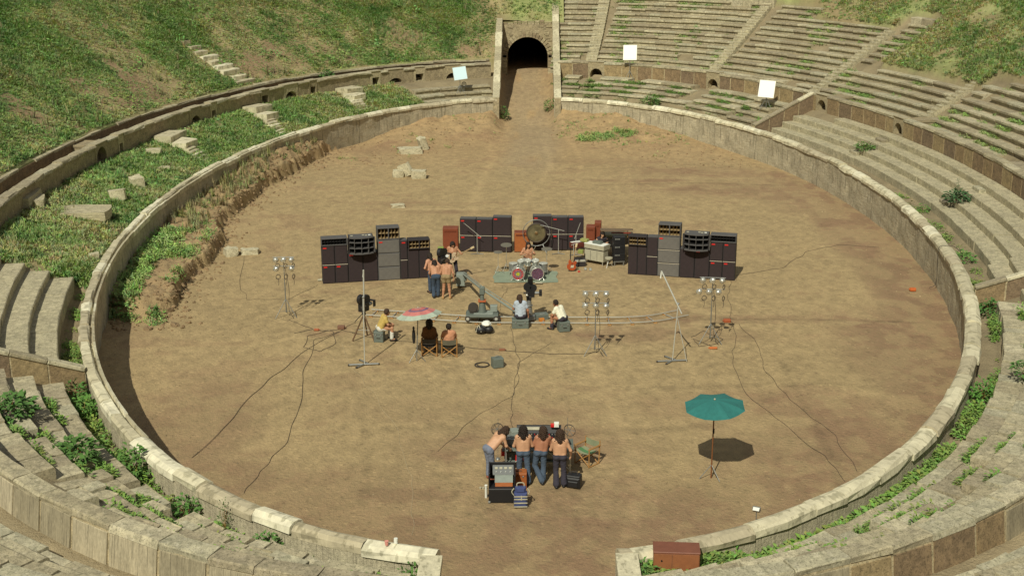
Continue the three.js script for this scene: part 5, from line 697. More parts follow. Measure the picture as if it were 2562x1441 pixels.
// ---------- mixing desk group in the foreground ----------
{
  const ry = 0.0, g = thing('mixing_table', 'long table carrying the mixing desk in front of the four men', 'table', [0.32, 0, 25.45], ry);
  part('tabletop', cb(2.05, 0.05, 0.85, 0.012, 0, 0.72, 0), M.greygreen, g); for (const x of [-0.92, 0.92]) for (const z of [-0.35, 0.35]) part('leg', bar([x, 0.7, z], [x, 0, z * 1.1], 0.02), M.alu, g); part('brace', [bar([-0.92, 0.1, 0.35], [-0.3, 0.66, 0.35], 0.012), bar([0.92, 0.1, 0.35], [0.3, 0.66, 0.35], 0.012), bar([-0.92, 0.3, -0.35], [0.92, 0.3, -0.35], 0.012)], M.alu, g); part('lower_shelf', cb(1.7, 0.04, 0.6, 0.01, -0.05, 0.3, -0.05), M.greygreen, g);
  const mk = (n, l, c, geo, m, x, y, z, r = 0) => { const o = obj(n, geo, m, l, c); o.position.set(x, y, z); o.rotation.y = r; return o; };
  const desk = thing('mixing_desk', 'sloped black mixing desk with a pale meter strip and knob rows', 'mixing desk', [0.35, 0.75, 25.35]); const sh = new THREE.Shape(); sh.moveTo(-0.35, 0); sh.lineTo(0.3, 0); sh.lineTo(0.3, 0.08); sh.lineTo(-0.2, 0.22); sh.lineTo(-0.3, 0.42); sh.lineTo(-0.35, 0.42); sh.closePath(); const dg = new THREE.ExtrudeGeometry(sh, { depth: 1.3, bevelEnabled: false }); dg.rotateY(-Math.PI / 2); dg.translate(0.65, 0, 0); part('console', dg, M.black, desk);
  part('meter_strip', cb(0.5, 0.09, 0.02, 0.004, -0.1, 0.35, -0.235, -0.45), M.cream, desk); for (let i = 0; i < 14; i++) for (let j = 0; j < 3; j++) part('knob', cy(0.013, 0.013, 0.03, -0.55 + i * 0.085, 0.13 + j * 0.042, 0.18 - j * 0.15, 6, 0.27), pick([M.alu, M.red, M.cream, M.alu]), desk);
  mk('meter_box', 'red and white meter box at the right end of the mixing desk', 'meter', [cb(0.14, 0.14, 0.14, 0.012), bx(0.07, 0.07, 0.01, 0, 0, 0.072)], M.white, 0.86, 1.24, 25.15); mk('meter_box', 'small red box on the mixing desk', 'meter', cb(0.1, 0.1, 0.1, 0.012), M.red, 0.74, 1.22, 25.16); mk('tape_box', 'dark box left on the mixing desk', 'tape machine', [cb(0.34, 0.2, 0.36, 0.012), cy(0.07, 0.07, 0.02, -0.08, 0.11, 0.03, 14), cy(0.07, 0.07, 0.02, 0.08, 0.11, 0.03, 14)], M.steel, -0.5, 0.86, 25.4); mk('patch_box', 'pale green patch box at the left of the table', 'patch box', [cb(0.26, 0.16, 0.3, 0.012), bx(0.2, 0.01, 0.22, 0, 0.085, 0)], M.palegrey, -0.36, 1.02, 25.2, 0.3); mk('headphones', 'dark headphones on the right end of the table', 'headphones', [tor(0.1, 0.014, 0, 0.06, 0, 0, 0.4, 0, 16, Math.PI), ball(0.05, -0.1, 0.05, 0, 0.6, 1, 1), ball(0.05, 0.1, 0.05, 0, 0.6, 1, 1)], M.black, 1.14, 0.78, 25.5); mk('red_bag', 'red bag under the left of the table', 'bag', [cb(0.26, 0.2, 0.16, 0.04, 0, 0.1, 0), tor(0.07, 0.01, 0, 0.22, 0, 0, 0, 0, 12, Math.PI)], M.red, -0.2, 0.32, 25.65, 0.3); mk('red_bag', 'small red bag hanging at the left table leg', 'bag', [cb(0.12, 0.22, 0.1, 0.03)], M.red, -0.68, 0.62, 25.75); mk('amplifier_box', 'grey amplifier box on the lower shelf', 'amplifier', [cb(0.5, 0.24, 0.4, 0.015), bx(0.44, 0.02, 0.01, 0, 0.05, 0.205)], M.steel, 0.55, 0.45, 25.4); mk('amplifier_box', 'dark amplifier box at the left of the lower shelf', 'amplifier', [cb(0.42, 0.3, 0.4, 0.015), bx(0.36, 0.02, 0.01, 0, 0.06, 0.205)], M.greygreen, -0.45, 0.48, 25.38);
  const rl = (l, x, z, y, ry2) => { const q = thing('cable_reel', l, 'cable reel', [x, y, z], ry2); part('rim', tor(0.18, 0.008, 0, 0.2, 0, 0, 0, 0, 28), M.rubber, q); part('cable_winding', [tor(0.17, 0.008, 0.01, 0.2, 0.02, 0, 0.2, 0, 24)], M.rubber, q); part('spoke', [0, 1, 2].map((k) => bar([Math.cos(k * 1.05) * 0.19, 0.2 + Math.sin(k * 1.05) * 0.19, 0], [-Math.cos(k * 1.05) * 0.19, 0.2 - Math.sin(k * 1.05) * 0.19, 0], 0.008)), M.steel, q); };
  rl('thin wheel-like cable ring standing behind the left of the mixing desk', -0.88, 24.8, 0.75, 0.3); rl('thin wheel-like cable ring at the right end of the mixing desk', 1.25, 24.95, 0.78, -0.5);
  for (const [x, z, l] of [[-0.86, 24.85, 'thin antenna rod behind the left cable ring'], [1.18, 24.8, 'thin antenna rod behind the right cable ring']]) mk('antenna_rod', l, 'antenna', [bar([0, -0.7, 0], [0.01, 0.55, 0], 0.006), cy(0.05, 0.07, 0.04, 0, -0.72, 0)], M.steel, x, 0.75, z);
  // open black flight case with a recorder inside
  const c = thing('flight_case', 'open black flight case with a tape recorder inside', 'flight case', [-0.68, 0, 27.3], 0.02); part('lower_box', cb(0.74, 0.42, 0.62, 0.02, 0, 0.23, 0.2), M.black, c); part('side_wall', [cb(0.04, 0.5, 0.75, 0.01, -0.35, 0.62, 0.05), cb(0.04, 0.5, 0.75, 0.01, 0.35, 0.55, 0.05), cb(0.74, 0.5, 0.04, 0.01, 0, 0.62, -0.33)], M.black, c);
  part('recorder_panel', cb(0.58, 0.03, 0.34, 0.006, 0.03, 0.7, -0.16, 0.5), M.steel, c); part('recorder_deck', cb(0.5, 0.03, 0.26, 0.006, 0.05, 0.55, 0.1, 0.5), M.palegrey, c); part('leather_flap', cb(0.48, 0.02, 0.14, 0.006, 0.05, 0.47, 0.29, 0.4), M.orange, c); for (let k = 0; k < 4; k++) { part('meter', cb(0.08, 0.03, 0.07, 0.005, -0.16 + k * 0.13, 0.74, -0.2, 0.5), M.cream, c); part('knob', cy(0.018, 0.018, 0.04, -0.16 + k * 0.13, 0.68, -0.08, 8, 0.5), M.alu, c); } part('corner_guard', [cb(0.06, 0.06, 0.06, 0.01, -0.35, 0.04, 0.49), cb(0.06, 0.06, 0.06, 0.01, 0.35, 0.04, 0.49)], M.steel, c);
  const ob = thing('wooden_case', 'orange-brown wooden case behind the blue bag', 'case', [-0.22, 0, 26.75], 0.02); part('box', cb(0.44, 0.48, 0.34, 0.015, 0, 0.25, 0), M.orange, ob); part('lid_edge', bx(0.45, 0.012, 0.35, 0, 0.42, 0), M.brown, ob); part('handle', bar([-0.08, 0.5, 0], [0.08, 0.5, 0], 0.014), M.rubber, ob); part('catch', [cb(0.04, 0.05, 0.02, 0.004, -0.12, 0.4, 0.178), cb(0.04, 0.05, 0.02, 0.004, 0.12, 0.4, 0.178)], M.steel, ob);
  const bg = thing('blue_bag', 'blue shoulder bag with white stripes standing in the foreground', 'bag', [-0.16, 0, 28.0], 0.04); part('bag_body', cb(0.36, 0.44, 0.24, 0.05, 0, 0.23, 0), M.bluebag, bg); part('top_flap', cb(0.3, 0.2, 0.2, 0.06, 0, 0.5, -0.03, -0.15), M.bluebag, bg); for (const [y, m] of [[0.06, M.cream], [0.12, M.bluebag], [0.17, M.cream], [0.28, M.cream], [0.36, M.cream]]) if (m !== M.bluebag) part('stripe', cb(0.365, 0.035, 0.012, 0.003, 0, y, 0.122), m, bg); part('stripe', cb(0.03, 0.14, 0.012, 0.003, 0.02, 0.32, 0.124), M.cream, bg); for (const sd of [-1, 1]) part('handle', tube([[sd * 0.17, 0.34, 0.02], [sd * 0.24, 0.46, 0.02], [sd * 0.18, 0.56, 0.0]], 0.015, 10, 5), M.cream, bg); part('carry_loop', tube([[-0.1, 0.58, -0.04], [-0.09, 0.68, -0.05], [0.09, 0.68, -0.05], [0.1, 0.58, -0.04]], 0.017, 14, 5), M.cream, bg);
  const bb = thing('black_bag', 'black equipment bag on the ground right of the men', 'bag', [1.34, 0, 26.75], -0.3); part('bag_body', cb(0.4, 0.34, 0.3, 0.05, 0, 0.18, 0), M.black, bb); part('top_flap', cb(0.38, 0.06, 0.28, 0.025, 0, 0.37, 0), M.black, bb); part('handle', tube([[-0.1, 0.38, 0], [-0.08, 0.47, 0], [0.08, 0.47, 0], [0.1, 0.38, 0]], 0.014, 12, 5), M.rubber, bb); part('pocket', cb(0.28, 0.18, 0.05, 0.02, 0, 0.16, 0.16), M.black, bb);
  for (let k = 0; k < 3; k++) mk('tape_reel_can', ['leftmost of three small pale cans beside the flight case', 'middle of three small pale cans beside the flight case', 'rightmost of three small pale cans beside the flight case'][k], 'can', [cy(0.03, 0.03, 0.06), tor(0.03, 0.004, 0, 0.03, 0, Math.PI / 2)], M.cream, -1.3 + k * 0.08, 0.035, 26.9); mk('white_roll', 'white paper roll leaning on the flight case', 'roll', [cy(0.035, 0.035, 0.42, 0, 0.2, 0), cy(0.04, 0.04, 0.02, 0, 0.41, 0)], M.white, -1.12, 0, 27.45).rotation.x = 0.15; mk('metal_pole', 'thin metal pole standing at the left of the table', 'pole', [bar([0, 0, 0], [0.02, 1.15, -0.02], 0.018), cy(0.09, 0.11, 0.03, 0, 0.015, 0)], M.steel, -0.62, 0, 26.1);
}
// brown chest on the near wall's ledge, small floor lamp, small things by the wall
{
  const g = thing('brown_chest', 'brown wooden chest on the terrace behind the near right wall', 'chest', [3.38, 1.42, 34.22], -0.06); part('box', cb(1.02, 0.6, 0.5, 0.02, 0, 0.31, 0), mat([0.36, 0.135, 0.055], 0.6, { map: mottleT }), g); part('lid', cb(1.04, 0.05, 0.52, 0.012, 0, 0.622, 0), mat([0.26, 0.095, 0.055], 0.5, { map: mottleT }), g); part('lock', cy(0.02, 0.02, 0.02, -0.33, 0.43, 0.255, 10, Math.PI / 2), M.black, g); part('panel_seam', bx(0.006, 0.56, 0.004, -0.1, 0.3, 0.251), M.rubber, g);
  const l = thing('floodlight', 'small floodlight on a short stand by the near right wall', 'lamp', [6.02, 0, 29.35], -0.4); part('housing', cb(0.2, 0.13, 0.12, 0.02, 0, 0.62, 0, 0.5), M.steel, l); part('reflector_face', cb(0.17, 0.1, 0.02, 0.005, 0, 0.65, 0.06, -0.9), M.white, l); part('pole', bar([0, 0, 0], [0, 0.58, 0], 0.014), M.steel, l); for (let k = 0; k < 3; k++) part('leg', bar([0, 0.14, 0], [Math.cos(k * 2.1) * 0.16, 0.005, Math.sin(k * 2.1) * 0.16], 0.01), M.steel, l);
  const it = (n, lab, c, geo, m, x, y, z) => { const o = obj(n, geo, m, lab, c); o.position.set(x, y, z); };
  it('junction_box', 'orange junction box at the foot of the right wall', 'junction box', [cb(0.24, 0.12, 0.18, 0.015), cy(0.03, 0.03, 0.05, -0.14, 0, 0, 8, 0, 0, Math.PI / 2)], mat([0.55, 0.13, 0.03], 0.6), 16.05, 0.09, 7.6); it('junction_box', 'red-brown junction box right of the right lamp stand', 'junction box', [cb(0.26, 0.12, 0.2, 0.015), cy(0.03, 0.03, 0.05, -0.15, 0, 0, 8, 0, 0, Math.PI / 2)], mat([0.36, 0.09, 0.03], 0.6), 7.72, 0.07, 11.8); it('junction_box', 'orange junction strip in front of the right lamp stand', 'junction box', [cb(0.28, 0.06, 0.12, 0.012), cy(0.02, 0.02, 0.05, -0.16, 0, 0, 8, 0, 0, Math.PI / 2)], mat([0.55, 0.16, 0.04], 0.6), 6.78, 0.05, 14.95); it('junction_box', 'brown junction box in the cable tangle on the left', 'junction box', [cb(0.26, 0.14, 0.2, 0.015), cy(0.03, 0.03, 0.06, 0.16, 0, 0, 8, 0, 0, Math.PI / 2)], mat([0.2, 0.1, 0.06], 0.7), -7.18, 0.08, 12.75); it('junction_box', 'small red plug box in the cable tangle on the left', 'junction box', [cb(0.18, 0.08, 0.1, 0.012), cy(0.02, 0.02, 0.05, 0.11, 0, 0, 8, 0, 0, Math.PI / 2)], mat([0.4, 0.12, 0.05], 0.7), -8.1, 0.05, 12.95); it('junction_box', 'brown cable join in the middle of the arena', 'junction box', [cb(0.22, 0.08, 0.1, 0.012), cy(0.02, 0.02, 0.05, 0.13, 0, 0, 8, 0, 0, Math.PI / 2)], mat([0.24, 0.1, 0.05], 0.7), -0.95, 0.05, 15.2);
  it('drink_can', 'white and red can on the wall near the left opening', 'can', [cy(0.045, 0.045, 0.12), cy(0.046, 0.046, 0.03, 0, 0.01, 0)], M.white, -2.95, 1.95, 33.75); it('paper_cup', 'small red and white cup on the near left wall', 'cup', [cy(0.045, 0.035, 0.1), tor(0.045, 0.005, 0, 0.05, 0, Math.PI / 2)], mat([0.7, 0.3, 0.25], 0.7), -3.15, 1.94, 33.85);
  it('plank', 'pale wooden stick lying at the end of the left speaker board', 'stick', [cb(0.2, 0.06, 0.1, 0.01), cb(0.1, 0.08, 0.08, 0.01, 0.05, 0.02, 0)], M.cream, -9.0, 0.05, 6.2);
}
// white reflector boards on stands
function reflector(label, p, turn, w, h, y, rx, rz, m = M.board) { const g = thing('reflector_board', label, 'reflector', p, turn); part('pole', bar([0, -0.2, -0.05], [0, y, -0.05], 0.022), M.steel, g); for (let k = 0; k < 3; k++) part('leg', bar([0, 0.7, -0.05], [Math.cos(k * 2.09 + 0.5) * 0.45, -0.1, Math.sin(k * 2.09 + 0.5) * 0.45 - 0.05], 0.014), M.steel, g); const b = new THREE.Group(); b.name = 'board'; b.position.set(0, y + h * 0.45, 0); b.rotation.set(rx, 0, rz); g.add(b); part('panel', cb(w, h, 0.03, 0.006), m, b); part('rim', [bx(w + 0.03, 0.02, 0.04, 0, h / 2 + 0.008, 0), bx(w + 0.03, 0.02, 0.04, 0, -h / 2 - 0.008, 0), bx(0.02, h + 0.03, 0.04, w / 2 + 0.008, 0, 0), bx(0.02, h + 0.03, 0.04, -w / 2 - 0.008, 0, 0)], M.cream, b); }
{
  let p = P3(256.2, 2.1, 1.85); reflector('tilted blue-white reflector board left of the gate', [p.x, 1.9, p.z], 0.15, 0.95, 0.92, 1.15, -0.35, 0.12, mat([0.62, 0.82, 0.9], 0.4));
  p = P3(286.5, 4.5, 2.75); reflector('white reflector board standing before the upper right seats', [p.x, 2.75, p.z], -0.15, 0.98, 1.1, 1.5, -0.35, 0.02);
  p = P3(314.8, 3.4, 2.4); reflector('white reflector board left of the sloping divider wall', [p.x, 2.4, p.z], -0.3, 1.02, 1.12, 0.75, -0.35, -0.05);
  const lp = thing('stage_lamp', 'dark lamp head below the tilted blue-white board', 'lamp', [P3(257.3, 2.4, 0).x, 1.9, P3(257.3, 2.4, 0).z]); part('housing', cy(0.17, 0.13, 0.3, 0, 0.75, 0, 16, Math.PI / 2), M.black, lp); part('stand', [bar([0, 0, 0], [0, 0.7, 0], 0.018), bar([0, 0.2, 0], [0.25, -0.15, 0.15], 0.012), bar([0, 0.2, 0], [-0.25, -0.15, 0.15], 0.012)], M.steel, lp); part('lens', cy(0.14, 0.14, 0.02, 0, 0.75, 0.16, 16, Math.PI / 2), M.chrome, lp);
}
// ---------- cables ----------
function cable(label, pts, r = 0.013, m = M.cable, wob = 0.12) { r *= 0.62; const q = []; for (let i = 0; i < pts.length - 1; i++) for (let k = 0; k < 4; k++) { const f = k / 4, x = lerp(pts[i][0], pts[i + 1][0], f) + (i + k ? rr(-wob, wob) * 0.5 : 0), z = lerp(pts[i][1], pts[i + 1][1], f) + (i + k ? rr(-wob, wob) * 0.5 : 0); q.push([x, (pts[i][2] !== undefined ? lerp(pts[i][2], pts[i + 1][2] ?? 0, f) : Math.max(0, floorY(x, z))) + r + 0.002, z]); } const e = pts[pts.length - 1]; q.push([e[0], (e[2] ?? Math.max(0, floorY(e[0], e[1]))) + r, e[1]]); return obj('cable', tube(q, r, q.length * 4, 5), m, label, 'cable'); }
cable('dark cable running from the left camera to the left wall', [[-6.72, 12.0], [-7.2, 12.95], [-8.18, 15.34], [-9.07, 19.01], [-9.51, 22.5], [-9.95, 24.81]], 0.014);
cable('dark cable running to the near left coping', [[-7.19, 13.05], [-7.96, 13.99], [-7.84, 17.44], [-7.41, 20.81], [-7.34, 23.74], [-7.74, 25.78], [-7.89, 27.24]], 0.013);
cable('loop of cable in the tangle on the left', [[-8.9, 13.3], [-8.3, 12.81], [-7.49, 13.05], [-7.14, 14.45], [-7.6, 15.34], [-8.26, 14.9], [-8.3, 13.6], [-7.6, 12.9]], 0.015, M.cable, 0.05);
cable('cable from the left lamp stand into the tangle', [[-9.4, 11.59], [-8.68, 12.33], [-8.12, 12.96], [-7.22, 12.81], [-6.5, 13.3]], 0.014);
cable('cable crossing the arena to the middle lamp stand', [[-6.7, 13.28], [-5.41, 13.98], [-4.11, 14.33], [-2.52, 14.77], [-0.9, 15.21], [0.27, 15.46], [1.72, 15.62], [2.6, 15.3]], 0.015);
cable('cable running from the rails down towards the mixing table', [[-0.5, 11.53], [-0.64, 12.52], [-0.46, 14.85], [-0.3, 16.57], [-0.35, 18.56], [-0.52, 20.4], [-0.5, 22.11], [-0.3, 25.0]], 0.012);
cable('thin pale string lying from the cameras to the near opening', [[-6.92, 14.44], [-6.21, 17.02], [-5.23, 19.35], [-4.22, 22.14], [-3.5, 25.18], [-3.16, 27.07], [-2.99, 29.71]], 0.008, mat([0.5, 0.42, 0.27], 0.9));
cable('left of two dark cables running to the near right wall', [[7.89, 11.73], [7.88, 13.42], [7.47, 15.23], [7.24, 17.33], [7.38, 19.99], [8.06, 22.04], [8.8, 24.5], [9.04, 26.31]], 0.012);
cable('right of two dark cables running to the near right wall', [[8.15, 12.07], [8.48, 14.34], [8.28, 16.92], [8.49, 18.87], [8.88, 21.02], [9.48, 22.98], [9.54, 25.62]], 0.012);
cable('dark cable from the right stack curving to the right wall', [[8.98, 5.29], [11.3, 4.01], [12.89, 1.28], [14.64, 0.04], [16.4, 0.54]], 0.012);
cable('coiled cable round the foot of the right lamp stand', [[6.12, 13.67], [6.66, 12.96], [7.29, 13.89], [6.92, 14.44], [6.3, 14.71], [6.17, 13.9], [6.9, 14.9]], 0.015, M.cable, 0.04);
cable('short cable from the right stack to the red-brown box', [[8.72, 5.91], [8.25, 8.27], [8.0, 10.97], [7.75, 11.8]], 0.011);
cable('thin cable behind the left lamp stand', [[-13.14, 2.1], [-12.24, 7.23], [-11.55, 8.95], [-9.9, 8.94], [-9.0, 6.8]], 0.009);
cable('thin cable slanting towards the mixing table', [[-2.68, 24.3], [-1.77, 21.79], [-0.53, 19.69], [-0.3, 16.57], [0.9, 14.2]], 0.009);
cable('thin cable from the drums to the crane', [[-0.2, 6.9], [-0.9, 7.3], [-1.2, 8.8], [-1.1, 10.2], [-1.4, 11.0]], 0.009);
{ const c = [[13.05, 5.9, 0.02], [15.2, 7.2, 0.02]]; const e = P3(12.5, 0, 0), n = E2(12.5); const q = []; for (const [d, y] of [[0.9, 1.6], [0.5, 1.9], [0.2, 1.93], [-0.06, 1.88], [-0.07, 1.0], [-0.12, 0.2], [-0.35, 0.08]]) q.push([e.x + n[2] * d, y, e.z + n[3] * d]); obj('cable', tube(q, 0.012, 40, 5), M.rubber, 'cable hung over the right coping down to the orange box', 'cable'); }
// ---------- people: tapered bones joined with a smooth minimum, meshed by surface nets ----------
function sdfMesh(bones, cell, k, post) {
  let lo = [1e9, 1e9, 1e9], hi = [-1e9, -1e9, -1e9]; const pad = k + cell * 2;
  for (const [a, b, ra, rb] of bones) for (let i = 0; i < 3; i++) { const A = a.getComponent(i), B2 = b.getComponent(i), r = Math.max(ra, rb) + pad; lo[i] = Math.min(lo[i], A - r, B2 - r); hi[i] = Math.max(hi[i], A + r, B2 + r); }
  const n = [0, 1, 2].map((i) => Math.ceil((hi[i] - lo[i]) / cell) + 1), [nx, ny, nz] = n, F = new Float32Array(nx * ny * nz).fill(0.5);
  for (const [a, b, ra, rb] of bones) {
    const R0 = Math.max(ra, rb) + k * 2 + cell * 2, i0 = [], i1 = []; for (let i = 0; i < 3; i++) { const A = a.getComponent(i), B2 = b.getComponent(i); i0[i] = Math.max(0, Math.floor((Math.min(A, B2) - R0 - lo[i]) / cell)); i1[i] = Math.min(n[i] - 1, Math.ceil((Math.max(A, B2) + R0 - lo[i]) / cell)); }
    const ux = b.x - a.x, uy = b.y - a.y, uz = b.z - a.z, L2 = ux * ux + uy * uy + uz * uz + 1e-9;
    for (let z = i0[2]; z <= i1[2]; z++) for (let y = i0[1]; y <= i1[1]; y++) for (let x = i0[0]; x <= i1[0]; x++) {
      const px = lo[0] + x * cell - a.x, py = lo[1] + y * cell - a.y, pz = lo[2] + z * cell - a.z; let t = (px * ux + py * uy + pz * uz) / L2; t = t < 0 ? 0 : t > 1 ? 1 : t;
      const dx = px - ux * t, dy = py - uy * t, dz = pz - uz * t, d = Math.sqrt(dx * dx + dy * dy + dz * dz) - (ra + (rb - ra) * t), q = (z * ny + y) * nx + x, f = F[q], h = k - Math.abs(f - d); F[q] = Math.min(f, d) - (h > 0 ? h * h / (4 * k) : 0);
    }
  }
  if (post) for (let z = 0; z < nz; z++) for (let y = 0; y < ny; y++) for (let x = 0; x < nx; x++) { const q = (z * ny + y) * nx + x; if (F[q] < 0.1) F[q] = post(lo[0] + x * cell, lo[1] + y * cell, lo[2] + z * cell, F[q]); }
  for (let z = 0; z < nz; z++) for (let y = 0; y < ny; y++) for (let x = 0; x < nx; x++) if (!x || !y || !z || x === nx - 1 || y === ny - 1 || z === nz - 1) F[(z * ny + y) * nx + x] = 0.5;
  const id = new Int32Array(nx * ny * nz).fill(-1), pos = [], idx = []; const cs = [[0, 0, 0], [1, 0, 0], [0, 1, 0], [1, 1, 0], [0, 0, 1], [1, 0, 1], [0, 1, 1], [1, 1, 1]], es = [[0, 1], [2, 3], [4, 5], [6, 7], [0, 2], [1, 3], [4, 6], [5, 7], [0, 4], [1, 5], [2, 6], [3, 7]], v = new Float32Array(8);
  for (let z = 0; z < nz - 1; z++) for (let y = 0; y < ny - 1; y++) for (let x = 0; x < nx - 1; x++) {
    let m = 0; for (let c = 0; c < 8; c++) { v[c] = F[((z + cs[c][2]) * ny + y + cs[c][1]) * nx + x + cs[c][0]]; if (v[c] < 0) m |= 1 << c; } if (m === 0 || m === 255) continue;
    let sx = 0, sy = 0, sz = 0, w = 0; for (const [p, q] of es) if ((v[p] < 0) !== (v[q] < 0)) { const t = v[p] / (v[p] - v[q]); sx += cs[p][0] + (cs[q][0] - cs[p][0]) * t; sy += cs[p][1] + (cs[q][1] - cs[p][1]) * t; sz += cs[p][2] + (cs[q][2] - cs[p][2]) * t; w++; }
    id[(z * ny + y) * nx + x] = pos.length / 3; pos.push(lo[0] + (x + sx / w) * cell, lo[1] + (y + sy / w) * cell, lo[2] + (z + sz / w) * cell);
  }
  const I = (x, y, z) => id[(z * ny + y) * nx + x], quad = (a, b, c, d, f) => { if (a < 0 || b < 0 || c < 0 || d < 0) return; if (f) idx.push(a, b, c, a, c, d); else idx.push(a, c, b, a, d, c); };
  for (let z = 1; z < nz - 1; z++) for (let y = 1; y < ny - 1; y++) for (let x = 1; x < nx - 1; x++) { const s = F[(z * ny + y) * nx + x] < 0;
    if (s !== (F[(z * ny + y) * nx + x + 1] < 0)) quad(I(x, y - 1, z - 1), I(x, y, z - 1), I(x, y, z), I(x, y - 1, z), s); if (s !== (F[(z * ny + y + 1) * nx + x] < 0)) quad(I(x - 1, y, z - 1), I(x - 1, y, z), I(x, y, z), I(x, y, z - 1), s); if (s !== (F[((z + 1) * ny + y) * nx + x] < 0)) quad(I(x - 1, y - 1, z), I(x, y - 1, z), I(x, y, z), I(x - 1, y, z), s); }
  const g = new THREE.BufferGeometry(); g.setAttribute('position', new THREE.Float32BufferAttribute(pos, 3)); g.setAttribute('uv', new THREE.Float32BufferAttribute(pos.filter((_, i) => i % 3 < 2).map((q) => q * 3), 2)); g.setIndex(idx); g.computeVertexNormals(); return g;
}
function joinIndexed(gs) { const pos = [], nor = [], uv = [], idx = []; for (const g of gs) { const o = pos.length / 3; for (const q of g.attributes.position.array) pos.push(q); for (const q of g.attributes.normal.array) nor.push(q); for (const q of g.attributes.uv.array) uv.push(q); for (const q of g.index.array) idx.push(q + o); } const r = new THREE.BufferGeometry(); r.setAttribute('position', new THREE.Float32BufferAttribute(pos, 3)); r.setAttribute('normal', new THREE.Float32BufferAttribute(nor, 3)); r.setAttribute('uv', new THREE.Float32BufferAttribute(uv, 2)); r.setIndex(idx); return r; }
const STAND = { pel: [0, 0.95, 0], chest: [0, 1.25, 0.01], neck: [0, 1.45, -0.01], head: [0, 1.6, 0.02], shL: [0.17, 1.4, -0.01], shR: [-0.17, 1.4, -0.01], elL: [0.25, 1.13, -0.02], elR: [-0.25, 1.13, -0.02], wrL: [0.26, 0.9, 0.06], wrR: [-0.26, 0.9, 0.06], hipL: [0.09, 0.92, 0], hipR: [-0.09, 0.92, 0], knL: [0.11, 0.5, 0.02], knR: [-0.11, 0.5, 0.02], anL: [0.12, 0.085, -0.02], anR: [-0.12, 0.085, -0.02], toL: [0.15, 0.035, 0.15], toR: [-0.15, 0.035, 0.15], face: [0, 0, 1], up: [0, 1, 0] };
const SIT = { ...STAND, pel: [0, 0.53, -0.02], hipL: [0.1, 0.5, 0], hipR: [-0.1, 0.5, 0], chest: [0, 0.82, 0.03], neck: [0, 1.02, 0.04], head: [0, 1.17, 0.08], shL: [0.17, 0.97, 0.02], shR: [-0.17, 0.97, 0.02], elL: [0.25, 0.72, 0.08], elR: [-0.25, 0.72, 0.08], wrL: [0.15, 0.62, 0.3], wrR: [-0.15, 0.62, 0.3], knL: [0.15, 0.5, 0.42], knR: [-0.15, 0.5, 0.42], anL: [0.17, 0.085, 0.4], anR: [-0.17, 0.085, 0.4], toL: [0.2, 0.035, 0.57], toR: [-0.2, 0.035, 0.57] };
const skinM = (c) => mat(c, 0.6, { map: mottleT });
const SK = [[0.57, 0.29, 0.165], [0.62, 0.31, 0.185], [0.49, 0.22, 0.125], [0.7, 0.395, 0.235]].map(skinM);
const hairM = mat([0.02, 0.012, 0.008], 0.75, { bumpMap: grainT, bumpScale: 0.01 }), hairB = mat([0.05, 0.026, 0.014], 0.75, { bumpMap: grainT, bumpScale: 0.01 });
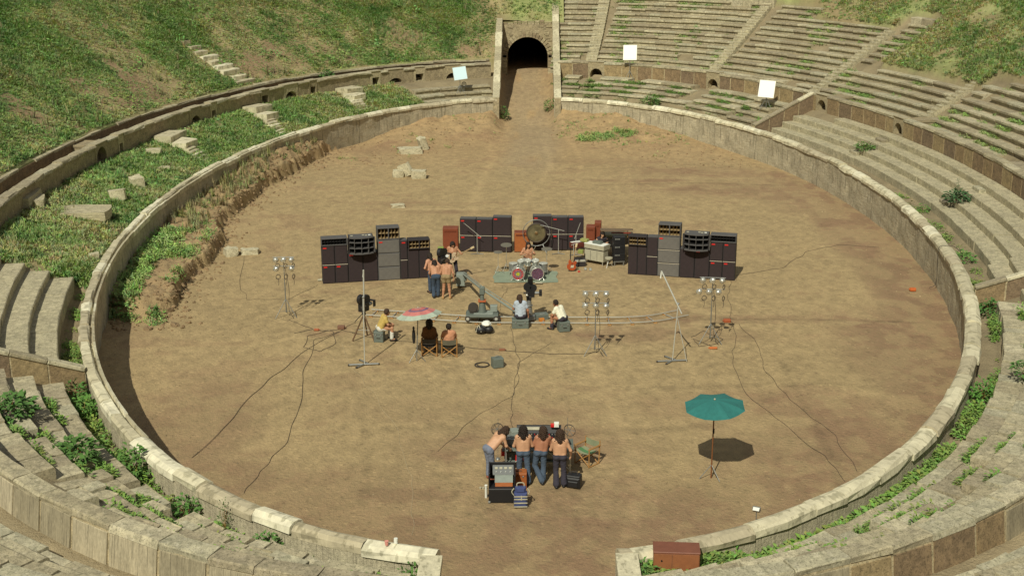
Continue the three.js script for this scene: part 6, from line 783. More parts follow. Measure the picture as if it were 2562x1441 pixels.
function person(label, p, yaw, pose, o) {
  const J = {}; for (const k of Object.keys(STAND)) J[k] = V(...(pose[k] ?? STAND[k])); const g = thing('person', label, 'person', p, yaw);
  const mid = (a, b, t = 0.5) => a.clone().lerp(b, t), f = J.face.clone().normalize(), up = J.up.clone().sub(f.clone().multiplyScalar(J.up.dot(f))).normalize(), side = up.clone().cross(f).normalize(), off = (b, x, y, z) => b.clone().addScaledVector(side, x).addScaledVector(up, y).addScaledVector(f, z);
  const tdir = J.neck.clone().sub(J.pel).normalize(), sdir = J.shL.clone().sub(J.shR).normalize(), fr = sdir.clone().cross(tdir).normalize();   // torso front
  const torso = [[J.pel, J.chest, 0.12, 0.125], [J.hipL, J.shL.clone().lerp(J.shR, 0.16), 0.095, 0.09], [J.hipR, J.shR.clone().lerp(J.shL, 0.16), 0.095, 0.09], [J.shL, J.shR, 0.062, 0.062], [J.chest.clone().addScaledVector(fr, 0.03), mid(J.chest, J.neck, 0.5).addScaledVector(fr, 0.02), 0.1, 0.09], [J.hipL.clone().addScaledVector(fr, -0.05), J.hipL.clone().addScaledVector(fr, -0.04).addScaledVector(tdir, 0.06), 0.085, 0.07], [J.hipR.clone().addScaledVector(fr, -0.05), J.hipR.clone().addScaledVector(fr, -0.04).addScaledVector(tdir, 0.06), 0.085, 0.07]];
  const neck = [[mid(J.chest, J.neck, 0.8), mid(J.neck, J.head, 0.6), 0.062, 0.052]], arms = [], legs = [];
  for (const s of ['L', 'R']) { arms.push([J['sh' + s], J['el' + s], 0.054, 0.042], [J['el' + s], J['wr' + s], 0.042, 0.028]); legs.push([J['hip' + s], J['kn' + s], 0.09, 0.058], [mid(J['kn' + s], J['an' + s], 0), mid(J['kn' + s], J['an' + s], 0.35), 0.056, 0.056], [mid(J['kn' + s], J['an' + s], 0.3), J['an' + s], 0.056, 0.037], [J['an' + s], J['to' + s], 0.042, 0.032], [J['an' + s], J['an' + s].clone().add(V(0, -0.045, 0)).addScaledVector(J['to' + s].clone().sub(J['an' + s]).normalize(), -0.03), 0.038, 0.03]); }
  const H = J.head, head = [[off(H, 0, 0.035, -0.015), off(H, 0, 0.0, 0.0), 0.088, 0.08], [off(H, 0, -0.01, 0.02), off(H, 0, -0.085, 0.045), 0.066, 0.036], [off(H, 0, 0.01, 0.085), off(H, 0, -0.025, 0.108), 0.012, 0.017], [off(H, 0.03, 0.02, 0.075), off(H, -0.03, 0.02, 0.075), 0.018, 0.018], [off(H, 0.083, 0.0, -0.005), off(H, 0.086, -0.03, -0.005), 0.013, 0.01], [off(H, -0.083, 0.0, -0.005), off(H, -0.086, -0.03, -0.005), 0.013, 0.01], [off(H, 0.02, -0.05, 0.085), off(H, -0.02, -0.05, 0.085), 0.013, 0.013], [off(H, 0, -0.04, 0), mid(J.neck, H, 0.15), 0.055, 0.055]];
  const geos = [sdfMesh([...torso, ...neck, ...arms, ...legs], 0.016, 0.035), sdfMesh(head, 0.008, 0.014)];
  for (const s of ['L', 'R']) { const w = J['wr' + s], d = w.clone().sub(J['el' + s]).normalize(); let pn = (o['palm' + s] ? V(...o['palm' + s]) : V(s === 'L' ? -1 : 1, -0.2, 0)); pn.addScaledVector(d, -pn.dot(d)).normalize(); const sd = d.clone().cross(pn).multiplyScalar(s === 'L' ? 1 : -1).normalize(), q = (a, b, c) => w.clone().addScaledVector(d, a).addScaledVector(sd, b).addScaledVector(pn, c), cu = o['curl' + s] ?? 0.35;
    const hb = [[w, q(0.03, 0, 0), 0.027, 0.024]]; for (let i = 0; i < 4; i++) { const y = (i - 1.5) * 0.021, L = [0.068, 0.078, 0.072, 0.056][i], k0 = q(0.085, y, 0.002), k1 = q(0.085 + L * 0.55 * Math.cos(cu), y * 1.08, L * 0.55 * Math.sin(cu)), k2 = k1.clone().addScaledVector(d, L * 0.5 * Math.cos(cu * 2.4)).addScaledVector(pn, L * 0.5 * Math.sin(cu * 2.4)); hb.push([q(0.02, y * 0.7, 0), k0, 0.016, 0.0135], [k0, k1, 0.0098, 0.009], [k1, k2, 0.009, 0.0078]); } const t1 = q(0.06, 0.05, 0.018); hb.push([q(0.02, 0.02, 0.004), t1, 0.015, 0.011], [t1, q(0.095, 0.055, 0.03), 0.0105, 0.009]); geos.push(sdfMesh(hb, 0.0055, 0.006)); }
  part('body', joinIndexed(geos), o.skin ?? SK[0], g);
  for (const e of [1, -1]) part('eye', ball(0.011, ...off(H, e * 0.031, 0.008, 0.079).toArray(), 1, 1, 1, 6), M.black, g);
  // clothes follow the same bones, a little fuller, cut at waist, cuff or neck
  const grow = (bs, r, r2 = r) => bs.map(([a, b, x, y]) => [a, b, x + r, y + r2]), wq = J.pel.clone().addScaledVector(tdir, o.waist ?? 0.06);
  if (o.legs) { const lb = [[J.pel, wq, 0.115, 0.118], [J.hipL, wq.clone().addScaledVector(sdir, 0.06), 0.1, 0.085], [J.hipR, wq.clone().addScaledVector(sdir, -0.06), 0.1, 0.085], torso[5], torso[6]].map(([a, b, x, y]) => [a, b, x + 0.016, y + 0.016]); for (const s of ['L', 'R']) { const kn = J['kn' + s], an = J['an' + s]; if (o.short) lb.push([J['hip' + s], mid(J['hip' + s], kn, 0.45), 0.106, 0.095]); else lb.push([J['hip' + s], kn, 0.104, 0.074], [kn, mid(kn, an, 0.9), 0.072, o.flare ?? 0.072]); }
    part('trousers', sdfMesh(lb, 0.015, 0.025, (x, y, z, v) => Math.max(v, (V(x, y, z).sub(wq)).dot(tdir)) + 0.004 * Math.sin(y * 60 + x * 35) * Math.sin(z * 50 + y * 20)), o.legs, g); part('belt', (() => { const q = new THREE.TorusGeometry(0.128, 0.012, 6, 28); q.scale(1.28, 0.95, 1.4); q.applyQuaternion(new THREE.Quaternion().setFromRotationMatrix(new THREE.Matrix4().makeBasis(sdir, fr, tdir.clone()))); q.translate(...wq.clone().addScaledVector(tdir, -0.02).toArray()); return q; })(), o.belt ?? M.rubber, g); }
  if (o.top) { const tb = grow(torso.slice(0, 5), 0.017); for (const s of ['L', 'R']) { if (o.sleeve) { tb.push([J['sh' + s], J['el' + s], 0.072, 0.058]); if (o.sleeve > 1) tb.push([J['el' + s], mid(J['el' + s], J['wr' + s], 0.9), 0.058, 0.044]); else tb.pop(), tb.push([J['sh' + s], mid(J['sh' + s], J['el' + s], 0.55), 0.074, 0.068]); } } const lowq = J.pel.clone().addScaledVector(tdir, -0.02); part('shirt', sdfMesh(tb, 0.015, 0.03, (x, y, z, v) => Math.max(v, lowq.clone().sub(V(x, y, z)).dot(tdir)) + 0.004 * Math.sin(y * 50 + z * 40) * Math.sin(x * 45 + 1)), o.top, g); }
  if (o.shoes !== null) part('shoes', sdfMesh(['L', 'R'].flatMap((s) => [[J['an' + s].clone().add(V(0, -0.04, 0)).addScaledVector(J['to' + s].clone().sub(J['an' + s]).setY(0).normalize(), -0.035), J['to' + s], 0.05, 0.045], [J['an' + s].clone().add(V(0, 0.03, 0)), J['an' + s].clone().add(V(0, -0.04, 0)), 0.046, 0.044]]), 0.012, 0.012, (x, y, z, v) => Math.max(v, 0.004 - y)), o.shoes ?? M.black, g);
  // hair
  const hs = o.hair ?? 'short', hb = [[off(H, 0, 0.05, -0.03), off(H, 0, 0.02, -0.035), 0.1, 0.098]]; if (hs !== 'short') hb.push([off(H, 0, 0.0, -0.06), J.neck.clone().addScaledVector(fr, -0.06), 0.085, 0.07], [off(H, 0.07, 0.02, -0.01), off(H, 0.085, -0.13, -0.01), 0.045, 0.035], [off(H, -0.07, 0.02, -0.01), off(H, -0.085, -0.13, -0.01), 0.045, 0.035]); if (hs === 'long') hb.push([J.neck.clone().addScaledVector(fr, -0.06), mid(J.neck, J.chest, 0.35).addScaledVector(fr, -0.11), 0.08, 0.05], [off(H, 0.085, -0.1, 0), off(H, 0.1, -0.25, 0.02), 0.04, 0.025], [off(H, -0.085, -0.1, 0), off(H, -0.1, -0.25, 0.02), 0.04, 0.025]); if (hs === 'wild') hb.push([off(H, 0, 0.03, -0.04), J.neck.clone().addScaledVector(fr, -0.07).addScaledVector(tdir, -0.02), 0.108, 0.075], [off(H, 0.07, -0.02, -0.03), J.neck.clone().addScaledVector(sdir, 0.12).addScaledVector(fr, -0.05).addScaledVector(tdir, -0.02), 0.06, 0.038], [off(H, -0.07, -0.02, -0.03), J.neck.clone().addScaledVector(sdir, -0.11).addScaledVector(fr, -0.05), 0.06, 0.04]); if (hs === 'afro') hb.push([off(H, 0, 0.05, -0.02), off(H, 0, 0.0, -0.05), 0.125, 0.12]);
  part('hair', sdfMesh(hb, 0.009, 0.02, (x, y, z, v) => { const q = V(x, y, z).sub(H), fz = q.dot(f), uy = q.dot(up), sx = Math.abs(q.dot(side)); let w = v + (hs === 'wild' || hs === 'afro' ? 0.018 : 0.01) * Math.sin(x * 70 + y * 40 + H.x * 9) * Math.sin(z * 80 + y * 60 + H.y * 31) + 0.008 * Math.sin(x * 190 + z * 130) * Math.sin(y * 150); if (hs !== 'hang') w = Math.max(w, Math.min(fz - 0.05, 0.075 - uy, (hs === 'short' ? 0.07 : 0.062) - sx)); return w; }), o.hairM ?? hairM, g);
  return g;
}
const at0 = (x, z) => [x, Math.max(0, floorY(x, z)), z];
// band
const bass = person('shirtless long-haired man in dark trousers playing a bass guitar', at0(-3.28, 5.9), 0.12, { head: [0, 1.57, 0.09], face: [0.25, -0.75, 0.65], up: [0, 0.65, 0.75], elR: [-0.33, 1.17, -0.02], wrR: [-0.1, 1.02, 0.19], elL: [0.33, 1.2, 0.05], wrL: [0.36, 1.2, 0.28], knL: [0.14, 0.5, 0.03], anL: [0.2, 0.085, 0], toL: [0.25, 0.035, 0.16], knR: [-0.13, 0.5, 0.03], anR: [-0.17, 0.085, 0], toR: [-0.22, 0.035, 0.16] }, { legs: M.denim[3], hair: 'long', skin: SK[0], palmL: [0, 0.4, 1], palmR: [0.2, 0, -1], curlL: 0.6, flare: 0.085, shoes: M.black });
{ const c = new THREE.IcosahedronGeometry(0.1, 3), p = c.attributes.position; for (let i = 0; i < p.count; i++) { const n = 0.8 + 0.4 * vn(p.getX(i) * 20 + 3, p.getY(i) * 20 + p.getZ(i) * 11, 95); p.setXYZ(i, p.getX(i) * n - 0.06, p.getY(i) * n * 1.2 + 0.88, p.getZ(i) * n * 0.5 + 0.12); } c.computeVertexNormals(); part('white_shirt_tail', c, M.white, bass);
  const gt = thing('bass_guitar', 'pale bass guitar held by the shirtless long-haired man', 'guitar', [-3.28, 1.02, 6.1]); gt.rotation.set(0, 0.15, -1.12); guitarParts(gt, mat([0.55, 0.42, 0.28], 0.4), 1.1); }
person('shirtless long-haired drummer sitting behind the drum kit', [-0.05, floorY(0, 4.6) + 0.05, 4.62], 0, { ...SIT, head: [0.02, 1.17, 0.12], face: [0.2, -0.3, 0.9], elL: [0.3, 0.78, 0.12], wrL: [0.16, 0.86, 0.38], elR: [-0.32, 0.76, 0.1], wrR: [-0.12, 0.82, 0.36], knL: [0.25, 0.5, 0.36], anL: [0.3, 0.085, 0.45], toL: [0.34, 0.04, 0.6], knR: [-0.25, 0.5, 0.36], anR: [-0.3, 0.085, 0.45], toR: [-0.34, 0.04, 0.6] }, { legs: M.denim[1], hair: 'long', skin: SK[0], curlL: 0.9, curlR: 0.9, palmL: [0, -1, 0.2], palmR: [0, -1, 0.2] });
{ const mk = (l, a, b) => obj('drumstick', [bar(a, b, 0.012), ball(0.014, ...b)], M.cream, l, 'drumstick'); mk('drumstick in the drummer\'s raised left hand', [0.12, 0.93, 5.06], [0.28, 1.28, 5.25]); mk('drumstick in the drummer\'s right hand', [-0.15, 0.9, 5.04], [-0.35, 0.85, 5.4]); }
person('keyboard player in a dark waistcoat seated behind the organ', at0(3.3, 2.62), 0.05, { ...SIT, head: [0.02, 1.18, 0.14], face: [-0.2, -0.6, 0.8], up: [0, 0.8, 0.6], elL: [0.32, 0.82, 0.12], wrL: [0.2, 0.88, 0.4], elR: [-0.32, 0.84, 0.12], wrR: [-0.2, 0.9, 0.4] }, { legs: M.denim[3], hair: 'long', top: mat([0.03, 0.026, 0.035], 0.9), skin: SK[3], palmL: [0, -1, 0], palmR: [0, -1, 0] });
// camera crew by the left stack
person('shirtless man with hands on hips behind the crew camera', at0(-4.02, 7.9), 0.5 + Math.PI, { chest: [0, 1.22, 0.06], neck: [0, 1.4, 0.14], head: [0, 1.53, 0.22], shL: [0.17, 1.36, 0.1], shR: [-0.17, 1.36, 0.1], elL: [0.36, 1.13, -0.08], elR: [-0.36, 1.13, -0.08], wrL: [0.19, 0.98, 0.02], wrR: [-0.19, 0.98, 0.02], face: [-0.5, -0.4, 0.8] }, { legs: M.denim[0], hair: 'bob', skin: SK[1] });
person('shirtless man in blue jeans bending beside the crew camera', at0(-3.82, 8.6), Math.PI + 0.15, { pel: [0, 0.92, -0.06], hipL: [0.09, 0.9, -0.06], hipR: [-0.09, 0.9, -0.06], chest: [0, 1.15, 0.13], neck: [0, 1.27, 0.3], head: [0.02, 1.34, 0.44], shL: [0.17, 1.24, 0.25], shR: [-0.17, 1.24, 0.25], elL: [0.24, 0.98, 0.28], elR: [-0.26, 0.97, 0.25], wrL: [0.2, 0.82, 0.42], wrR: [-0.2, 0.8, 0.4], face: [0, -0.4, 0.9], anL: [0.1, 0.085, -0.06], knL: [0.1, 0.5, 0.04], anR: [-0.08, 0.085, 0.05], toL: [0.12, 0.035, 0.1], toR: [-0.1, 0.035, 0.2] }, { legs: M.denim[0], hair: 'bob', skin: SK[0], flare: 0.085 });
person('shirtless man in beige shorts and tan boots by the crew camera', at0(-3.38, 8.75), Math.PI - 0.1, { chest: [0, 1.22, 0.1], neck: [0, 1.38, 0.23], head: [0, 1.45, 0.36], shL: [0.18, 1.34, 0.17], shR: [-0.18, 1.34, 0.17], elL: [0.27, 1.06, 0.12], elR: [-0.27, 1.06, 0.12], wrL: [0.28, 0.82, 0.16], wrR: [-0.28, 0.82, 0.16], face: [0, -0.5, 0.85], anL: [0.15, 0.085, -0.02], anR: [-0.15, 0.085, -0.02], toL: [0.18, 0.035, 0.14], toR: [-0.18, 0.035, 0.14] }, { legs: mat([0.34, 0.25, 0.13], 0.9, { map: mottleT }), short: true, hair: 'short', skin: SK[0], shoes: mat([0.4, 0.24, 0.09], 0.7), hairM: hairB });
// seated crew
person('man in a yellow shirt and white trousers sitting on an upright case', at0(-5.52, 14.15), 1.9, { ...SIT, pel: [0, 0.5, 0], chest: [0, 0.76, 0.12], neck: [0, 0.94, 0.22], head: [0, 1.08, 0.29], shL: [0.17, 0.9, 0.18], shR: [-0.17, 0.9, 0.18], elL: [0.24, 0.68, 0.26], elR: [-0.24, 0.68, 0.26], wrL: [0.12, 0.6, 0.44], wrR: [-0.12, 0.6, 0.44], face: [0.3, -0.2, 1] }, { legs: mat([0.62, 0.62, 0.56], 0.9), top: mat([0.62, 0.45, 0.13], 0.9, { map: mottleT }), sleeve: 1, hair: 'short', skin: SK[0], hairM: hairB });
person('man with bushy black hair and a brown jumper in a folding chair', at0(-3.56, 15.66), Math.PI, { ...SIT, wrL: [0.26, 0.66, 0.22], wrR: [-0.26, 0.66, 0.22] }, { legs: M.denim[3], top: mat([0.17, 0.075, 0.025], 0.95, { map: mottleT }), sleeve: 2, hair: 'afro', skin: SK[0] });
person('man with short dark hair and a peach shirt in a folding chair', at0(-2.85, 15.76), Math.PI + 0.1, { ...SIT, pel: [0, 0.5, -0.02], chest: [0, 0.74, 0.0], neck: [0, 0.93, 0.01], head: [0, 1.08, 0.05], shL: [0.17, 0.88, 0], shR: [-0.17, 0.88, 0], wrL: [0.26, 0.64, 0.22], wrR: [-0.26, 0.64, 0.22] }, { legs: mat([0.14, 0.13, 0.09], 0.9), top: mat([0.62, 0.3, 0.17], 0.95, { map: mottleT }), sleeve: 1, hair: 'short', skin: SK[1] });
person('man in a pale blue shirt sitting on a flat case facing the drums', at0(-0.3, 12.5), Math.PI, { ...SIT, pel: [0, 0.48, -0.04], elR: [0.02 - 0.3, 0.68, 0.0], wrR: [-0.3, 0.44, 0.1], elL: [0.28, 0.7, 0.12], wrL: [0.2, 0.62, 0.34], head: [0.04, 1.15, 0.1], face: [0.2, -0.2, 1], knL: [0.18, 0.46, 0.4], knR: [-0.18, 0.46, 0.4], hipL: [0.1, 0.46, 0], hipR: [-0.1, 0.46, 0] }, { legs: M.denim[3], top: mat([0.5, 0.58, 0.68], 0.9, { map: mottleT }), sleeve: 1, hair: 'bob', skin: SK[2], hairM: hairB });
person('man in a white shirt leaning forward on a dark grey case', at0(1.32, 12.88), Math.PI + 0.9, { ...SIT, pel: [0, 0.5, -0.02], chest: [0, 0.74, 0.14], neck: [0, 0.9, 0.28], head: [0, 1.02, 0.37], shL: [0.18, 0.86, 0.22], shR: [-0.18, 0.86, 0.22], elL: [0.25, 0.62, 0.32], elR: [-0.25, 0.62, 0.32], wrL: [0.1, 0.54, 0.5], wrR: [-0.1, 0.54, 0.5], face: [0, -0.3, 1] }, { legs: M.denim[3], top: mat([0.78, 0.77, 0.62], 0.9), sleeve: 1, hair: 'short', skin: SK[2] });
// at the mixing desk
const leanArm = { elL: [0.26, 1.1, 0.06], elR: [-0.26, 1.1, 0.06], wrL: [0.2, 0.98, 0.26], wrR: [-0.2, 0.98, 0.26] };
person('shirtless man in pale jeans bending over the left end of the mixing table', at0(-1.0, 26.2), Math.PI - 0.95, { pel: [0, 0.94, -0.1], hipL: [0.09, 0.91, -0.1], hipR: [-0.09, 0.91, -0.1], chest: [0, 1.16, 0.15], neck: [0, 1.28, 0.36], head: [0, 1.33, 0.5], shL: [0.17, 1.25, 0.3], shR: [-0.17, 1.25, 0.3], elL: [0.22, 0.99, 0.36], elR: [-0.22, 0.99, 0.36], wrL: [0.16, 0.84, 0.52], wrR: [-0.16, 0.84, 0.52], face: [0.1, -0.6, 0.8], up: [0, 0.8, 0.6], knL: [0.09, 0.5, -0.04], knR: [-0.09, 0.5, -0.04], anL: [0.09, 0.085, -0.04], anR: [-0.09, 0.085, -0.06], toL: [0.11, 0.035, 0.13], toR: [-0.11, 0.035, 0.11] }, { legs: M.denim[2], hair: 'wild', skin: SK[3], hairM: hairB, shoes: mat([0.25, 0.07, 0.04], 0.7), flare: 0.085 });
person('shirtless man in blue jeans standing second from left at the mixing desk', at0(-0.1, 26.45), Math.PI + 0.05, { ...leanArm, anR: [-0.13, 0.085, -0.2], toR: [-0.17, 0.035, -0.03], knR: [-0.12, 0.5, -0.05] }, { legs: M.denim[1], hair: 'wild', skin: SK[3], flare: 0.09 });
person('shirtless tanned man in blue jeans leaning with one leg crossed at the desk', at0(0.43, 26.4), Math.PI + 0.1, { ...leanArm, pel: [0.04, 0.93, 0], chest: [0, 1.2, 0.03], neck: [-0.03, 1.39, 0.02], head: [-0.02, 1.53, 0.04], shL: [0.14, 1.35, 0.02], shR: [-0.2, 1.33, 0.02], face: [0.5, -0.2, 0.8], hipL: [0.13, 0.9, 0], hipR: [-0.05, 0.9, 0], knL: [0.2, 0.5, 0.03], anL: [0.0, 0.085, -0.2], toL: [-0.02, 0.035, -0.03], knR: [-0.05, 0.5, 0.02], anR: [-0.02, 0.085, -0.08], toR: [-0.05, 0.035, 0.1] }, { legs: M.denim[1], hair: 'wild', skin: SK[2], flare: 0.09, hairM: hairB });
person('shirtless man in dark jeans standing at the right end of the desk', at0(0.93, 26.72), Math.PI - 0.05, { ...leanArm, elR: [-0.3, 1.12, -0.02], wrR: [-0.3, 0.9, 0.12], anL: [0.09, 0.085, -0.12], toL: [0.12, 0.035, 0.05] }, { legs: M.denim[3], hair: 'wild', skin: SK[3], hairM: hairB, flare: 0.095 });
// ---------- vegetation ----------
function bladeTuft(n, h, spread, w, lean = 0.5) { const pos = [], nor = [], uv = []; for (let i = 0; i < n; i++) { const a = rr(0, 6.283), r = rr(0, spread), x = Math.cos(a) * r, z = Math.sin(a) * r, b = rr(0, 6.283), H = h * rr(0.55, 1.1), lx = Math.cos(b) * H * lean * rr(0.3, 1), lz = Math.sin(b) * H * lean * rr(0.3, 1), c = Math.cos(b + 1.57) * w, s = Math.sin(b + 1.57) * w; const A = [x - c, 0, z - s], B2 = [x + c, 0, z + s], C = [x + lx * 0.4 - c * 0.7, H * 0.6, z + lz * 0.4 - s * 0.7], D2 = [x + lx * 0.4 + c * 0.7, H * 0.6, z + lz * 0.4 + s * 0.7], T = [x + lx, H, z + lz]; pos.push(...A, ...B2, ...D2, ...A, ...D2, ...C, ...C, ...D2, ...T); for (let k = 0; k < 9; k++) { nor.push(Math.cos(b) * 0.4, 0.85, Math.sin(b) * 0.4); uv.push(0, 0); } } const g = new THREE.BufferGeometry(); g.setAttribute('position', new THREE.Float32BufferAttribute(pos, 3)); g.setAttribute('normal', new THREE.Float32BufferAttribute(nor, 3)); g.setAttribute('uv', new THREE.Float32BufferAttribute(uv, 2)); return g; }
function leafClump(n, r, h, s, flat = 0.6) { const pos = [], uv = [], idx = []; for (let i = 0; i < n; i++) { const a = rr(0, 6.283), q = Math.sqrt(rnd()), x = Math.cos(a) * r * q, z = Math.sin(a) * r * q, y = h * rr(0.1, 1) * (1 - 0.55 * q * q), L = s * rr(0.7, 1.3), W = L * rr(0.35, 0.55), di = V(Math.cos(a) + rr(-0.8, 0.8), rr(-0.3, 0.7), Math.sin(a) + rr(-0.8, 0.8)).normalize(), up = V(rr(-1, 1) * (1 - flat), 1, rr(-1, 1) * (1 - flat)), sd = di.clone().cross(up).normalize(); const c = V(x, y, z), k = pos.length / 3; for (const [u, v, dr] of [[0, 0, 0], [0.45, 0.5, 0.05], [0.45, -0.5, 0.05], [1, 0, -0.12]]) { const p = c.clone().addScaledVector(di, u * L).addScaledVector(sd, v * W); p.y += dr * L; pos.push(p.x, p.y, p.z); uv.push(u, v); } idx.push(k, k + 1, k + 2, k + 1, k + 3, k + 2); } const g = new THREE.BufferGeometry(); g.setAttribute('position', new THREE.Float32BufferAttribute(pos, 3)); g.setAttribute('uv', new THREE.Float32BufferAttribute(uv, 2)); g.setIndex(idx); g.computeVertexNormals(); return g; }
const leafMat = (c = [1, 1, 1]) => { const m = new THREE.MeshStandardMaterial({ roughness: 0.9, side: THREE.DoubleSide }); m.color.setRGB(...c); return m; };
const grassM = leafMat();
function scatter(name, label, geos, spots, shadeOf) {   // one stuff object per geometry
  const lists = geos.map(() => []); spots.forEach((s) => lists[Math.floor(rnd() * geos.length)].push(s)); const dm = new THREE.Object3D(), col = new THREE.Color();
  geos.forEach((g, gi) => { const L = lists[gi]; if (!L.length) return; const im = new THREE.InstancedMesh(g, grassM, L.length); L.forEach((s, i) => { dm.position.set(s[0], s[1], s[2]); dm.rotation.set(rr(-0.2, 0.2), rr(0, 6.283), rr(-0.2, 0.2)); const k = s[3] ?? 1; dm.scale.set(k * rr(0.85, 1.15), k * rr(0.8, 1.25), k * rr(0.85, 1.15)); dm.updateMatrix(); im.setMatrixAt(i, dm.matrix); const c = shadeOf(s); col.setRGB(...c); im.setColorAt(i, col); }); im.name = numbered(name); im.castShadow = im.receiveShadow = true; im.userData = { kind: 'stuff', label, category: 'plants' }; scene.add(im); });
}
const G1 = [0.36, 0.53, 0.16], G2 = [0.52, 0.64, 0.23], G3 = [0.23, 0.41, 0.11], DRY = [0.62, 0.56, 0.27], W1 = [0.14, 0.25, 0.05], W2 = [0.22, 0.33, 0.075], mix3 = (a, b, t) => [0, 1, 2].map((k) => lerp(a[k], b[k], t) * rr(0.8, 1.2));
const tall = [bladeTuft(12, 0.26, 0.18, 0.022, 0.9), bladeTuft(12, 0.2, 0.22, 0.024, 1.2)], low = [bladeTuft(14, 0.12, 0.2, 0.026, 1.6), leafClump(18, 0.18, 0.1, 0.12, 0.85)], dryT = [bladeTuft(16, 0.6, 0.12, 0.009, 0.35), bladeTuft(14, 0.45, 0.1, 0.009, 0.5)], weed = [leafClump(22, 0.2, 0.24, 0.12), leafClump(16, 0.15, 0.2, 0.1)];
const gateHole = (p) => p.z < 0 && p.z > GATE.z1 - 0.8 && p.x > GATE.x0 - 0.45 && p.x < GATE.x1 + 0.45;
const slopeCol = (s) => { const dr = sm(0.48, 0.68, fbm(s[0] / 2.6, s[2] / 2.6, 620, 3)), dk = sm(0.5, 0.66, fbm(s[0] / 1.5, s[2] / 1.5, 660, 3)); return mix3(mix3(G1, G3, dk), mix3(G2, DRY, 0.5), clamp(dr * 0.8 + 0.35 * rnd() * rnd() + (rnd() < 0.12 ? 0.4 : 0))); };
{ const a = [], b = []; for (let i = 0; i < 330000; i++) { const t = rr(163, 272), d = 6.25 + 12 * Math.pow(rnd(), 0.9); if (rnd() > arcRate(t, d) / 0.75) continue; const p = P3(t, d, 0); if (gateHole(p)) continue; if (t > 270.8 && d < 11) continue; const q = greenAt(p.x, p.z); if (rnd() > 0.2 + 0.75 * q) continue; const y = caveaY(t, d); (rnd() < 0.32 + 0.3 * (q - 0.5) ? a : b).push([p.x, y - 0.01, p.z, 0.34 + 0.5 * q * rr(0.5, 1.15)]); }
  for (let i = 0; i < 2600; i++) { const x = rr(-3.2, 2.4), z = rr(-52, -45.3), k = GATE.z1 - z, y = Math.max(6.1, Math.min(6.1 + 0.9 * k, 3.42 + 0.56 * (-z - EA - UP0) + 0.45 * sm(0, 4, k) + 0.12) + 0.25 * nz2(x / 0.8, z / 0.8, 455) * sm(0.1, 0.6, k)); if (rnd() < 0.15 + 0.6 * greenAt(x, z)) (rnd() < 0.4 ? a : b).push([x, y - 0.01, z, rr(0.4, 0.8)]); }
  scatter('meadow_grass', 'long green grass covering the upper left slope', tall, a, slopeCol); scatter('meadow_weeds', 'low leafy weeds spreading over the upper left slope', low, b, slopeCol); }
{ const a = []; for (let i = 0; i < 420; i++) { const t = rr(165, 270), d = rr(6.6, 17), p = P3(t, d, 0); if (gateHole(p) || fbm(p.x / 2, p.z / 2, 735, 3) < 0.5) continue; a.push([p.x, caveaY(t, d) - 0.03, p.z, rr(1.0, 2.4)]); } scatter('slope_shrubs', 'scattered darker shrubs on the upper left slope', weed, a, () => mix3(W1, G3, rnd())); const c = []; for (let i = 0; i < 2600; i++) { const t = rr(165, 270), d = rr(6.4, 17), p = P3(t, d, 0); if (gateHole(p) || fbm(p.x / 2.4, p.z / 2.4, 745, 3) < 0.52) continue; c.push([p.x, caveaY(t, d) - 0.02, p.z, rr(0.5, 1)]); } scatter('slope_dry_grass', 'pale dry grass stalks on the upper left slope', dryT, c, () => mix3(DRY, G2, rnd() * 0.6)); }
{ const a = [], b = []; for (let i = 0; i < 46000; i++) { const t = rr(160.5, 247), d = rr(0.55, 4.6), p = P3(t, d, 0), q = fbm(p.x / 1.6, p.z / 1.6, 670, 4); if (rnd() > sm(0.3, 0.52, q) + 0.12) continue; (rnd() < 0.5 ? a : b).push([p.x, caveaY(t, d) - 0.01, p.z, rr(0.55, 1)]); } scatter('terrace_grass', 'thick green grass on the left terrace', tall, a, slopeCol); scatter('terrace_weeds', 'low green weeds on the left terrace', low, b, slopeCol); }
{ const a = []; for (let i = 0; i < 46000; i++) { const t = rr(303, 362), d = rr(9.5, 18); if (!upGrass(t, d)) continue; const p = P3(t, d, 0); if (rnd() > sm(0.3, 0.55, fbm(p.x / 1.8, p.z / 1.8, 680, 4)) + 0.1) continue; a.push([p.x, caveaY(t, d) - 0.01, p.z, rr(0.4, 0.8)]); } scatter('upper_right_grass', 'tangled grass covering the upper right seats', [...tall, ...low], a, (s) => mix3(slopeCol(s), DRY, 0.3 * rnd())); }
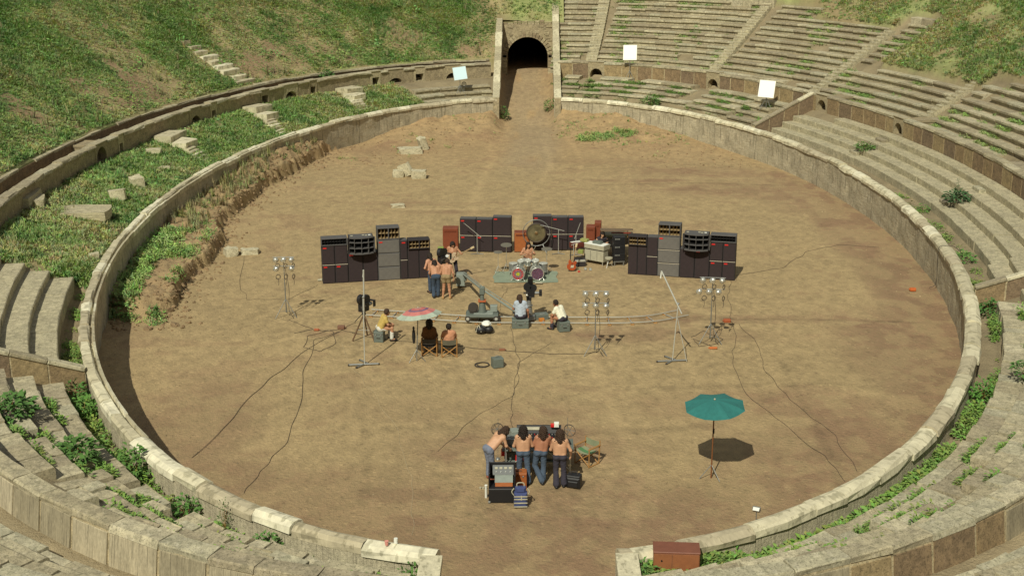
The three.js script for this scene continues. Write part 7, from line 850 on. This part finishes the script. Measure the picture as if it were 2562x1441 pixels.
{ const a = [], b = [], c = []; for (let i = 0; i < 30000; i++) { const t = rr(273, 372), k = Math.floor(rr(0, 13)), d = rowD(k) + UD - 0.06 - rr(0, 0.1); if (upGrass(t, d + 0.3)) continue; const p = P3(t, d, 0), q = fbm(p.x / 1.7, p.z / 1.7, 690, 4); if (q < 0.54 || rnd() > (q - 0.54) * 3.2) continue; a.push([p.x, rowY(k) - 0.02, p.z, rr(0.45, 0.95)]); if (rnd() < 0.25) c.push([p.x, rowY(k) - 0.02, p.z, rr(0.5, 0.9)]); }
  for (let i = 0; i < 17000; i++) { const r2 = rnd(), t = r2 < 0.25 ? rr(274, 320) : r2 < 0.6 ? rr(384, 443) : rr(97, 139), k = Math.floor(rr(0, 4)), d = low0(t) + pit(t) * k - rr(0.02, 0.2), p = P3(t, d, 0), q = fbm(p.x / 1.1, p.z / 1.1, 695, 4); if (q < 0.52 || rnd() > (q - 0.5) * 5) continue; b.push([p.x, (k ? T1(t) + TR(t) * (k - 1) : caveaY(t, d)) - 0.02, p.z, rr(0.5, 1.05)]); }
  scatter('seat_weeds', 'weeds sprouting from the joints of the upper right seats', weed, a, (s) => mix3(W2, G1, rnd())); scatter('seat_grass', 'dry grass blades among the upper right seats', tall, c, () => mix3(G2, DRY, rnd() * 0.6)); scatter('lower_seat_weeds', 'green weeds in the joints of the lower seats', weed, b, () => mix3(W1, W2, rnd())); }
{ const a = [], b = [], c = []; for (let i = 0; i < 26000; i++) { const x = rr(-17.5, -8), z = rr(-31, 13), w = wallIn(x, z); if (w < 0.05 || z < -30) continue; const cd = cliffDist(x, z); if (cd < 0.25) continue; const q = fbm(x / 1.3, z / 1.3, 705, 4), near = sm(-3, 3, z); const y = floorY(x, z) - 0.02;
    if (near > 0.5) { if (rnd() < sm(0.4, 0.58, q) * 0.8 || (w < 1.1 && rnd() < 0.75)) (rnd() < 0.6 ? b : a).push([x, y, z, rr(0.6, 1.25)]); } else { if (rnd() < sm(0.5, 0.66, q) * 0.16) b.push([x, y, z, rr(0.5, 0.9)]); if (w < 2 && rnd() < 0.3 * sm(0.4, 0.54, q)) c.push([x, y, z, rr(0.5, 1.05)]); if (rnd() < 0.03) a.push([x, y, z, rr(0.5, 0.9)]); } }
  for (let i = 0; i < 900; i++) { const x = rr(-12, 13), z = rr(-33, -20), w = wallIn(x, z), q = fbm(x / 1.6, z / 1.6, 715, 3); if (w < 0.05 || w > 7 || Math.abs(x + 0.3) < 2 || q < 0.52) continue; if (rnd() < 0.6) b.push([x, floorY(x, z) - 0.02, z, rr(0.5, 0.95)]); else a.push([x, floorY(x, z) - 0.02, z, rr(0.4, 0.8)]); }
  for (let i = 0; i < 260; i++) { const x = rr(3.2, 7.2), z = rr(-29, -26.4), q = Math.hypot((x - 5) / 2.2, (z + 27.6) / 1.2); if (q > 1) continue; b.push([x, floorY(x, z) - 0.02, z, rr(0.7, 1.2)]); if (rnd() < 0.4) c.push([x, floorY(x, z), z, rr(0.3, 0.5)]); }
  scatter('bank_grass', 'grass on the earth bank inside the left wall', tall, a, slopeCol); scatter('bank_weeds', 'green weeds on the earth banks round the arena', weed, b, () => mix3(W1, G1, rnd())); scatter('dry_grass', 'pale dry grass hanging along the far left wall', dryT, c, () => mix3(DRY, G2, rnd() * 0.5)); }
{ const a = []; const add = (t0, t1, n, d0, d1, thr, k0, k1) => { for (let i = 0; i < n; i++) { const t = rr(t0, t1), d = rr(d0, d1), p = P3(t, d, 0); if (fbm(p.x / 0.9, p.z / 0.9, 725, 3) < thr) continue; a.push([p.x, caveaY(t, d) - 0.02, p.z, rr(k0, k1)]); } };
  add(55, 82, 1500, 0.5, 1.0, 0.36, 0.8, 1.35); add(40, 55, 260, 0.5, 1.0, 0.5, 0.7, 1.3); add(0, 22, 220, 0.6, 1.3, 0.52, 0.6, 1.1); add(350, 360, 60, 0.6, 1.3, 0.45, 0.6, 1.1); add(97, 118, 620, 0.5, 1.1, 0.46, 0.7, 1.2); add(118, 139, 330, 0.5, 1.1, 0.47, 0.7, 1.3); add(141, 160, 330, 0.5, 1.0, 0.4, 0.5, 0.9); scatter('gutter_weeds', 'green creeping weeds filling the gutter behind the coping', weed, a, () => mix3(W1, W2, rnd())); }
// single bushes
function bush(label, p, r, h, n, c, stalk) { const g = thing('bush', label, 'bush', p); part('foliage', [leafClump(n, r, h, r * 0.38, 0.45)], leafMat(c), g); part('stem', Array.from({ length: 4 }, (_, k) => bar([0, -0.03, 0], [Math.cos(k * 1.6) * r * 0.4, h * 0.6, Math.sin(k * 1.6) * r * 0.4], 0.008, 0.004, 5)), M.wood, g); if (stalk) part('tall_shoot', [bar([0, 0, 0], [0.05, stalk, -0.02], 0.01, 0.004, 5), (() => { const q = leafClump(60, 0.1, stalk, 0.1, 0.3); return q.toNonIndexed(); })()], leafMat(c), g); }
const B3 = (t, d, y) => { const p = P3(t, d, y ?? caveaY(t, d)); return [p.x, p.y, p.z]; };
bush('round green bush behind the far right coping', B3(296, 1.0, 1.6), 0.55, 0.95, 260, [0.096, 0.210, 0.039]);
bush('tall leafy bush with a pointed shoot on the smooth right rows', B3(359.6, 2.5, 2.06), 0.55, 0.6, 260, [0.05, 0.12, 0.04], 1.15);
bush('small round bush in the right gutter just below the leafy bush', B3(357.8, 1.35, 1.2), 0.3, 0.5, 160, [0.096, 0.225, 0.039]);
bush('leafy bush against the right coping above the divider wall', B3(12.6, 0.95, 1.1), 0.45, 0.7, 240, [0.096, 0.225, 0.046]);
bush('dark bush in the corner of the right divider wall', B3(24.2, 0.95, 1.05), 0.5, 0.65, 240, [0.064, 0.165, 0.033]);
bush('low bush beside the small aisle on the smooth rows', B3(338.2, 2.6, 2.05), 0.5, 0.45, 240, [0.096, 0.195, 0.039]);
bush('spreading green bush on the lower left seats', B3(124.4, 2.2, 2.08), 0.6, 0.5, 300, [0.088, 0.195, 0.039]);
bush('dark bush on the seats at the left edge', B3(130.9, 3.1, 2.4), 0.65, 0.6, 300, [0.080, 0.180, 0.039]);
bush('tall weed leaning on the near left coping', B3(124.4, 0.75, 1.08), 0.5, 1.0, 300, [0.096, 0.210, 0.039]);
bush('green clump beside the left coping below the divider wall', B3(136, 0.8, 1.08), 0.45, 0.55, 240, [0.096, 0.225, 0.039]);
bush('green clump in the corner below the left divider wall', B3(138.7, 0.9, 1.08), 0.4, 0.6, 220, [0.080, 0.195, 0.039]);
bush('leafy clump on the gutter of the near left corner', B3(117.3, 0.72, 1.05), 0.4, 0.6, 220, [0.088, 0.210, 0.039]);
bush('pale upright weed against the near left coping', B3(113.4, 0.6, 1.05), 0.2, 1.1, 140, [0.12, 0.17, 0.06]);
bush('bushy weed by the near left end of the coping', B3(109, 0.8, 1.05), 0.4, 0.65, 220, [0.096, 0.210, 0.046]);
bush('weed climbing the end of the near left wall', [-2.6, 1.0, 34.5], 0.35, 0.8, 200, [0.088, 0.195, 0.039]);
bush('bright bush against the right coping below the divider wall', B3(41, 0.8, 1.05), 0.42, 0.75, 260, [0.096, 0.240, 0.039]);
bush('green bush between the coping and the brown chest', [2.62, 1.3, 34.5], 0.35, 0.6, 220, [0.096, 0.225, 0.046]);
bush('dark green tuft on the rows right of the bright bush', B3(40.5, 1.9, 2.0), 0.4, 0.45, 200, [0.080, 0.180, 0.039]);
bush('dark bush at the left foot of the gate ramp', [-2.0, floorY(-2, -34.2), -34.3], 0.45, 1.0, 260, [0.072, 0.165, 0.033]);
bush('green bush on the right of the gate ramp', [1.45, floorY(1.4, -36), -36.3], 0.45, 1.1, 260, [0.096, 0.195, 0.039]);
bush('leafy creeper hanging over the left retaining wall', B3(236.5, 6.0, 3.6), 0.6, 0.5, 260, [0.080, 0.180, 0.039]);

// crumbled earth along the bank and loose stones on the floor
{
  const cl = new THREE.IcosahedronGeometry(1, 1), cp = cl.attributes.position; for (let i = 0; i < cp.count; i++) { const k = 0.75 + 0.5 * hash(Math.round(cp.getX(i) * 40), Math.round(cp.getY(i) * 40) * 7 + Math.round(cp.getZ(i) * 40), 12); cp.setXYZ(i, cp.getX(i) * k, cp.getY(i) * k * 0.7, cp.getZ(i) * k); } cl.computeVertexNormals();
  const lay = (name, label, list, m, colf) => { const im = new THREE.InstancedMesh(cl, m, list.length), dm = new THREE.Object3D(), c = new THREE.Color(); list.forEach((s, i) => { dm.position.set(s[0], s[1], s[2]); dm.rotation.set(rr(0, 6), rr(0, 6), rr(0, 6)); dm.scale.set(s[3] * rr(0.7, 1.3), s[3] * rr(0.6, 1), s[3] * rr(0.7, 1.3)); dm.updateMatrix(); im.setMatrixAt(i, dm.matrix); c.setRGB(...colf()); im.setColorAt(i, c); }); im.name = name; im.castShadow = im.receiveShadow = true; im.userData = { kind: 'stuff', label, category: 'earth' }; scene.add(im); };
  const A = [], B4 = []; for (let i = 0; i < 26000; i++) { const x = rr(-17, -9), z = rr(-31, 13), cd = cliffDist(x, z); if (cd < -1.3 || cd > 2.4 || wallIn(x, z) < 0.05) continue; if (rnd() > 0.4 * Math.exp(-Math.abs(cd - 0.1) * 1.8)) continue; A.push([x, floorY(x, z) + 0.01, z, rr(0.02, 0.09) * (rnd() < 0.08 ? 1.9 : 1)]); }
  for (let i = 0; i < 1500; i++) { const x = rr(-13, 14), z = rr(-33, -18), w = wallIn(x, z); if (w < 0.05 || w > 8 || Math.abs(x + 0.3) < 1.6) continue; A.push([x, floorY(x, z), z, rr(0.02, 0.08)]); }
  for (let i = 0; i < 5200; i++) { const x = rr(-17, 17), z = rr(-33, 35), w = wallIn(x, z); if (w < 0.1 || cliffDist(x, z) > -0.3) continue; if (rnd() > (w < 2.5 ? 0.9 : 0.25)) continue; B4.push([x, floorY(x, z) + 0.004, z, rr(0.008, 0.03)]); }
  const em = mat([1, 1, 1], 1, { bumpMap: grainT, bumpScale: 0.02 }); lay('earth_clods', 'crumbled red-brown earth clods along the left bank', A, em, () => { const v = rr(0.7, 1.15); return [0.34 * v, 0.235 * v, 0.13 * v]; }); lay('loose_pebbles', 'small loose stones scattered on the arena floor', B4, em, () => { const v = rr(0.6, 1.3); return [0.42 * v, 0.32 * v, 0.19 * v]; });
}

// alike things carry a common group
{
  const names = { speaker_cabinet: 'speaker cabinets of the stacks and the back line', horn_unit: 'horn boxes on the speaker stacks', multicell_horn: 'big bowed horns of the two stacks', wooden_speaker: 'brown wooden cabinets of the back line', base_board: 'boards under the speaker stacks', person: 'band and film crew in the arena', cable: 'cables lying on the arena floor', lamp_stand: 'lamp stands round the band', boom_stand: 'tall silver boom stands', microphone_stand: 'microphone stands round the drums', umbrella: 'umbrellas in the arena', folding_chair: 'wooden folding chairs', equipment_case: 'grey cases used as seats', film_camera: 'film cameras', bush: 'bushes on the terraces', doorway: 'openings through the parapets', seating_wedge: 'blocks of stone seats', podium_wall: 'walls round the arena', parapet_wall: 'parapets between the tiers', divider_wall: 'divider walls of the lower tier', aisle_steps: 'stepped aisles of the seating', ruined_stairway: 'ruined stairs on the left', stone_block: 'loose stones on the arena floor', fallen_block: 'loose blocks on the left terrace', stone_slab: 'flat slabs on the left terrace', reflector_board: 'reflector boards on stands', junction_box: 'junction boxes on the floor', tom_drum: 'rack toms', floor_tom: 'floor toms', bass_drum: 'the two bass drums', cymbal_stand: 'cymbal stands', corridor_wall: 'walls of the gate corridor', passage_wall: 'walls of the near opening', tape_reel_can: 'small pale cans', cable_reel: 'cable rings behind the desk', antenna_rod: 'antenna rods behind the desk', foot_pedal: 'foot pedals', meter_box: 'meter boxes on the desk', amplifier_box: 'amplifier boxes under the table', red_bag: 'red bags', drumstick: 'the drummer\'s sticks', upper_ledge: 'stone ledges above the upper seats' };
  for (const o of scene.children) { const b = o.name.replace(/_\d{3}$/, ''); if (names[b] && o.userData.label && !o.userData.kind) o.userData.group = names[b]; }
}
renderer.render(scene, camera);
